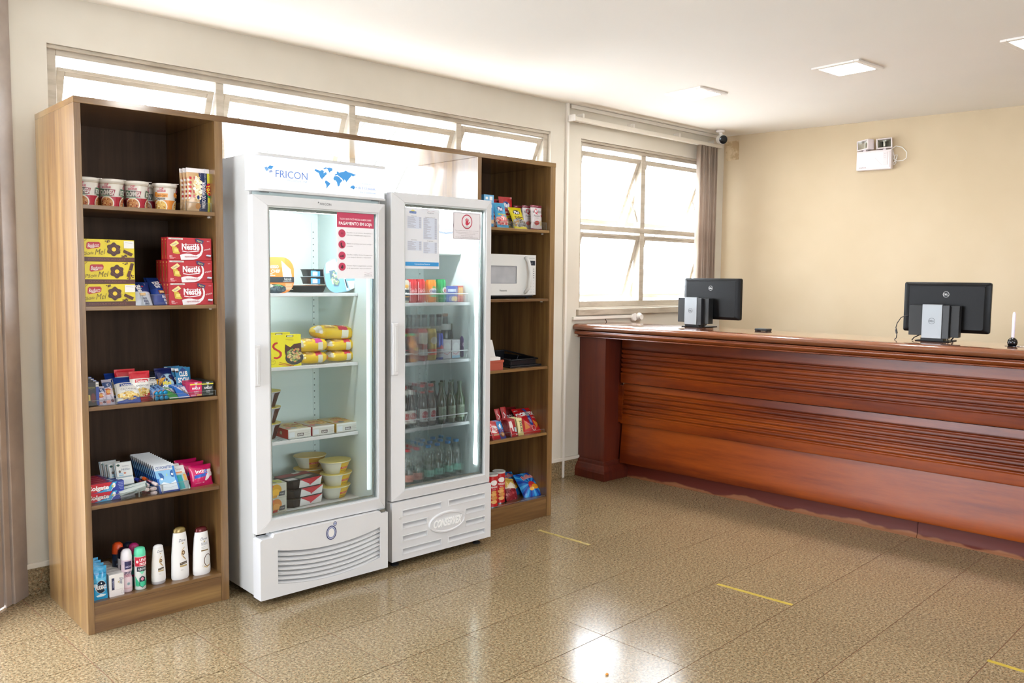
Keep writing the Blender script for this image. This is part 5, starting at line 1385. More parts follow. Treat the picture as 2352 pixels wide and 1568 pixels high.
for k, (u, v, l) in enumerate(((361, 905, 'upper left mint roll of the six'), (371, 903, 'upper middle mint roll of the six'), (381, 901.5, 'upper right mint roll of the six'), (361, 915, 'lower left mint roll of the six'), (372, 914, 'lower middle mint roll of the six'), (383, 913, 'lower right mint roll of the six'))):
    roll_at(u, v, k, l)
for uB, vB, uT, vT, c, cc, nme, w in ((405, 915, 389, 891, '#3f9a4c', '#2c7a3c', 'green', .058), (426, 913.5, 414, 887, '#2f6fc2', '#2452a0', 'blue', .058)):
    loc, L_, rx = lean_at(uB, vB, uT, vT, .028, Z + G)
    sh = [('r', 0, .08, 1, 1, c), ('r', 0, 0, 1, .08, '#d8dade'), ('p', [(.16, .92), (.82, .96), (.86, .16)], '#e6e2e4'), ('t', 'Trident', .60, .58, .16, '#22283a', {'rot': -62, 'w': 1.0, 'b': .03}), ('p', [(.86, .6), (1, .7), (1, .2), (.92, .3)], '#5fc08a' if nme == 'green' else '#58a2dc')]
    o = carton('gum_pack', w, L_, .012, cc, '%s chewing gum pack leaning at the front of its row' % nme, 'gum', loc, (rx, 0, .03), sh)
    row_back(o, 4, (-.002, .024, .002), '%s chewing gum pack' % nme, '%s gum packs on the third shelf' % nme)
for (uL, uR, vT, vB), c, c2, nme in (((436.5, 464, 877, 913.5), '#c41f58', '#d8447a', 'pink'), ((464.5, 490, 876, 911), '#26302e', '#39433f', 'black')):
    x, W, h, zz = face_at(uL, uR, vT, vB, .026, Z + G)
    sh = [('r', 0, .80, 1, .88, '#d8cf3c'), ('p', [(.38, .58), (.50, .80), (.62, .58)], '#c9a8b4' if nme == 'pink' else '#a8aeaa'), ('p', [(.34, .96), (.66, .96), (.5, .78)], '#d8b8c4' if nme == 'pink' else '#b4bab6'), ('t', 'HALLS', .5, .56, .14, '#f2eef0', {'w': .66, 'b': .03, 'sh': .15}), ('t', 'mini', .5, .34, .11, '#f2eef0', {'w': .36, 'b': .02}), ('r', .36, .20, .70, .23, '#e6c0cc' if nme == 'pink' else '#8d9490'), ('r', .05, .04, .48, .14, '#d98aa8' if nme == 'pink' else '#4c5652'), ('r', .54, .04, .97, .14, '#d9b05a' if nme == 'pink' else '#6a726c')]
    o = carton('mint_box', W, h, .0155, c, '%s mint drops box at the front of its row on the third shelf' % nme, 'mint box', (x, .026, Z + G), (0, 0, 0), sh)
    row_back(o, 11, (0, .0162, 0), '%s mint drops box' % nme, '%s mint boxes on the third shelf' % nme)

# ---- fourth shelf: toothpaste, floss, brushes, cotton swabs, pads
Z = ZL[3]
tray(.028, .222, Z, .030, 'clear acrylic tray with toothpaste boxes at the left of the fourth shelf', .018)
tray(.224, .322, Z, .040, 'clear acrylic tray holding the toothbrush packs on the fourth shelf', .02)
tray(.324, .438, Z, .040, 'clear acrylic tray with cotton swab cards and the tampon boxes', .02)


def toothpaste(loc, label):
    W, h = TPW, .0385
    sh = [('p', [(.0, .0), (0, 1), (.66, 1), (.58, .62), (.44, .30), (.26, .10), (.12, .02)], '#c01c30'), ('p', [(.14, .0), (.28, .08), (.46, .28), (.60, .62), (.68, 1), (.80, 1), (.72, .5), (.62, .0)], '#3f9ed0'), ('t', 'Colgate', .25, .53, .44, '#f6f2f2', {'w': .62, 'b': .04, 'sh': .05}), ('ln', [(.62, .06), (.70, .45), (.74, .7)], .002, '#e6e8ee'), ('e', .705, .62, .045, .26, '#e9ecee'), ('e', .665, .55, .03, .12, '#b9c86a'), ('t', 'PROTEÇÃO', .90, .82, .11, '#b9c4e6', {'w': .13}), ('t', 'ANTICÁRIES', .89, .64, .11, '#b9c4e6', {'w': .15}), ('t', 'TRIPLA', .90, .46, .11, '#b9c4e6', {'w': .13}), ('r', .84, .28, .95, .31, '#8fa0d6'), ('r', .88, .12, .98, .15, '#8fa0d6'), ('t', 'menta', .54, .17, .12, '#e6eef6', {'w': .09})]
    top = [('p', [(0, 0), (0, .9), (.5, .9), (.62, 0)], '#b01c34'), ('r', .05, .25, .5, .40, '#e0a0a8'), ('e', .66, .5, .06, .25, '#b9c6cc'), ('r', .8, .3, .96, .36, '#8090cc')]
    return carton('toothpaste_box', W, h, .031, '#243a98', label, 'toothpaste', loc, (0, 0, 0), sh, 'toothpaste boxes on the fourth shelf', top=top)


TPW = P(285.5, 1140, 1, .045).x - .031; x = .031 + TPW / 2
tp = None
for lay in range(2):
    for j in range(5):
        lb = 'red and blue toothpaste box, %s layer, %s' % (['lower', 'upper'][lay], 'front row' if j == 0 else '%s row back' % ORD[j])
        loc = (x, .045 + j * .0345, Z + G + lay * .039)
        if tp is None: tp = toothpaste(loc, lb)
        else: dup(tp, Vector(loc), None, lb)
# the bookcase side hides the left end of these boxes
loc, L_, rx = lean_at(296, 1120, 282, 1073, .085, Z + .03)
M_bl = mat('blister_card', '#cdd6d8', .25, coat=.6)
fo = empty('dental_floss_pack', (P(292, 1113, 1, .06).x, .062, P(292, 1113, 1, .06).z), (-.35, 0, .05), label='clear dental floss blister standing in front of its row', cat='dental floss')
MB().box(-.036, .012, 0, .036, .0135, .102).build('backing_card', mat('card_ice', '#bcd3dc', .4), fo, bevel=.0005)
m = MB(); m.box(-.034, .002, .002, .034, .012, .034); m.box(-.034, .002, .037, .034, .012, .100); m.build('blister', mat('blister_white', '#d4d9da', .15, coat=.8), fo, bevel=.004, seg=3)
printed(fo, [('e', .16, .88, .10, .05, '#1f4a3e'), ('t', 'FIO DENTAL', .6, .82, .04, '#6a6a86', {'w': .4}), ('t', 'Hillo', .58, .68, .10, '#3c5470', {'w': .5, 'sh': .2}), ('e', .5, .52, .08, .04, '#c07a64'), ('r', .12, .42, .4, .46, '#7fb4d0'), ('r', .12, .50, .36, .53, '#8fc0d8'), ('e', .2, .6, .07, .06, '#6a5a52'), ('r', .3, .08, .9, .22, '#c4cdd0')], .068, .10, lambda x_, z, l: (x_ - .034, .0014 - .0002 * l, z), 'printed_front')
fo['group'] = 'dental floss packs on the fourth shelf'
for k in range(1, 4): dup(fo, fo.location + Vector((-.006 * k - .012, .034 * k, -.008)), None, 'dental floss blister, %s in the row standing to the left behind' % ORD[k])


def brush(u0, v0, u1, v1, y, c, label, r=.0075):
    a, b = P(u0, v0, 1, y + .08), P(u1, v1, 1, y)
    e = empty('toothbrush_pack', tuple(b), label=label, cat='toothbrush'); d = a - b; L_ = d.length; e.rotation_euler = d.to_track_quat('Z', 'Y').to_euler()
    MB().lathe([(r * .5, 0), (r, .006), (r, L_ - .02), (r * .75, L_ - .003), (r * .5, L_)], 14, m=glass_thin('clear_tube', (.92, .92, .93), .2, .25)).build('clear_case', None, e, smooth=40)
    MB().lathe([(r * .3, .004), (r * .5, .02), (r * .45, L_ * .5), (r * .5, L_ * .55)], 10, m=mat('brush_red', '#b8505c', .35)).build('handle', None, e, smooth=40)
    MB().lathe([(r * .85, 0), (r * 1.02, .003), (r * 1.02, .022), (r * .8, .028)], 12, (0, 0, -.001), m=mat('cap_pale', '#d9c8c6', .3)).build('end_cap', None, e, smooth=40)
    MB().lathe([(r * 1.05, 0), (r * 1.06, .018)], 12, (0, 0, L_ * .62), m=mat('band_' + label[:4], c, .3)).build('colour_band', None, e, smooth=40)
    MB().box(-r * .4, -r * .8, L_ * .72, r * .4, r * .5, L_ * .95).build('bristles', mat('bristle_white', '#dcd9dc', .6), e)
    return e


brush(304, 1096, 341, 1115, .060, '#2a3a9a', 'toothbrush tube with a blue band lying on the fourth shelf')
brush(321, 1094, 361, 1113, .045, '#cf5a20', 'toothbrush tube with an orange band lying next to the blue one')
brush(312, 1121, 340, 1124, .030, '#8a2a3a', 'short toothbrush tube under the silver sachets')
brush(322, 1127, 357, 1121.5, .028, '#a04a5a', 'pinkish toothbrush tube, upper of the two ends by the swab cards', .008)
brush(326, 1134, 358, 1131, .028, '#a04a5a', 'pinkish toothbrush tube, lowest of the ends by the swab cards', .008)
for k, (u, v, w, h, ro, y, c, l) in enumerate(((309, 1127, .115, .030, .18, .030, '#8f9c9a', 'silver sachet lying across the toothbrush tray'), (312, 1118, .105, .024, .12, .045, '#4f6a68', 'dark teal sachet under the dental floss'), (296, 1141, .06, .02, .10, .024, '#4a4f55', 'small dark sachet at the bottom of the tray'))):
    p = P(u, v, 1, y)
    pouch('razor_sachet', w, h, .012, c, l, 'sachet', (p.x, y, p.z - h / 2 + .004), (-.35, -ro, 0), [('r', .02, .55, .98, .95, '#b9c2be' if k != 2 else '#777c80'), ('r', .05, .15, .6, .35, '#55605f')], 'sachets on the fourth shelf', seed=k + 20, seal=.12)
loc, L_, rx = lean_at(391.5, 1129, 374, 1066, .024, Z + G)
sh = [('r', 0, .78, 1, 1, '#dfe4e8'), ('r', 0, 0, 1, .78, '#8cc0e4'), ('r', 0, 0, .10, .5, '#1c5cb4'), ('r', .90, 0, 1, .9, '#2a7cc8'), ('p', [(.06, .0), (.06, .28), (.3, .36), (.6, .28), (.92, .38), (.92, 0)], '#e4ecf2'), ('r', .0, .0, 1, .05, '#1b2f80'), ('t', 'COTONETES', .48, .88, .085, '#2c4f94', {'w': .80, 'b': .015, 'sh': .1}), ('t', 'Hastes Flexíveis', .5, .79, .03, '#d07a70', {'w': .5}),
      ('p', [(.14, .70), (.30, .68), (.38, .56), (.34, .46), (.22, .44), (.18, .56)], '#2f62a4'), ('p', [(.70, .60), (.74, .72), (.88, .76), (.86, .50), (.76, .50)], '#2f62a4'), ('e', .24, .47, .07, .04, '#eef3f6'), ('e', .80, .60, .05, .04, '#eef3f6'), ('r', .50, .56, .56, .64, '#a8d4b4'), ('ln', [(.1, .17), (.5, .13), (.9, .18)], .0012, '#a8bccc')]
o = carton('cotton_swab_card', .088, L_, .010, '#1f4f9e', 'white and blue cotton swab card at the front of the long row', 'cotton swabs', loc, (rx, 0, .0), sh, top=[('r', 0, 0, 1, 1, '#dfe2e4')], side=[('r', 0, .9, 1, 1, '#dfe2e4')])
row_back(o, 12, (-.0015, .0215, .0012), 'white and blue cotton swab card', 'cotton swab cards on the fourth shelf')
loc, L_, rx = lean_at(425, 1119, 409, 1069, .030, Z + G)
sh = [('r', 0, .70, 1, 1, '#dcdad6'), ('t', 'Tampax', .45, .86, .09, '#8a8488', {'w': .6}), ('r', .0, .69, .7, .74, '#d98a5c'), ('r', 0, 0, 1, .64, '#a8b8bc'), ('r', .05, .02, .56, .60, '#239a9e'), ('r', .70, .34, .95, .62, '#d9a24a')]
o = carton('tampon_box', .048, L_, .030, '#c9c3b4', 'small white and teal box leaning beside the swab cards', 'tampon box', loc, (rx, 0, .02), sh)
row_back(o, 2, (-.002, .050, 0), 'small white and teal box', 'teal boxes on the fourth shelf')
loc, L_, rx = lean_at(470.5, 1118, 462, 1066, .030, Z)
PKI = '#bf1258'
sh = [('t', 'Intimus', .58, .72, .15, '#f2e6ec', {'w': .74, 'b': .015, 'rot': 4}), ('p', [(.12, .40), (.14, .54), (.62, .60), (.62, .46)], '#2f55b0'), ('ln', [(.14, .56), (.55, .62)], .0015, '#e6c8d4'), ('ln', [(.15, .385), (.48, .43)], .002, '#8fae4a'), ('ring', .66, .66, .10, .09, .006, '#5a78c4'), ('e', .80, .66, .10, .10, '#eadfe4'), ('e', .88, .54, .12, .10, '#eadfe4'), ('p', [(.55, .28), (.62, .26), (.74, .34), (.86, .50), (.82, .66), (.70, .60), (.62, .44)], '#e6dae0'), ('t', 'proteção', .28, .20, .04, '#d992b2', {'w': .24}), ('r', .45, .19, .52, .215, '#f0e0e8')]
o = pouch('sanitary_pad_pack', .106, L_, .052, PKI, 'bright pink sanitary pad pack at the front of its row', 'sanitary pads', loc, (rx * .8, 0, .03), sh, seed=8, seal=.03)
row_back(o, 3, (-.008, .062, .004), 'bright pink sanitary pad pack', 'sanitary pad packs on the fourth shelf')

# ---- bottom shelf: condoms, soap, deodorants, shampoo
Z = ZL[4]
x, W, h, zz = face_at(214, 249.5, 1303, 1376, .016, Z)
sh = [('r', 0, 0, 1, 1, '#2f9cd0'), ('p', [(0, .62), (.3, .72), (.6, .64), (1, .70), (1, .58), (.5, .52), (0, .55)], '#64bce2'), ('r', 0, .78, 1, .81, '#1f7cb4'), ('e', .53, .40, .36, .19, '#10243a'), ('ring', .53, .40, .36, .19, .0008, '#e8eef2'), ('t', 'PRUDENCE', .53, .39, .115, '#f2f5f6', {'w': .76, 'b': .03}), ('e', .55, .51, .04, .02, '#f2f5f6'), ('e', .15, .46, .14, .05, '#cfe6f0'), ('p', [(.2, .14), (.5, .19), (.9, .15), (.7, .10), (.3, .10)], '#d6ecf4')]
o = pouch('condom_pack', W, h, .030, '#2a93c8', 'bright blue condom pack with a dark disc, front of its row', 'condom pack', (x, .016, Z), (-.08, 0, .0), sh, seed=3, seal=.04)
row_back(o, 4, (0, .036, .002), 'bright blue condom pack', 'condom packs on the bottom shelf')
x, W, h, zz = face_at(251, 285, 1318, 1368, .026, Z)
sh = [('r', 0, 0, 1, .30, '#d9d2d0'), ('r', .16, .30, .34, .84, '#232848'), ('t', 'nutrição', .25, .57, .06, '#b8bcd8', {'rot': 90, 'w': .5}), ('t', 'Dove', .83, .66, .16, '#2e3668', {'rot': -90, 'w': .44, 'sh': .25}), ('p', [(.56, .62), (.66, .68), (.68, .58)], '#b09a5a'), ('ring', .86, .15, .09, .07, .001, '#a8a2a0'), ('ln', [(0, .30), (1, .30)], .0006, '#a8a29e')]
o = carton('soap_box', W, h, .032, '#dedad6', 'white soap box with a navy strip at the front of its row', 'soap', (x, .026, Z), (0, 0, .0), sh)
row_back(o, 6, (0, .034, 0), 'white soap box', 'soap boxes on the bottom shelf')


def bottle(name, prof, col, loc, label, cat, cap=None, capc=None, sx=1, sy=1, shapes=(), W=.05, H=.06, z0=.02, group=None, rough=.28, rz=0, seg=28, capm=None, trans=False, clearm=None):
    bm = clearm or mat('body_' + name, col, rough, coat=.2)
    o = MB().lathe(prof, seg, sx=sx, sy=sy, m=bm).build(name, None, None, smooth=50, loc=loc, rot=(0, 0, rz))
    if cap: MB().lathe(cap, seg, sx=sx, sy=sy, m=capm or mat('cap', capc, .28)).build('cap', None, o, smooth=50)
    if shapes:
        rf = prof_fn(prof)

        def fm(x, z, l):
            r = rf(z0 + z) + .0004 * (l + 1); a = (x - W / 2) / (max(r, .005) * sx); return (r * sx * math.sin(a), -r * sy * math.cos(a), z0 + z)
        printed(o, shapes, W, H, fm, sub=(12, 4))
    return tag(o, label, cat, group)


def std(u, y): return (P(u, 1340, 1, y).x, y, Z)


MB_ = 'deodorants on the bottom shelf'
# white roll-on style can with waist
y = .058; p = P(291.5, 1350, 1, y); hh = P(291.5, 1259, 1, y).z - Z
pr = [(.020, 0), (.0225, .004), (.0225, hh * .30), (.0185, hh * .38), (.0185, hh * .42), (.0225, hh * .50), (.0225, hh * .76)]
sh = [('r', 0, .00, 1, .14, '#d8b4bc'), ('r', .0, .86, 1, 1.0, '#d5c2ce'), ('r', .24, .72, .78, .97, '#2a2650'), ('t', 'ABOVE', .51, .80, .06, '#cfc8e4', {'w': .42, 'b': .01}), ('t', 'SPORT', .5, .60, .09, '#4e4a78', {'w': .56, 'b': .02}), ('t', 'ENERGY', .5, .51, .08, '#c07890', {'w': .56, 'b': .02}), ('e', .5, .26, .12, .05, '#9fb0b8'), ('t', '48h', .5, .26, .05, '#4a5a68', {'w': .16})]
bottle('deodorant_can', pr, '#e2ccd4', (p.x, y, Z), 'pale pink deodorant with a white domed cap beside the soap boxes', 'deodorant', [(.0228, hh * .76), (.0232, hh * .80), (.021, hh * .92), (.014, hh * .985), (.003, hh)], '#e6e2e6', shapes=sh, W=.055, H=hh * .74, z0=.002, group=MB_)
y = .050; p = P(322.5, 1344, 1, y); hh = P(322.5, 1255, 1, y).z - Z
pr = [(.021, 0), (.0235, .003), (.0238, hh * .80)]
sh = [('r', 0, 0, 1, .19, '#2fae80'), ('p', [(0, .19), (.35, .19), (.0, .42)], '#2fae80'), ('p', [(1, .19), (.65, .19), (1, .42)], '#2fae80'), ('p', [(.30, .56), (.70, .56), (.5, .46)], '#7ed6b0'), ('r', .14, .56, .84, .70, '#22262e'), ('t', 'ABOVE', .5, .63, .075, '#d6d8dc', {'w': .56, 'b': .01}), ('r', 0, .72, 1, 1, '#c01c38'), ('e', .18, .86, .09, .045, '#efd9dc'), ('t', 'LEVE+', .62, .91, .085, '#f4e6e8', {'w': .56, 'b': .03}), ('t', 'PAGUE-', .62, .79, .085, '#f4e6e8', {'w': .56, 'b': .03}),
      ('p', [(.30, .36), (.5, .43), (.72, .36), (.72, .13), (.5, .06), (.30, .13)], '#20343a'), ('p', [(.33, .25), (.69, .25), (.69, .14), (.5, .08), (.33, .14)], '#3fba90'), ('p', [(.38, .33), (.5, .40), (.64, .33), (.5, .27)], '#cf8aa0')]
bottle('deodorant_can', pr, '#dfe4e0', (p.x, y, Z), 'green, white and red spray deodorant with a mint cap', 'deodorant', [(.0236, hh * .80), (.0238, hh * .86), (.021, hh * .97), (.015, hh * .995), (.004, hh)], '#5fd0a4', shapes=sh, W=.060, H=hh * .78, z0=.002, group=MB_)
for u, v, y, c1, c2, l in ((271, 1244, .135, '#cf4a1c', '#1e2c46', 'dark blue deodorant with an orange cap at the back left'), (284, 1256, .095, '#1c1426', '#c9c6cc', 'grey deodorant with a dark cap just behind the pale pink one'), (296, 1243, .165, '#161c34', '#20242e', 'deodorant with a navy cap at the very back'), (308, 1246, .115, '#a8286a', '#3a8a84', 'deodorant with a magenta cap behind the mint one')):
    hh = P(u, v, 1, y).z - Z; p = P(u, 1300, 1, y)
    bottle('deodorant_can', [(.021, 0), (.0232, .003), (.0235, hh * .76)], c2, (p.x, y, Z), l, 'deodorant', [(.0236, hh * .76), (.0232, hh * .84), (.020, hh * .95), (.012, hh * .99), (.003, hh)], c1, shapes=[('r', .1, .62, .9, .82, '#15182a'), ('t', 'ABOVE', .5, .72, .07, '#8fa4c4', {'w': .5}), ('r', 0, .3, 1, .36, c1)], W=.055, H=hh * .74, z0=.002, group=MB_)


def dove(u0, u1, vT, vB, y, kind, label):
    um = (u0 + u1) / 2; p = P(um, vB, 1, y); hh = P(um, vT, 1, y).z - Z; w = (P(u1, vB - 20, 1, y).x - P(u0, vB - 20, 1, y).x) / 2
    if kind == 's':
        pr = [(w * .93, .012), (w, .018), (w * .99, hh * .20), (w * .90, hh * .55), (w * .74, hh * .86), (w * .70, hh * .91)]
        cap = [(w * .70, hh * .91), (w * .67, hh * .95), (w * .45, hh * .985), (w * .1, hh)]; cc = '#dfdcdc'; cm = None
    else:
        pr = [(w * .90, 0), (w * .99, .006), (w, hh * .12), (w * .95, hh * .45), (w * .80, hh * .78), (w * .70, hh * .90)]
        cap = [(w * .70, hh * .90), (w * .66, hh * .96), (w * .46, hh * .99), (w * .1, hh)]; cc = '#8f7a48' if kind == 'g' else '#5c1c1e'; cm = mat('pearl_cap', cc, .25, .4)
    W, H_ = w * 1.7, hh * .86; cx_ = .58
    sh = [('t', 'Dove', cx_, .84, .065, '#2e3454', {'w': .46, 'sh': .3}), ('p', [(cx_ - .08, .775), (cx_ + .08, .79), (cx_ + .02, .75)], '#b39a58')]
    if kind in 'sg': sh += [('e', cx_ + .02, .56, .12, .052, '#6a4a2c'), ('e', cx_ + .02, .56, .06, .026, '#cdb890'), ('ln', [(cx_ + .12, .68), (cx_ - .06, .62), (cx_ - .12, .53), (cx_ + .02, .45), (cx_ + .22, .39)], .0026, '#c4a05c'), ('ln', [(cx_ - .02, .50), (cx_ + .1, .44), (cx_ + .18, .40)], .002, '#8f6a34'), ('p', [(cx_ - .24, .29), (cx_ - .24, .345), (cx_ + .26, .365), (cx_ + .26, .31)], '#42301e'), ('t', 'Óleo Nutrição', cx_, .328, .022, '#e6dcc8', {'w': .4}), ('r', cx_ - .24, .25, cx_ + .26, .285, '#b8a06a'), ('t', '400ml', cx_ - .1, .18, .02, '#8a8a90', {'w': .16})]
    else: sh += [('t', 'NUTRITIVE', cx_, .735, .03, '#5a5c74', {'w': .44}), ('t', 'SECRETS', cx_, .70, .03, '#5a5c74', {'w': .44}), ('r', cx_ - .22, .635, cx_ + .05, .64, '#8f9090'), ('r', cx_ - .22, .60, cx_ + .12, .605, '#8f9090'), ('r', cx_ - .24, .54, cx_ + .26, .57, '#7d6438'), ('ring', cx_ + .22, .30, .30, .155, .0035, '#5c3f2a'), ('e', cx_ + .24, .30, .22, .115, '#dcdcd8'), ('ln', [(cx_ - .06, .16), (cx_ + .12, .13), (cx_ + .3, .18)], .004, '#c09a4a'), ('ring', cx_ - .12, .18, .06, .03, .0008, '#8d7a4a')]
    o = bottle('shampoo_bottle', pr, '#e7e5e3', (p.x, y + .0, Z), label, 'shampoo', cap, cc, sy=.58, shapes=sh, W=W, H=H_, z0=.02 if kind == 's' else .008, group='white hair care bottles on the bottom shelf', capm=cm, rz=.06)
    if kind == 's':
        m = MB(); m.lathe([(w * .80, 0), (w * .93, .004), (w * .95, .013)], 24, sy=.62); m.build('flip_cap', mat('grey_cap', '#b9b6b8', .3), o, smooth=40)
    return o


dove(347.5, 381.5, 1249, 1340, .060, 's', 'smallest white hair bottle, standing on its grey cap')
dove(393.5, 434.8, 1209, 1330, .060, 'g', 'tall white shampoo bottle with a gold cap')
dove(443, 484, 1208, 1320, .056, 'r', 'tall white shampoo bottle with a dark red cap and a coconut picture')
# ================================================================== RIGHT TOWER
Z = ZR[0]
t = MB().box(0, 0, 0, .012, .20, .118).build('thin_box', mat('thin_box', '#e2ded6', .4), None, bevel=.001, loc=(XR1 + .006, .03, Z + G))
printed(t, [('t', 'x', .5, .3, .05, '#4a3a30'), ('r', .1, .5, .9, .56, '#3a3a3a'), ('r', .1, .7, .9, .74, '#3a3a3a')], .012, .118, lambda x, z, l: (x, -.0004, z))
tag(t, 'narrow white box edge at the far left of the top right shelf', 'box')
x, W, h, zz = face_at(1111.5, 1134, 447, 520, .040, Z + G)
o = carton('candy_box', W, h, .028, '#3f8fc8', 'light blue and white candy box, front of its row behind the fridge corner', 'box', (x, .040, Z + G), (0, 0, 0),
           [('r', 0, .74, 1, 1, '#6fb0dc'), ('r', .15, .85, .4, .93, '#eef3f6'), ('r', .55, .83, .85, .95, '#eef3f6'), ('r', .2, .60, .8, .70, '#e2e8ec'), ('r', 0, .10, 1, .22, '#d9b48a'), ('r', .3, .3, .8, .36, '#22386a')])
row_back(o, 2, (0, .034, 0), 'light blue candy box', 'candy boxes on the top right shelf')
tray(XR1 + .024, 2.400, Z, .038, 'clear acrylic tray holding the gummy bags on the top right shelf', .02)
tray(2.405, XR2 - .012, Z, .045, 'clear acrylic tray with the white snack bags on the top right shelf', .02)


def gummy(loc, w, L_, rx, rz, c, c2, word, label, cat='candy bag', seed=1):
    sh = [('e', .46, .74, .27, .11, '#1f3f86' if c != '#e0cf1e' else '#3a3020'), ('t', 'Fini', .46, .735, .13, '#f4f2f4', {'w': .38, 'b': .05, 'sh': .15}), ('t', word, .5, .52, .07, c2, {'w': .66, 'b': .03}), ('r', .04, .12, .96, .42, '#d9a8a0' if c != '#e0cf1e' else '#8f8a86')]
    sh += [S(.02, .10, .98, .44, ['#d0545c', '#e88a84', '#f2d0c4', '#c2404c'] if c != '#e0cf1e' else ['#5a5c60', '#8f9296', '#3c3834', '#c9c6c0', '#c08a3a'], 60, .008, seed), ('r', 0, 0, 1, .09, c)]
    return pouch('gummy_bag', w, L_, .026, c, label, cat, loc, (rx, 0, rz), sh, 'gummy bags on the top right shelf', seed=seed, seal=.05)


loc, L_, rx = lean_at(1159, 522, 1147, 464, .030, Z + G); g1 = gummy(loc, .094, L_, rx, .0, '#3fa0cc', '#d8cf3a', 'Minhocas', 'light blue gummy bag at the front left of the top right shelf', seed=2)
loc, L_, rx = lean_at(1200, 524, 1182, 474, .030, Z + G); g2 = gummy(loc, .100, L_, rx, -.06, '#e0cf1e', '#5a4416', 'Tubes', 'yellow gummy bag leaning beside the light blue one', seed=4)
dup(g2, g2.location + Vector((-.01, .06, .004)), None, 'yellow gummy bag behind the front yellow one')
loc, L_, rx = lean_at(1170, 505, 1162, 451, .12, Z + G); g3 = gummy(loc, .105, L_, rx, -.05, '#b81c24', '#e8c4bc', 'Beijos', 'red gummy bag rising behind the light blue one', seed=6)
dup(g3, g3.location + Vector((-.06, .03, -.016)), None, 'red gummy bag further left at the back')
loc, L_, rx = lean_at(1236, 525.5, 1235, 471, .030, Z + G)
sh = [('r', 0, .90, 1, 1, '#7c1c34'), ('t', 'eQlibri', .50, .74, .13, '#4a4246', {'w': .80, 'b': -.005}), ('t', 'Q', .37, .755, .20, '#b8243c', {'b': .01}), ('t', 'Panetini', .42, .56, .08, '#5c5458', {'w': .52, 'sh': .2}), ('r', .74, .52, .94, .60, '#b8506a'), ('e', .42, .27, .22, .085, '#a83a40'), S(.24, .20, .60, .34, ['#b84a4a', '#8f2c34', '#c96a62'], 16, .007, 3), ('e', .80, .26, .10, .12, '#d8c49a'), ('t', 'assado', .42, .47, .03, '#8a8286', {'w': .3})]
o = pouch('snack_pouch', .098, L_, .030, '#ddd6d8', 'white snack bag with maroon edges and a red Q, front of its row', 'snack bag', loc, (rx, 0, .03), sh, seed=12, seal=.05, sealcol='#7c1c34')
row_back(o, 3, (-.022, .050, .0), 'white snack bag with maroon edges', 'white snack bags on the top right shelf')

# ---- microwave
Z = ZR[1]; y = .055
xr = P(1231, 630, 1, y).x; zt = P(1200, 585, 1, y).z; w = .475; zb = P(1200, 677, 1, y).z
mw = empty('microwave_oven', (xr - w, y, Z), label='white microwave oven with a curved handle on the right shelves', cat='microwave'); h0 = zb - Z; h1 = zt - Z
M_mw = mat('microwave_white', '#dedfdd', .35, coat=.2)
MB().box(.004, .012, h0 - .004, w - .004, .34, h1 - .002).build('casing', M_mw, mw, bevel=.004)
MB().box(.02, .02, .008, w - .01, .33, h0 - .004).build('underframe', mat('underframe_black', '#15171c', .4), mw, bevel=.003)
for fx_ in (.04, w - .04):
    for fy in (.04, .30): MB().lathe([(.012, 0), (.012, .008)], 12, (fx_, fy, 0)).build('foot', M_foot, mw)
dx = w - .068; wx0, wx1 = .06, P(1187, 630, 1, y).x - (xr - w); wz0, wz1 = P(1160, 651, 1, y).z - Z, P(1160, 610, 1, y).z - Z
m = MB(); m.box(0, 0, h0, wx0, .012, h1); m.box(wx1, 0, h0, dx, .012, h1); m.box(wx0, 0, h0, wx1, .012, wz0); m.box(wx0, 0, wz1, wx1, .012, h1)
m.build('door', M_mw, mw)
MB().box(wx0, .004, wz0, wx1, .008, wz1).build('door_window', noisy('mesh_window', '#a9abb0', '#b9bbbf', (1, 1, 1), 2, .25, nscale=8), mw)
m = MB(); ring_box(m, wx0, wz0, wx1, wz1, .004, -.0005, .006); m.build('window_bezel', mat('bezel_grey', '#97999e', .4), mw)
MB().box(dx + .001, .001, h0, w, .012, h1).build('control_panel', mat('panel_white', '#e3e3e1', .35), mw, bevel=.001)
hc = P(1209, 630, 1, y).x - (xr - w)
MB().tube([(hc - .016, -.004, h1 - .012), (hc - .004, -.022, h1 - .04), (hc + .006, -.032, (h0 + h1) / 2 + .01), (hc - .002, -.024, h0 + .04), (hc - .016, -.004, h0 + .010)], [.010, .011, .012, .011, .009], 10, M_mw).build('handle', None, mw, smooth=True)
PWD = .067; PH = h1 - h0
sh = [('r', .12, .74, .90, .86, '#1d2434'), ('t', 'r', .52, .80, .06, '#e6ecf2'), ('t', 'Micro Oven', .5, .92, .022, '#7a7c80', {'w': .7})]
for i in range(5):
    for j in range(2): sh.append(('r', .30 + .34 * j, .64 - .055 * i, .46 + .34 * j, .66 - .055 * i, '#8d9096'))
for i in range(4):
    for j in range(2): sh.append(('e', .38 + .34 * j, .36 - .075 * i, .04, .008, '#b0b3b8'))
sh += [('t', 'Iniciar', .35, .07, .018, '#7a7c80', {'w': .28}), ('t', 'Parar', .75, .07, .018, '#7a7c80', {'w': .24})]
printed(mw, sh, PWD, PH, lambda x_, z_, l: (dx + x_, .0006 - .0002 * l, h0 + z_), 'panel_lettering')
lx = P(1156, 667, 1, y).x - (xr - w)
printed(mw, [('t', 'Panasonic', .5, .5, .8, '#43454a', {'b': .02, 'w': 1})], .058, .012, lambda x_, z_, l: (lx - .029 + x_, -.0004, P(1156, 667, 1, y).z - Z - .006 + z_), 'maker_lettering')

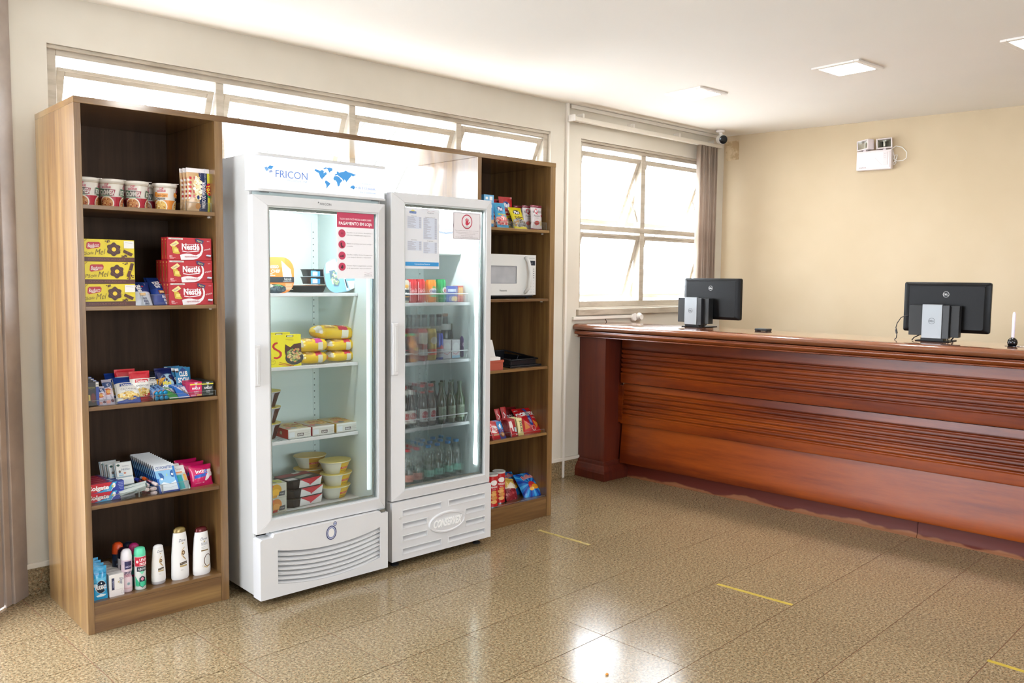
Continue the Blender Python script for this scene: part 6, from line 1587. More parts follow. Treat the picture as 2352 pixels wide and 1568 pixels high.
# ---- shelf with tissue box, sachet holder and black tray
Z = ZR[2]
xa, xb = XR1 + .012, P(1144, 800, 1, .10).x
e = empty('napkin_holder', ((xa + xb) / 2, .10, Z), label='white napkin holder with a sloping front, partly behind the fridge door', cat='napkin holder')
hh = P(1135, 781, 1, .10).z - Z; w = xb - xa
m = MB(); V = [(-w / 2, 0, 0), (w / 2, 0, 0), (w / 2, .11, 0), (-w / 2, .11, 0), (-w / 2 + .01, .03, hh), (w / 2 - .02, .03, hh), (w / 2 - .02, .09, hh), (-w / 2 + .01, .09, hh)]
m.add(V, [(0, 3, 2, 1), (4, 5, 6, 7), (0, 1, 5, 4), (1, 2, 6, 5), (2, 3, 7, 6), (3, 0, 4, 7)]); m.build('holder', mat('holder_white', '#dfdedb', .4), e, bevel=.003)
for k in range(5): MB().box(-w / 2 + .018, .042 + .008 * k, hh - .01, w / 2 - .028, .043 + .008 * k, hh + .008).build('napkin', mat('napkin', '#eceae6', .8), e)
xb = P(1157, 837, 1, .022).x; w = xb - (XR1 + .006); hh = P(1145, 827, 1, .022).z - Z
e = empty('sachet_box', ((XR1 + .006 + xb) / 2, .022, Z), label='terracotta coloured box filled with white sachets', cat='box')
TC = mat('terracotta', '#a8503c', .5)
m = MB(); w2 = w / 2; t = .004
m.box(-w2 + .004, 0, 0, w2 - .006, .07, t); m.box(-w2 + .004, 0, t, w2 - .005, t, hh - .014); m.box(-w2 + .004, .07 - t, t, w2 - .005, .07, hh - .014); m.box(-w2 + .004, t, t, -w2 + .008, .07 - t, hh - .014); m.box(w2 - .009, t, t, w2 - .005, .07 - t, hh - .014); m.build('body', TC, e, bevel=.001)
m = MB()
m.box(-w2, -.003, hh - .014, w2, .002, hh); m.box(-w2, .068, hh - .014, w2, .073, hh); m.box(-w2, .002, hh - .014, -w2 + .005, .068, hh); m.box(w2 - .005, .002, hh - .014, w2, .068, hh); m.build('rim', TC, e, bevel=.001)
for k in range(6): MB().box(-w2 + .010, .010 + k * .009, .006, w2 - .018, .012 + k * .009, hh + .018 - .002 * (k % 2)).build('sachet', mat('sachet_white', '#e4e2de', .5), e, bevel=.0004)
xa, xb = P(1157, 835, 1, .10).x + .01, XR2 - .012
e = empty('black_tray', ((xa + xb) / 2, .05, Z), label='low black plastic tray with raised back on the right shelves', cat='tray')
MT = mat('tray_black', '#111318', .35); w = xb - xa
m = MB(); m.box(-w / 2, 0, 0, w / 2, .34, .012); m.box(-w / 2 + .02, .02, .012, w / 2 - .03, .028, .045); m.box(-w / 2 + .02, .31, .012, w / 2 - .03, .318, .075); m.box(-w / 2 + .02, .028, .012, -w / 2 + .028, .31, .055); m.box(w / 2 - .038, .028, .012, w / 2 - .03, .31, .055); m.build('basin', MT, e, bevel=.003)
m = MB(); ring = [(-w / 2 + .012, .014), (w / 2 - .022, .014), (w / 2 - .022, .324), (-w / 2 + .012, .324)]
MB().tube([(a, b, .046 if b < .1 else .075) for a, b in ring], .005, 8, MT, closed=True).build('rim', None, e, smooth=True)
MB().tube([(-.03, .06, .02), (-.028, .05, .055), (-.03, .04, .07)], .0015, 5, mat('wire_grey', '#5a5f68', .3)).build('handle_wire', None, e)

# ---- chocolate bars and chips
Z = ZR[3]
tray(XR1 + .004, 2.395, Z, .034, 'clear acrylic tray with chocolate bars on the fourth right shelf', .018)
tray(2.400, XR2 - .012, Z, .020, 'clear acrylic tray under the red corn chip bag on the right shelves', .018)
CB = 'chocolate bars on the fourth right shelf'


def bar(uB, vB, uT, vT, w, y, T_, name, c, shapes, label, n=1, step=.02, base=None, rz=0, seal=.06, zoff=0, grp=CB):
    loc, L_, rx = lean_at(uB, vB, uT, vT, y, Z + G + zoff)
    o = pouch(name, w, L_, T_, c, label, 'chocolate bar', loc, (rx, 0, rz), shapes, grp, seed=int(uB), seal=seal)
    if n > 1: row_back(o, n, (0, step, 0), base, grp)
    return o


bar(1143, 1005, 1130, 968, .064, .026, .012, 'wafer_bar', '#b81c28', [('e', .5, .55, .52, .22, '#e6d9d8'), ('t', 'KitKat', .52, .55, .17, '#b01c28', {'rot': -35, 'w': .9, 'b': .03, 'sh': .2}), ('r', 0, 0, 1, .12, '#a01820'), ('r', .2, .2, .9, .3, '#c98a6a')], 'red wafer bar with a white oval, front of its row at the left', 3, .018, 'red wafer bar')
bar(1158, 1003, 1143, 966, .046, .026, .014, 'biscuit_bar', '#232c78', [('r', 0, .52, 1, .95, '#2f86c8'), ('t', 'Bis', .5, .70, .18, '#f0f2f6', {'rot': -65, 'b': .04, 'w': .5}), ('t', 'Xtra', .6, .50, .08, '#e8c0c8', {'rot': -60, 'w': .6}), ('e', .5, .22, .38, .14, '#7a4a34'), ('e', .55, .22, .2, .08, '#c99a6a')], 'blue biscuit bar with white letters leaning between the red ones', 3, .018, 'blue biscuit bar', rz=-.05)
bar(1183, 999, 1174, 962, .060, .028, .010, 'milk_chocolate_bar', '#9c1c28', [('p', [(.08, .52), (.10, .86), (.48, .90), (.52, .30), (.35, .28), (.30, .5)], '#e0d4d2'), ('p', [(.62, .26), (.66, .52), (.94, .50), (.92, .22)], '#a8c4cc'), ('r', .78, .06, .94, .14, '#e8e2e0'), ('r', .10, .03, .16, .5, '#d99a9a')], 'dark red chocolate bar with a white figure, front of its row', 6, .011, 'dark red chocolate bar')
bar(1199, 997, 1193, 960, .046, .028, .014, 'white_chocolate_bar', '#d2c584', [('t', 'Galak', .62, .50, .26, '#3a3a56', {'rot': -86, 'w': 1.5, 'b': .02}), ('r', 0, .88, 1, 1, '#e3dca8'), ('r', .1, .1, .4, .8, '#e0d69a')], 'cream white-chocolate bar with dark vertical letters, front of its row', 4, .020, 'cream white-chocolate bar')
for k, (uB, vB, uT, vT) in enumerate(((1153, 972, 1142, 938), (1165, 968, 1156, 934))):
    bar(uB, vB, uT, vT, .044, .13, .014, 'cookie_bar', '#a01c24', [('ln', [(.3, .75), (.6, .62), (.35, .5), (.65, .38), (.4, .25)], .006, '#f2e2e2')], ['upright red bar at the back left, lower of the two', 'upright red bar at the back, taller of the two'][k], zoff=.03)
loc, L_, rx = lean_at(1231, 989, 1197, 933, .030, Z + G)
sh = [('r', 0, 0, 1, 1, '#b4161e'), ('p', [(.36, 0), (.60, 0), (.62, 1), (.44, 1)], '#a01820'), ('p', [(.46, .30), (.62, .30), (.64, .66), (.50, .66)], '#25357c'), ('p', [(.50, .82), (.64, .82), (.66, .97), (.52, .97)], '#2c3f8c'), ('t', 'DORITOS', .50, .73, .13, '#f2eeee', {'w': .92, 'b': .05, 'rot': 3}), ('e', .56, .72, .10, .09, '#8c8a94'), ('t', 'QUEIJO', .55, .47, .055, '#c9ccd8', {'rot': -80, 'w': .26}), ('p', [(.66, .46), (.92, .36), (.74, .18)], '#d07a2a'), ('p', [(.22, .48), (.40, .22), (.14, .18)], '#c8702a'), ('ring', .58, .20, .10, .085, .003, '#d8a8a8'), ('t', 'NACHO', .82, .56, .05, '#efd9d9', {'w': .24}), ('e', .12, .66, .10, .06, '#d46a6a'), ('t', 'elma', .12, .90, .05, '#f2e8e8', {'w': .16}), ('p', [(.94, .04), (.90, .10), (.99, .10)], '#e0c02a')]
pouch('corn_chip_bag', .152, L_, .050, '#a8141c', 'large red corn chip bag with white capital letters leaning at the right', 'chips', (loc[0] - .004, loc[1], loc[2]), (rx, 0, -.10), sh, seed=31, seal=.05, sub=(8, 8))
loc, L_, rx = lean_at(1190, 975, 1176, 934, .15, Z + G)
pouch('corn_chip_bag', .13, L_, .04, '#5c1016', 'red bag in shade-darkened colours behind the large red one', 'chips', (loc[0], .17, Z + G), (rx, 0, .0), [('t', 'DORITOS', .55, .6, .13, '#c8c0c0', {'w': .8, 'b': .05}), ('r', .2, .1, .8, .4, '#2a1014')], seed=33, seal=.05)  # shade put into the film and lettering colours of this rear bag

Z = ZR[4]
MAT_TR = tray(XR1 + .004, XR2 - .006, Z, .006, 'flat clear acrylic tray on the bottom right shelf', .012)


def tube_can(u, vT, vB, y, label):
    p = P(u, vB, 1, y); hh = P(u, vT, 1, y).z - Z - G; r = .0385
    o = MB().lathe([(r, 0), (r, hh - .006)], 28, m=mat('can_red', '#b8141c', .3, coat=.2)).build('chip_tube', None, None, smooth=40, loc=(p.x, y + r, Z + G))
    MB().lathe([(r * .98, -.001), (r * 1.02, 0), (r * 1.02, .003)], 28, m=M_alu).build('metal_foot', None, o, smooth=40)
    MB().lathe([(r * 1.03, hh - .010), (r * 1.05, hh - .008), (r * 1.05, hh - .001), (r * 1.0, hh), (r * .9, hh - .0015)], 28, m=mat('lid_clear', '#c9ccc9', .25)).build('lid', None, o, smooth=40)
    sh = [('e', .5, .76, .26, .085, '#ece9e4'), ('t', 'PRINGLES', .5, .62, .055, '#f0e6e2', {'w': .62, 'b': .03}), ('r', .36, .535, .64, .548, '#e8d6d2'), ('e', .5, .47, .20, .04, '#d89a52'), ('e', .46, .38, .26, .055, '#e0a85e'), ('e', .54, .27, .28, .06, '#d08e48'), ('e', .5, .15, .24, .06, '#e2ad68'), ('ln', [(.28, .36), (.5, .33), (.72, .39)], .002, '#a05a24'), ('ln', [(.3, .24), (.5, .21), (.75, .27)], .002, '#a05a24')]
    printed(o, sh, .085, hh * .96, wrap_map(lambda z: r, .085, hh, .004, turn=-.25), sub=(12, 2))
    return tag(o, label, 'chips tube', 'red chip tubes on the bottom right shelf')


tube_can(1138, 1090, 1164, .020, 'red chip tube nearest the fridge, at the front')
tube_can(1155, 1083, 1158, .060, 'red chip tube just right of the front one')
for k, (u, yy) in enumerate(((1143, .16), (1160, .19))):
    p = P(u, 1080, 1, yy); pass
loc, L_, rx = lean_at(1185, 1143, 1170, 1096, .055, Z + G)
pouch('snack_bag', .115, L_ * 1.06, .055, '#7c2028', 'crumpled dark red and gold snack bag beside the chip tubes', 'snack bag', loc, (rx - .1, .25, .1), [('r', 0, .55, 1, 1, '#c9a84a'), ('p', [(0, .55), (.5, .80), (1, .60), (1, .5), (0, .5)], '#d8cdb8'), S(.05, .05, .95, .5, ['#8f2c34', '#a8444a', '#6c1820'], 30, .012, 3)], seed=41, seal=.06)
loc, L_, rx = lean_at(1233, 1145, 1200, 1082, .030, Z + G)
sh = [('r', 0, 0, 1, 1, '#1f6fc4')]
for k in range(16):
    a0 = 2 * PI * k / 16; a1 = a0 + .2; sh.append(('p', [(.52 + .14 * math.cos(a0), .5 + .1 * math.sin(a0)), (max(0, min(1, .52 + .75 * math.cos(a0))), max(0, min(1, .5 + .62 * math.sin(a0)))), (max(0, min(1, .52 + .75 * math.cos(a1))), max(0, min(1, .5 + .62 * math.sin(a1)))), (.52 + .14 * math.cos(a1), .5 + .1 * math.sin(a1))], '#1a3c9c' if k % 2 else '#3fa4e0'))
sh += [('t', 'Ruffles', .54, .76, .15, '#f0dcd8', {'w': .66, 'b': .06, 'rot': 6, 'arc': .05}), ('t', 'Ruffles', .54, .76, .15, '#c02838', {'w': .64, 'b': .015, 'rot': 6, 'arc': .05}), ('e', .54, .44, .19, .15, '#b8242c'), ('e', .68, .38, .20, .09, '#e0961e'), ('ln', [(.52, .40), (.84, .36)], .002, '#b8721a'), ('ln', [(.52, .36), (.82, .32)], .002, '#b8721a'), ('e', .46, .32, .12, .06, '#e6b040')]
cb = pouch('potato_chip_bag', .150, L_, .060, '#1a5cb0', 'large blue potato chip bag with red lettering at the front of the bottom right shelf', 'chips', (loc[0], loc[1], loc[2]), (rx, 0, -.10), sh, seed=51, seal=.05, sub=(8, 8))
dup(cb, cb.location + Vector((-.045, .10, .0)), (rx, .1, .1), 'blue potato chip bag mostly hidden behind the front one', None)

# ================================================================== LEFT REFRIGERATOR
MW_ = mat('tray_dark', '#20262a', .35)
Y0 = .03


def meal_tray(W, Hh, T_, label, loc, rot, body, sleeve, shapes, cut=None, name='meal_tray'):
    """rounded shallow tray with a printed film on its face; local like the cartons, base thickness along +y"""
    def outline(s, k=10):
        r = min(W, Hh) * .36; pts = []
        for ox, oz, a0 in ((W / 2 - r, Hh / 2 - r, 0), (-W / 2 + r, Hh / 2 - r, 90), (-W / 2 + r, -Hh / 2 + r, 180), (W / 2 - r, -Hh / 2 + r, 270)):
            for i in range(k + 1): pts.append(((ox + r * math.cos(math.radians(a0 + 90 * i / k))) * s, (oz + r * math.sin(math.radians(a0 + 90 * i / k))) * s + Hh / 2))
        return pts
    a = outline(1); b = outline(.97); c = outline(.84); n = len(a); m = MB(); V = []
    for o_, y in ((a, 0), (a, .003), (b, .004), (c, T_)): V += [(p[0], y, p[1]) for p in o_]
    F = [(k * n + i, k * n + (i + 1) % n, (k + 1) * n + (i + 1) % n, (k + 1) * n + i) for k in range(3) for i in range(n)]
    F += [tuple(range(n))[::-1], tuple(range(3 * n, 4 * n))]
    m.add(V, [f[::-1] for f in F]); e = m.build(name, body, None, smooth=40, loc=loc, rot=rot)
    printed(e, [('p', [((x_ / W + .5), z_ / Hh) for x_, z_ in a], sleeve)] + shapes, W, Hh, flat_map(W, Hh, 0), 'printed_film')
    return tag(e, label, 'ready meal')


Z = 1.413
x, W, h, zz = face_at(601, 677, 590, 672, .03, Z)
sh = [('r', .10, .72, .72, .99, '#e8924a'), ('p', [(.62, .90), (.90, .66), (.93, .44), (.66, .44)], '#e9ebec'), ('t', 'EXPRESSO', .30, .73, .075, '#f6efe6', {'w': .46, 'b': .02}), ('t', 'do CHEF', .36, .61, .085, '#f6efe6', {'w': .42, 'b': .02}), ('r', .08, .525, .34, .545, '#f3e3d0'), ('r', .08, .48, .42, .50, '#f3e3d0'), ('r', .0, .30, .99, .45, '#2a3138'), ('t', 'feijoada', .80, .395, .07, '#eceeee', {'w': .22}), ('t', 'COMPLETA', .78, .33, .03, '#eceeee', {'w': .26}), ('e', .40, .12, .35, .13, '#2c3a42'), ('p', [(.08, .10), (.12, .22), (.28, .25), (.42, .18), (.30, .10), (.12, .06)], '#d6d2c4'), ('p', [(.34, .22), (.52, .25), (.66, .18), (.55, .16), (.44, .20)], '#6fa86c'), S(.22, .02, .70, .18, ['#3d4c56', '#55666e', '#28343c'], 60, .006, 2)] + lines(.72, .95, .10, .26, 6, .012, '#f2dcc4')
o = meal_tray(W, h, .035, 'round-cornered orange ready meal standing on edge at the top left of the fridge', (x, .035, Z), (-.03, 0, 0), MW_, '#e0853c', sh)
x = P(716, 664, 1, .06).x
o = meal_tray(.21, .17, .034, 'black meal tray with an orange lid lying flat behind the standing ones', (x, .24, Z + .035), (PI / 2 + .0, 0, 0), MW_, '#e0853c', [('r', .1, .2, .5, .8, '#d9d4cc')]); o.location = (x, .05, Z + .0365); o.rotation_euler = (-PI / 2, 0, 0)
for k in range(2):
    p = P(731, 652 - 17 * k, 1, .20)
    o = meal_tray(.145, .12, .036, ['lower', 'upper'][k] + ' of two small black and light blue meal trays stacked at the back', (p.x, .16, Z + .078 + .0385 * k), (-PI / 2, 0, .05), MW_, '#58a8d8', [('r', .1, .1, .5, .9, '#e3e6e8')], name='meal_tray')
    printed(o, [('r', 0, 0, .42, 1, '#4f9fd0'), ('r', .08, .1, .30, .8, '#d6d8da')], .13, .028, lambda x_, z_, l: (x_ - .065, .034 - z_, -.0 - .0008 * (l + 1) + .004), 'printed_side')
x, W, h, zz = face_at(752, 822, 594, 672, .03, Z)
o = meal_tray(W, h, .034, 'light blue and white ready meal leaning on edge at the top right of the fridge', (x, .035, Z + .004), (-.05, -.12, 0), mat('tray_grey', '#8f9aa4', .4), '#8fc2e4', [('p', [(.05, .60), (.10, .90), (.4, .99), (.55, .6)], '#e9eef2'), ('p', [(.16, .66), (.34, .68), (.46, .30), (.40, .18), (.26, .20), (.18, .40)], '#6a8496'), S(.20, .20, .44, .62, ['#c6ccb0', '#a8b890', '#dfe0cc'], 40, .006, 5), ('p', [(.58, .5), (.64, .5), (.72, .02), (.64, .02)], '#e6eaee'), ('p', [(.62, .36), (.66, .36), (.70, .10), (.66, .10)], '#2c3a4c'), ('p', [(.70, .30), (.95, .28), (.90, .06), (.74, .04)], '#e3e8ec')])

Z = 1.061
x, W, h, zz = face_at(600, 692, 769, 843, .022, Z)
RD = '#c01c28'
sS = [(.62, .97), (.50, .95), (.42, .88), (.40, .78), (.46, .70), (.56, .64), (.66, .58), (.70, .50), (.67, .42), (.58, .38), (.46, .40), (.45, .34), (.58, .31), (.70, .35), (.78, .44), (.78, .56), (.70, .64), (.58, .71), (.50, .77), (.49, .83), (.54, .89), (.63, .91)]
sS = [((a - .40) * .62 + .27, (b - .31) * .80 + .25) for a, b in sS]
sh = [('r', 0, 0, 1, 1, '#e8d81e'), ('r', 0, .34, .18, .66, '#55302a'), ('t', 'SOBA', .09, .50, .09, '#efe8e2', {'w': .16}), ('t', 'a', .05, .82, .15, RD, {'b': .03}), ('p', sS, RD), ('p', [(.60, .70), (.72, .60), (.82, .70), (1, .72), (1, .1), (.80, .1), (.62, .28), (.58, .46)], '#4e2c28'), ('e', .82, .26, .23, .22, '#3a3a3a'), S(.64, .14, 1.0, .56, ['#c9b070', '#8fae5c', '#d98a5a', '#e8d4a0', '#6f9a4a', '#e0b48c'], 110, .0055, 9), ('ring', .27, .16, .075, .075, .0012, '#8f7a1e'), ('t', 'FONTE', .27, .18, .03, '#7a6a1e', {'w': .08}), ('ln', [(.44, .14), (.80, -.0)], .003, '#a8421e'), ('ln', [(.42, .09), (.74, -.0)], .003, '#a8421e'), ('r', .62, .93, .80, .975, '#3c3230'), ('r', .64, .94, .78, .965, '#e9e6e0'), ('r', .02, .20, .12, .215, '#8a7a1e'), ('r', .02, .13, .14, .145, '#8a7a1e'), ('r', .60, .84, .80, .85, '#b8981e'), ('r', .66, .80, .80, .81, '#b8981e')]
sh = [s_ if s_[0] != 'ln' else ('ln', [(max(0, a), max(0.01, b)) for a, b in s_[1]], s_[2], s_[3]) for s_ in sh]
o = carton('noodle_dish_box', W, h, .034, '#e8d81e', 'yellow box with a big red S standing at the left of the second fridge shelf', 'ready meal', (x, .022, Z), (-.03, 0, .0), sh, side=[('r', 0, 0, 1, 1, '#ddc81c')])
o = dup(o, Vector((x - .03, .075, Z)), (-.02, 0, 0), 'second yellow box leaning behind the one with the red S'); o.scale = (1, 1, 1.05)


def loaf(u0, u1, vT, vB, y, z, label, rz=0, ry=0, pk='#c43048', seed=1):
    xa, xb = P(u0, (vT + vB) / 2, 1, y).x, P(u1, (vT + vB) / 2, 1, y).x; W_ = xb - xa; h_ = P(u0 + 10, vT, 1, y).z - P(u0 + 10, vB, 1, y).z
    n, s = 20, 20; m = MB(); R = random.Random(seed); ph = R.uniform(0, 6); V = []

    def pt(u, a):
        t = 2 * u - 1; e_ = (1 - abs(t) ** 5) ** .6 if abs(t) < 1 else 0; e_ = max(e_, .10)
        ry_, rz_ = .062 * (.35 + .65 * e_), h_ / 2 * e_; c_, s_ = math.cos(a), math.sin(a)
        k_ = 1 / (abs(c_) ** 3.4 + abs(s_) ** 3.4) ** (1 / 3.4)
        return ((u - .5) * W_, -c_ * k_ * ry_ * .92 + .062, h_ / 2 + s_ * k_ * rz_ + .0016 * math.sin(9 * a + ph + 14 * u) * e_)
    for i in range(n + 1): V += [pt(i / n, 2 * PI * k / s) for k in range(s)]
    F = [(i * s + k, (i + 1) * s + k, (i + 1) * s + (k + 1) % s, i * s + (k + 1) % s) for i in range(n) for k in range(s)] + [tuple(range(s)), tuple(range(n * s, n * s + s))[::-1]]
    m.add(V, F); o = m.build('bread_roll_bag', mat('film_yellow', '#dfb81e', .22, coat=.5), None, smooth=60, loc=((xa + xb) / 2, y, z), rot=(0, ry, rz))

    def fm(x_, z_, l):
        a = (z_ - .5) * 2.6 + .35; p = Vector(pt(x_, a)); c = Vector((p.x, .062, h_ / 2)); return tuple(p + (p - c).normalized() * (.0008 + .0004 * l))
    printed(o, [('r', .52, .52, .74, 1.0, pk), ('r', .60, .10, .76, .54, '#d9d4c0'), ('r', .20, .60, .44, .95, '#c89a4a'), ('r', .24, .66, .40, .9, '#e3c88a'), ('r', .02, .3, .14, .9, '#cfc9b8'), ('r', .52, .80, .7, .84, '#e6c8d0')], 1, 1, fm, 'printed_wrap', sub=(10, 10), gloss=True)
    MB().box(W_ / 2 - .006, .045, h_ * .25, W_ / 2 + .012, .08, h_ * .55).build('twist_end', mat('twist_red', '#b8302a', .4), o, bevel=.004)
    return tag(o, label, 'bread rolls', 'yellow bread bags on the second fridge shelf')


la = lambda u0, u1, vT, vB, y, z: P((u0 + u1) / 2, vT, 1, y).z
hA = P(725, 813, 1, .03).z - P(725, 841, 1, .03).z
loaf(691, 759, 813, 841, .030, Z, 'yellow bread bag at the bottom left of the pile', seed=1)
zA = P(725, 812, 1, .03).z - .003
loaf(689, 760, 781, 812, .030, max(zA, Z + hA - .002), 'yellow bread bag with a magenta panel, upper left of the pile', pk='#c23a8a', seed=2)
hB = P(790, 809, 1, .05).z - P(790, 834, 1, .05).z
loaf(759, 823, 809, 834, .050, Z, 'yellow bread bag at the bottom right of the pile', seed=3)
zB = Z + hB - .002
loaf(756, 823, 781, 809, .050, zB, 'yellow bread bag in the middle right of the pile', seed=4)
hC = P(790, 781, 1, .05).z - P(790, 809, 1, .05).z
loaf(728, 823, 750, 782, .052, zB + hC - .002, 'yellow bread bag lying on top of the pile', ry=.06, seed=5)


def bowl(loc, r, h, sx, label, body, sleevec, lidc, rz=0, lid=True, sleeve=(-.55, .9), art=(), grp=None, name='food_bowl', sy=.8):
    pr = [(r * .62, 0), (r * .66, .002), (r * .80, h * .45), (r * .95, h * .90), (r * 1.02, h * .93), (r * 1.03, h * .97), (r, h)]
    o = MB().lathe(pr, 32, m=mat('bowl_' + name, body, .35), sx=sx, sy=sy).build(name, None, None, smooth=45, loc=loc, rot=(0, 0, rz)); rf = prof_fn(pr)
    if lid: MB().lathe([(r * 1.02, h * .985), (r * 1.02, h + .0012), (r * .2, h + .002)], 32, m=mat('film_lid', lidc, .3), sx=sx, sy=sy).build('lid_film', None, o, smooth=45)
    if sleevec:
        a0, a1 = sleeve; Wm = (a1 - a0)

        def fm(x_, z_, l):
            a = a0 + x_; q = rf(z_) + .0012 + .0004 * l; return (q * sx * math.sin(a), -q * sy * math.cos(a), z_)
        printed(o, [('r', 0, .02, 1, .92, sleevec)] + list(art), Wm, h, fm, 'paper_sleeve', sub=(14, 5))
    return tag(o, label, 'ready meal', grp)


Z = .704
for k in range(3):
    p = P(624, 1000, 1, .06); bowl((p.x - .012, .115, Z + k * .0785), .082, .078, 1, ['bottom', 'middle', 'top'][k] + ' white bowl with a dark sleeve in the stack behind the fridge handle', '#b9bcc4', '#4a2c2a', '#cdb83c', 0, True, (.35, 1.5), (), 'white bowls on the third fridge shelf')
for k, (uL, uS, uR, v0, v1, c, l) in enumerate(((641, 662, 714, 990, 1010, '#c83024', 'flat lasagne box with a red end, left of three on the third fridge shelf'), (714, 718, 768, 984, 1004, '#b83040', 'flat box in the middle of three on the third fridge shelf'), (769, 773, 821, 972, 995, '#cfa030', 'flat box with a gold edge, right of three on the third fridge shelf'))):
    xa, xb = P(uS, 1000, 1, .028).x, P(uR, 1000, 1, .028).x; W = xb - xa; h = .046
    yy = .028
    art = [('r', 0, .82, 1, 1, '#dfe0dc'), ('r', .40, .20, .68, .52, '#4a3a3a'), ('t', 'SEARA', .54, .36, .20, '#e6e6e4', {'w': .24, 'b': .02}), ('r', .04, .15, .28, .7, '#d4dade'), ('r', .72, .3, .95, .34, '#a8a8a4'), ('r', .72, .5, .92, .54, '#a8a8a4')]
    top = [('r', 0, 0, 1, 1, ['#b8a88a', '#b0a08c', '#c0b088'][k]), ('e', .62, .55, .42, .36, '#cdb46c'), ('e', .62, .55, .34, .28, '#c08a4a'), ('e', .35, .2, .18, .12, '#8a9298' if k < 2 else '#4a6484'), ('e', .2, .25, .12, .08, '#c84a44'), S(.35, .3, .9, .8, ['#cf9a4e', '#e2c27c', '#a8502c', '#8aa04c'], 40, .008, k)]
    carton('lasagne_box', W, h, .19, '#d0cfc8', l, 'ready meal', ((xa + xb) / 2, yy, Z), (0, 0, 0), art, 'flat meal boxes on the third fridge shelf', side=[('r', 0, 0, 1, 1, c), ('t', 'massa', .3, .5, .2, '#eedcd8', {'w': .3}), ('e', .62, .5, .06, .2, '#e6d8b0')], top=top)

Z = .3615
for k in range(2):
    x, W, h, zz = face_at(612, 654, 1100, 1134, .02); h = .070
    art = [('e', .42, .56, .30, .40, ['#c0922a', '#b8743a'][1 - k]), ('e', .42, .40, .22, .24, ['#dca83a', '#c9924e'][1 - k]), ('p', [(.55, .12), (.60, .42), (.92, .46), (.88, .14)], '#4a4c50'), ('t', 'sopa', .74, .30, .09, '#c9cccc', {'w': .22}), ('p', [(.02, .76), (.04, .90), (.28, .92), (.26, .78)], '#b82c34'), ('t', 'Seara', .15, .84, .07, '#f0dede', {'w': .18}), ('p', [(.20, .04), (.22, .2), (.48, .22), (.46, .06)], '#a83430' if k == 0 else '#c08c3a')]
    top = [('e', .5, .5, .42, .36, '#b8bc3c'), ('e', .5, .35, .3, .14, '#8a8f80'), ('e', .7, .2, .18, .1, '#d8d47a')]
    carton('soup_box', W, h, .085, '#b9b8ac', ['lower', 'upper'][k] + ' grey box with a picture of food at the bottom left of the fridge', 'ready meal', (x, .0 + .002 * k, Z + k * .0708), (0, 0, .04 - .06 * k), art, 'grey food boxes at the bottom of the fridge', top=top)
for k in range(3):
    xa, xb = P(652, 1150, 1, .05).x, P(738, 1150, 1, .05).x; W = xb - xa; h = .046; m = MB(); D_ = .15

    def oc(s, z, c=.03): return [(x_ * s, (y_ - D_ / 2) * s + D_ / 2, z) for x_, y_ in ((-W / 2 + c, 0), (W / 2 - c, 0), (W / 2, c), (W / 2, D_ - c), (W / 2 - c, D_), (-W / 2 + c, D_), (-W / 2, D_ - c), (-W / 2, c))]
    V = oc(.82, 0) + oc(.95, h * .8) + oc(1, h * .86) + oc(1, h - .001); F = [(q * 8 + i, q * 8 + (i + 1) % 8, (q + 1) * 8 + (i + 1) % 8, (q + 1) * 8 + i) for q in range(3) for i in range(8)] + [tuple(range(8))[::-1], tuple(range(24, 32))]
    m.add(V, F); o = m.build('sushi_tray', mat('tray_black2', '#15161a', .3), None, bevel=.001, loc=((xa + xb) / 2 + [.0, .004, -.002][k], .02, Z + k * h), rot=(0, 0, .10))
    z1_, z2_ = .006, h * .98

    def fm(x_, z_, l):
        return (-W / 2 * .0 + x_ - .03, .012 * (1 - z_ / h) - .0012 - .0003 * l, z_)
    printed(o, [('r', 0, .02, 1, .98, '#e0dedd'), ('p', [(0, .98), (1, .98), (.52, .22)], '#c22c3c'), ('p', [(.44, .30), (.5, .12), (.56, .30)], '#b8505c')], W * .62, h, fm, 'printed_sleeve')
    if k == 2: printed(o, [('r', 0, 0, 1, 1, '#3a3a40'), ('r', .0, .55, 1, .95, '#8f2430'), ('p', [(.4, .05), (.9, .25), (.8, .5), (.35, .35)], '#98a092'), ('r', .55, .80, .78, .98, '#c9ccc8'), ('r', .0, .0, .3, .3, '#d2cfd0')], W * .9, D_ * .9, lambda x_, z_, l: (x_ - W * .45, z_ + .008, h + .0006 + l * .0003), 'printed_top')
    tag(o, ['bottom', 'middle', 'top'][k] + ' black tray with a red and white sleeve in the stack of three', 'ready meal', 'black trays at the bottom of the fridge')
YB_ = '#d8b02c'
art = [('r', 0, .38, 1, .54, '#c24a3c'), ('t', 'MINI CHURROS', .5, .46, .11, '#e8b0a0', {'w': .8}), ('t', 'lamen', .25, .24, .12, '#5a4a2a', {'w': .36}), ('p', [(.55, .06), (.60, .34), (.68, .30), (.66, .08)], '#8a5a2a'), ('r', .2, .80, .75, .90, '#e6e2d2')]
for k in range(3):
    p = P(782, 1130, 1, .03); h = .0635
    bowl((p.x + [-.004, .006, 0][k], .082, Z + k * .0645), .086, h, 1, ['bottom', 'middle', 'top'][k] + ' yellow sleeved white bowl in the right stack of the fridge floor', '#cfcdbd', YB_, '#d8c46a', .1, True, (-.10, 1.3), art, 'yellow sleeved bowls at the bottom of the fridge')
for k in range(3):
    p = P(726, 1100, 1, .20); bowl((p.x - .004, .255, Z + k * .0665), .086, .064, 1, ['bottom', 'middle', 'top'][k] + ' bowl of the rear stack behind the black trays', '#cfcdbd', '#c8962c', '#cfa83c', -.1, True, (-.4, 1.0), art, 'bowls in the rear stack of the fridge floor')

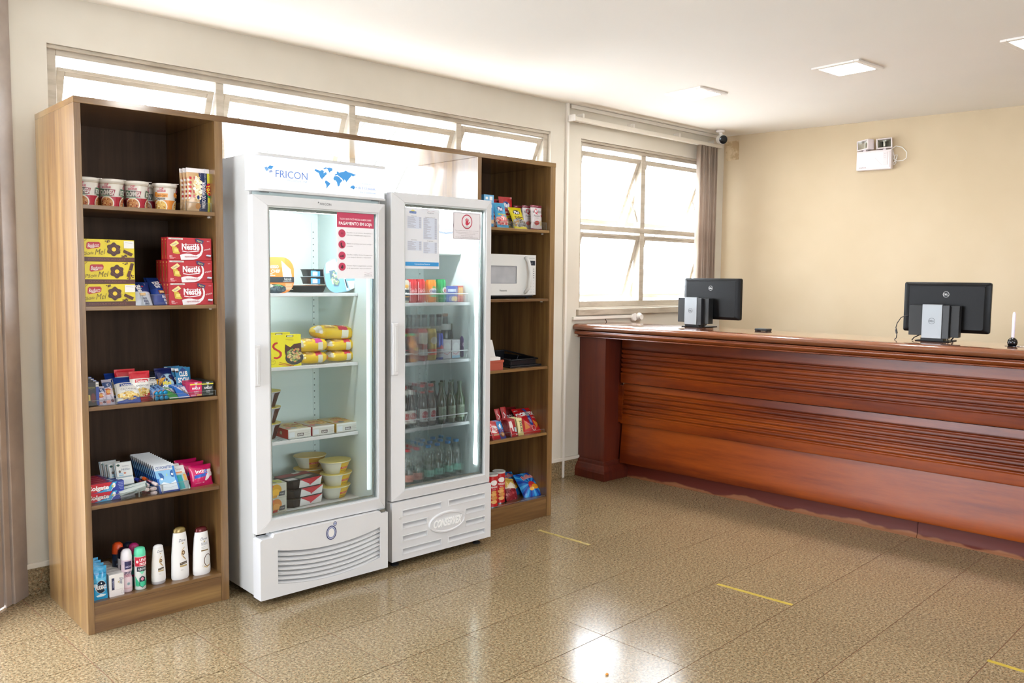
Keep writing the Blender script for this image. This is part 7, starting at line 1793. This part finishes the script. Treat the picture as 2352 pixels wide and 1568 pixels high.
# ================================================================== RIGHT REFRIGERATOR
def canp(r, h): return [(r * .80, 0), (r * .84, .002), (r, .012), (r, h - .014), (r * .82, h - .003), (r * .84, h)]


def can(u, vT, vB, y, z, r, col, shapes, label, cat='can', grp=None, top=True):
    h = P(u, vT, 1, y).z - z; x_ = P(u, (vT + vB) / 2, 1, y + r).x
    o = MB().lathe(canp(r, h), 24, m=mat('can_' + col, col, .25, .35)).build('drink_can', None, None, smooth=50, loc=(x_, y + r, z))
    if top: MB().lathe([(r * .82, h - .006), (r * .78, h - .004), (.001, h - .004)], 24, m=M_alu).build('lid', None, o, smooth=40)
    printed(o, shapes, 2.4 * r, h - .026, wrap_map(lambda q: r, 2.4 * r, h, .012), sub=(12, 2))
    return tag(o, label, cat, grp)


Z = 1.359; g_ = 'cans on the top shelf of the fogged fridge'
can(929, 643, 692, -.035, Z, .026, '#c9c2ae', [('r', 0, .0, 1, .62, '#26343c'), ('e', .4, .8, .25, .1, '#d8a04a'), ('t', 'Mate', .5, .42, .10, '#e6e4dc', {'w': .5, 'b': .02}), ('r', 0, .2, 1, .24, '#c98a3a')], 'dark can with an orange fruit at the left of the top fogged shelf', grp=g_)
for u, l in ((945, 'left of the two red cola cans on the top fogged shelf'), (964, 'right of the two red cola cans on the top fogged shelf')):
    can(u, 641, 692, -.035, Z, .0295, '#b3121e', [('t', 'Coca-Cola', .45, .55, .20, '#efdfdf', {'w': .62, 'sh': .25, 'b': -.005}), ('r', .12, 0, .17, 1, '#d8b4b4'), ('ln', [(.2, .42), (.5, .40), (.8, .45)], .002, '#efdfdf')], l, grp=g_)
can(989, 642, 692, -.035, Z, .0310, '#d87818', [('e', .5, .50, .36, .17, '#c8d2d8'), ('t', 'FANTA', .5, .50, .16, '#234a8c', {'w': .56, 'b': .04}), ('e', .5, .72, .14, .06, '#4c9a4a'), ('e', .5, .25, .3, .07, '#4f9a6c')], 'orange soda can next to the red cola cans', grp=g_)
can(1012, 641, 692, -.030, Z, .0300, '#1c8a4c', [('e', .62, .55, .26, .17, '#d8ded8'), ('e', .66, .52, .17, .11, '#b8343c'), ('r', 0, .05, 1, .14, '#126a38')], 'green soda can on the top fogged shelf', grp=g_)
x, W, h, zz = face_at(1025, 1051, 657, 691, -.01, Z)
carton('tuna_pack', W, h, .05, '#2c4a9c', 'blue pack with white lettering on the top fogged shelf', 'pack', (x, -.01, Z), (0, 0, 0), [('r', .15, .64, .85, .82, '#c9d2e6'), ('r', .15, .5, .85, .55, '#aab8d8'), ('e', .7, .2, .25, .18, '#d8c08a')])
x, W, h, zz = face_at(1052, 1064, 656, 691, -.01, Z)
carton('small_pack', W, h, .05, '#b85c52', 'small red and yellow pack beside the blue one', 'pack', (x, -.01, Z), (0, 0, 0), [('r', .1, .4, .9, .9, '#d8b06a'), ('r', .0, .0, 1, .2, '#a83c3c')])


def fbottle(u, vT, y, z, r, h, col, neck, label, shapes=(), capc='#888888', cat='bottle', grp=None, lab=(.12, .45), clear=False, shoulder=.55, group=None, name='drink_bottle'):
    x_ = P(u, 800, 1, y).x; s = shoulder
    pr = [(r * .85, 0), (r, .006), (r, h * s), (r * .85, h * (s + .07)), (neck * 1.15, h * (s + .20)), (neck, h * .88), (neck, h * .93)]
    if clear: pr = [(r * .85, 0), (r, .006), (r, h * .30), (r * .96, h * .38), (r, h * .46), (r, h * .68), (r * .82, h * .78), (neck * 1.3, h * .87), (neck, h * .89), (neck, h * .93)]
    m_ = M_pet if clear else mat('glass_' + col, col, .12, 0, .3)
    o = MB().lathe(pr, 24, m=m_).build(name, None, None, smooth=50, loc=(x_, y, z))
    MB().lathe([(neck * 1.12, h * .93), (neck * 1.15, h * .935), (neck * 1.15, h * .995), (neck * .9, h)], 16, m=mat('bottle_cap', capc, .3)).build('cap', None, o, smooth=40)
    rf = prof_fn(pr)
    if shapes: printed(o, shapes, 2.6 * r, h * (lab[1] - lab[0]), wrap_map(lambda q: r, 2.6 * r, h, h * lab[0]), 'label', sub=(14, 2))
    return tag(o, label, cat, grp)


M_pet = bpy.data.materials.new('clear_bottle_plastic'); M_pet.use_nodes = True
N = M_pet.node_tree.nodes; L = M_pet.node_tree.links; N.remove(N['Principled BSDF']); a_ = N.new('ShaderNodeBsdfTransparent'); a_.inputs[0].default_value = (.86, .91, .90, 1); g_2 = N.new('ShaderNodeBsdfGlossy'); g_2.inputs['Roughness'].default_value = .08
x_ = N.new('ShaderNodeMixShader'); L.new(schlick(N, L, .10), x_.inputs[0]); L.new(a_.outputs[0], x_.inputs[1]); L.new(g_2.outputs[0], x_.inputs[2]); L.new(x_.outputs[0], N['Material Output'].inputs[0])

Z = 1.0445; g_ = 'drinks on the second shelf of the fogged fridge'
hz = lambda u, v, y: P(u, v, 1, y).z - Z
# front: tall cans, juice, energy drink
fbottle(930, 768, -.035, Z, .0235, .150, '#1d1216', .010, 'small dark juice bottle with a green cap at the left', [('t', 'Viva', .5, .5, .3, '#d8d4cc', {'w': .5, 'b': .02}), ('r', 0, .8, 1, .9, '#7a1c2c')], '#1f8a4a', grp=g_, lab=(.12, .5))
fbottle(947, 768, -.035, Z, .030, .152, '#b06a1e', .013, 'amber juice bottle with a green cap beside the small dark one', [('r', 0, 0, 1, .9, '#8a4a1c'), ('t', 'Viva', .5, .4, .2, '#d8d4cc', {'w': .4}), ('e', .6, .8, .2, .15, '#dba42c')], '#4aa05a', grp=g_, lab=(.12, .55))
for u, c, c2, l in ((969, '#8f2c24', '#d8cfc4', 'tall copper red can in the middle of the second fogged shelf'), (990, '#b89a3c', '#c9502c', 'tall golden can right of the copper one'), (933, '#6c1c20', '#a88c3a', 'dark red can with a gold rim, left of the rear row'), (950, '#7c2426', '#b0963c', 'dark red can with a gold rim behind the amber bottle')):
    yb = -.035 if u > 960 else .045
    can(u, 755, 830, yb, Z, .0305 if u > 960 else .032, c, [('r', 0, .55, 1, .95, '#cfc7ba' if u == 969 else c), ('r', 0, .12, 1, .34, c2), ('e', .5, .66, .3, .14, '#d6cdbb')] if u > 960 else [('r', 0, .8, 1, .92, c2)], l, grp=g_)
can(1008, 766, 828, -.025, Z, .0245, '#2a3a9c', [('r', 0, 0, 1, .42, '#b9bcc8'), ('p', [(.2, .42), (.8, .42), (.5, .6)], '#b8203c'), ('r', .0, .40, 1, .47, '#c02440'), ('t', 'Red Bull', .5, .22, .10, '#8c2038', {'w': .5})], 'slim blue and silver energy drink can', grp=g_)
for u, l in ((1027, 'white yoghurt carton left of the other white one'), (1047, 'white yoghurt carton with a blue foot')):
    x, W, h, zz = face_at(u - 9, u + 9, 780, 824, .0, Z)
    carton('yoghurt_pack', W, h, .06, '#c9c2c4', l, 'pack', (x, .0, Z), (0, 0, 0), [('e', .5, .6, .42, .25, '#dedadc'), ('ln', [(.1, .3), (.5, .2), (.9, .34)], .003, '#b83a5a'), ('r', .0, .0, 1, .14, '#8fb4cc' if u > 1040 else '#c0b8bc')], g_)
fbottle(1068, 760, .02, Z, .030, .190, '#4c2c6c', .014, 'purple and white drink bottle at the right of the second fogged shelf', [('e', .35, .6, .3, .2, '#cfc2d6'), ('e', .7, .3, .25, .16, '#a884b8')], '#15131a', grp=g_, lab=(.05, .6))
for u, c, l in ((1022, '#cfcfca', 'tall bottle with a pale neck label, fifth in the back row'), (1040, '#a8a48c', 'dark bottle with a gold collar, sixth in the back row'), (1058, '#7a8a94', 'dark bottle with a silver sheen at the end of the back row')):
    fbottle(u, 720, .13, Z, .034, .245, '#17130f', .014, l, [('r', 0, .1, 1, .9, c)], '#6c4a2a', grp=g_, lab=(.60, .78))
for k, u in enumerate((940, 958, 975, 992, 1008)):
    fbottle(u, 720, .16, Z, .032, .240, '#1c1a16', .014, 'dark bottle in the shade of the back row, %s' % ('leftmost' if k == 0 else ORD[k] + ' from the left'), [('r', 0, .1, 1, .9, '#74746c')], '#2c2a26', grp=g_, lab=(.58, .74))

Z = .6895; g_ = 'beer bottles on the third shelf of the fogged fridge'
for k, (u, c, cap, lc, lc2) in enumerate(((928, '#16100e', '#8c1c1c', '#d6cfc4', '#b83a34'), (943, '#16100e', '#2c1614', '#dcd6cc', '#b0504a'), (970, '#1c100c', '#a8281e', '#cfc9c4', '#b0303c'), (990, '#1c120c', '#9c2e1e', '#cfc9c4', '#b0303c'), (1013, '#1f3a16', '#2a4a20', '#9aa892', '#6a7c64'), (1035, '#264418', '#2a4a20', '#9aa892', '#6a7c64'), (1056, '#2c4c1c', '#2a4a20', '#9aa892', '#6a7c64'))):
    names = ['dark beer bottle with white labels at the far left', 'dark beer bottle with white labels, second from the left', 'dark beer bottle with a red neck band, left of the pair', 'dark beer bottle with a red neck band, right of the pair', 'green beer bottle, left of the three', 'green beer bottle, middle of the three', 'green beer bottle, right of the three']
    o = fbottle(u, 870, -.02, Z, .0285, .228, c, .0125, names[k], [('r', .08, .05, .92, .95, lc), ('e', .5, .5, .25, .3, lc2)], cap, grp=g_, lab=(.10, .44))
    if k < 4: printed(o, [('r', 0, 0, 1, 1, lc if k < 2 else '#a8341e')], .05, .05 if k < 2 else .018, wrap_map(lambda q: .0135, .05, .05, .155 if k < 2 else .172), 'neck_label', sub=(10, 2))
    dup(o, o.location + Vector((.002, .075, 0)), None, 'beer bottle behind the ' + names[k])

Z = .376; g_ = 'water bottles at the bottom of the fogged fridge'
for k, (u, cap, lc) in enumerate(((936, '#c01c2c', '#c98a7c'), (957, '#b83440', '#c9968a'), (984, '#2c8ccc', '#8fc4b4'), (1005, '#2384cc', '#8fc4b4'), (1029, '#1f86d0', '#86bfae'), (1048, '#2a8ccc', '#86bfae'))):
    nm_ = ['water bottle with a red cap at the left end', 'water bottle with a red cap, second from the left', 'water bottle with a blue cap, first after the red caps', 'water bottle with a blue cap, second after the red caps', 'water bottle with a blue cap, third after the red caps', 'water bottle with a blue cap at the right end'][k]
    o = fbottle(u, 1015, -.045 + .012 * k, Z, .031, .205, 'clear', .0135, nm_, [('r', 0, 0, 1, 1, lc), ('t', 'água', .4, .5, .4, '#5a7a72' if k > 1 else '#8a4a44', {'w': .3})], cap, grp=g_, lab=(.16, .34), clear=True, shoulder=.6, name='water_bottle')
    MB().lathe([(.028, .003), (.0295, .01), (.0295, .12), (.028, .122)], 18, m=mat('water', '#aebfbd', .1)).build('water', None, o, smooth=40).data.materials[0] = M_pet
    for j in (1, 2): dup(o, o.location + Vector((.003 * j, .072 * j, 0)), None, nm_ + ', %s row back' % ORD[j])
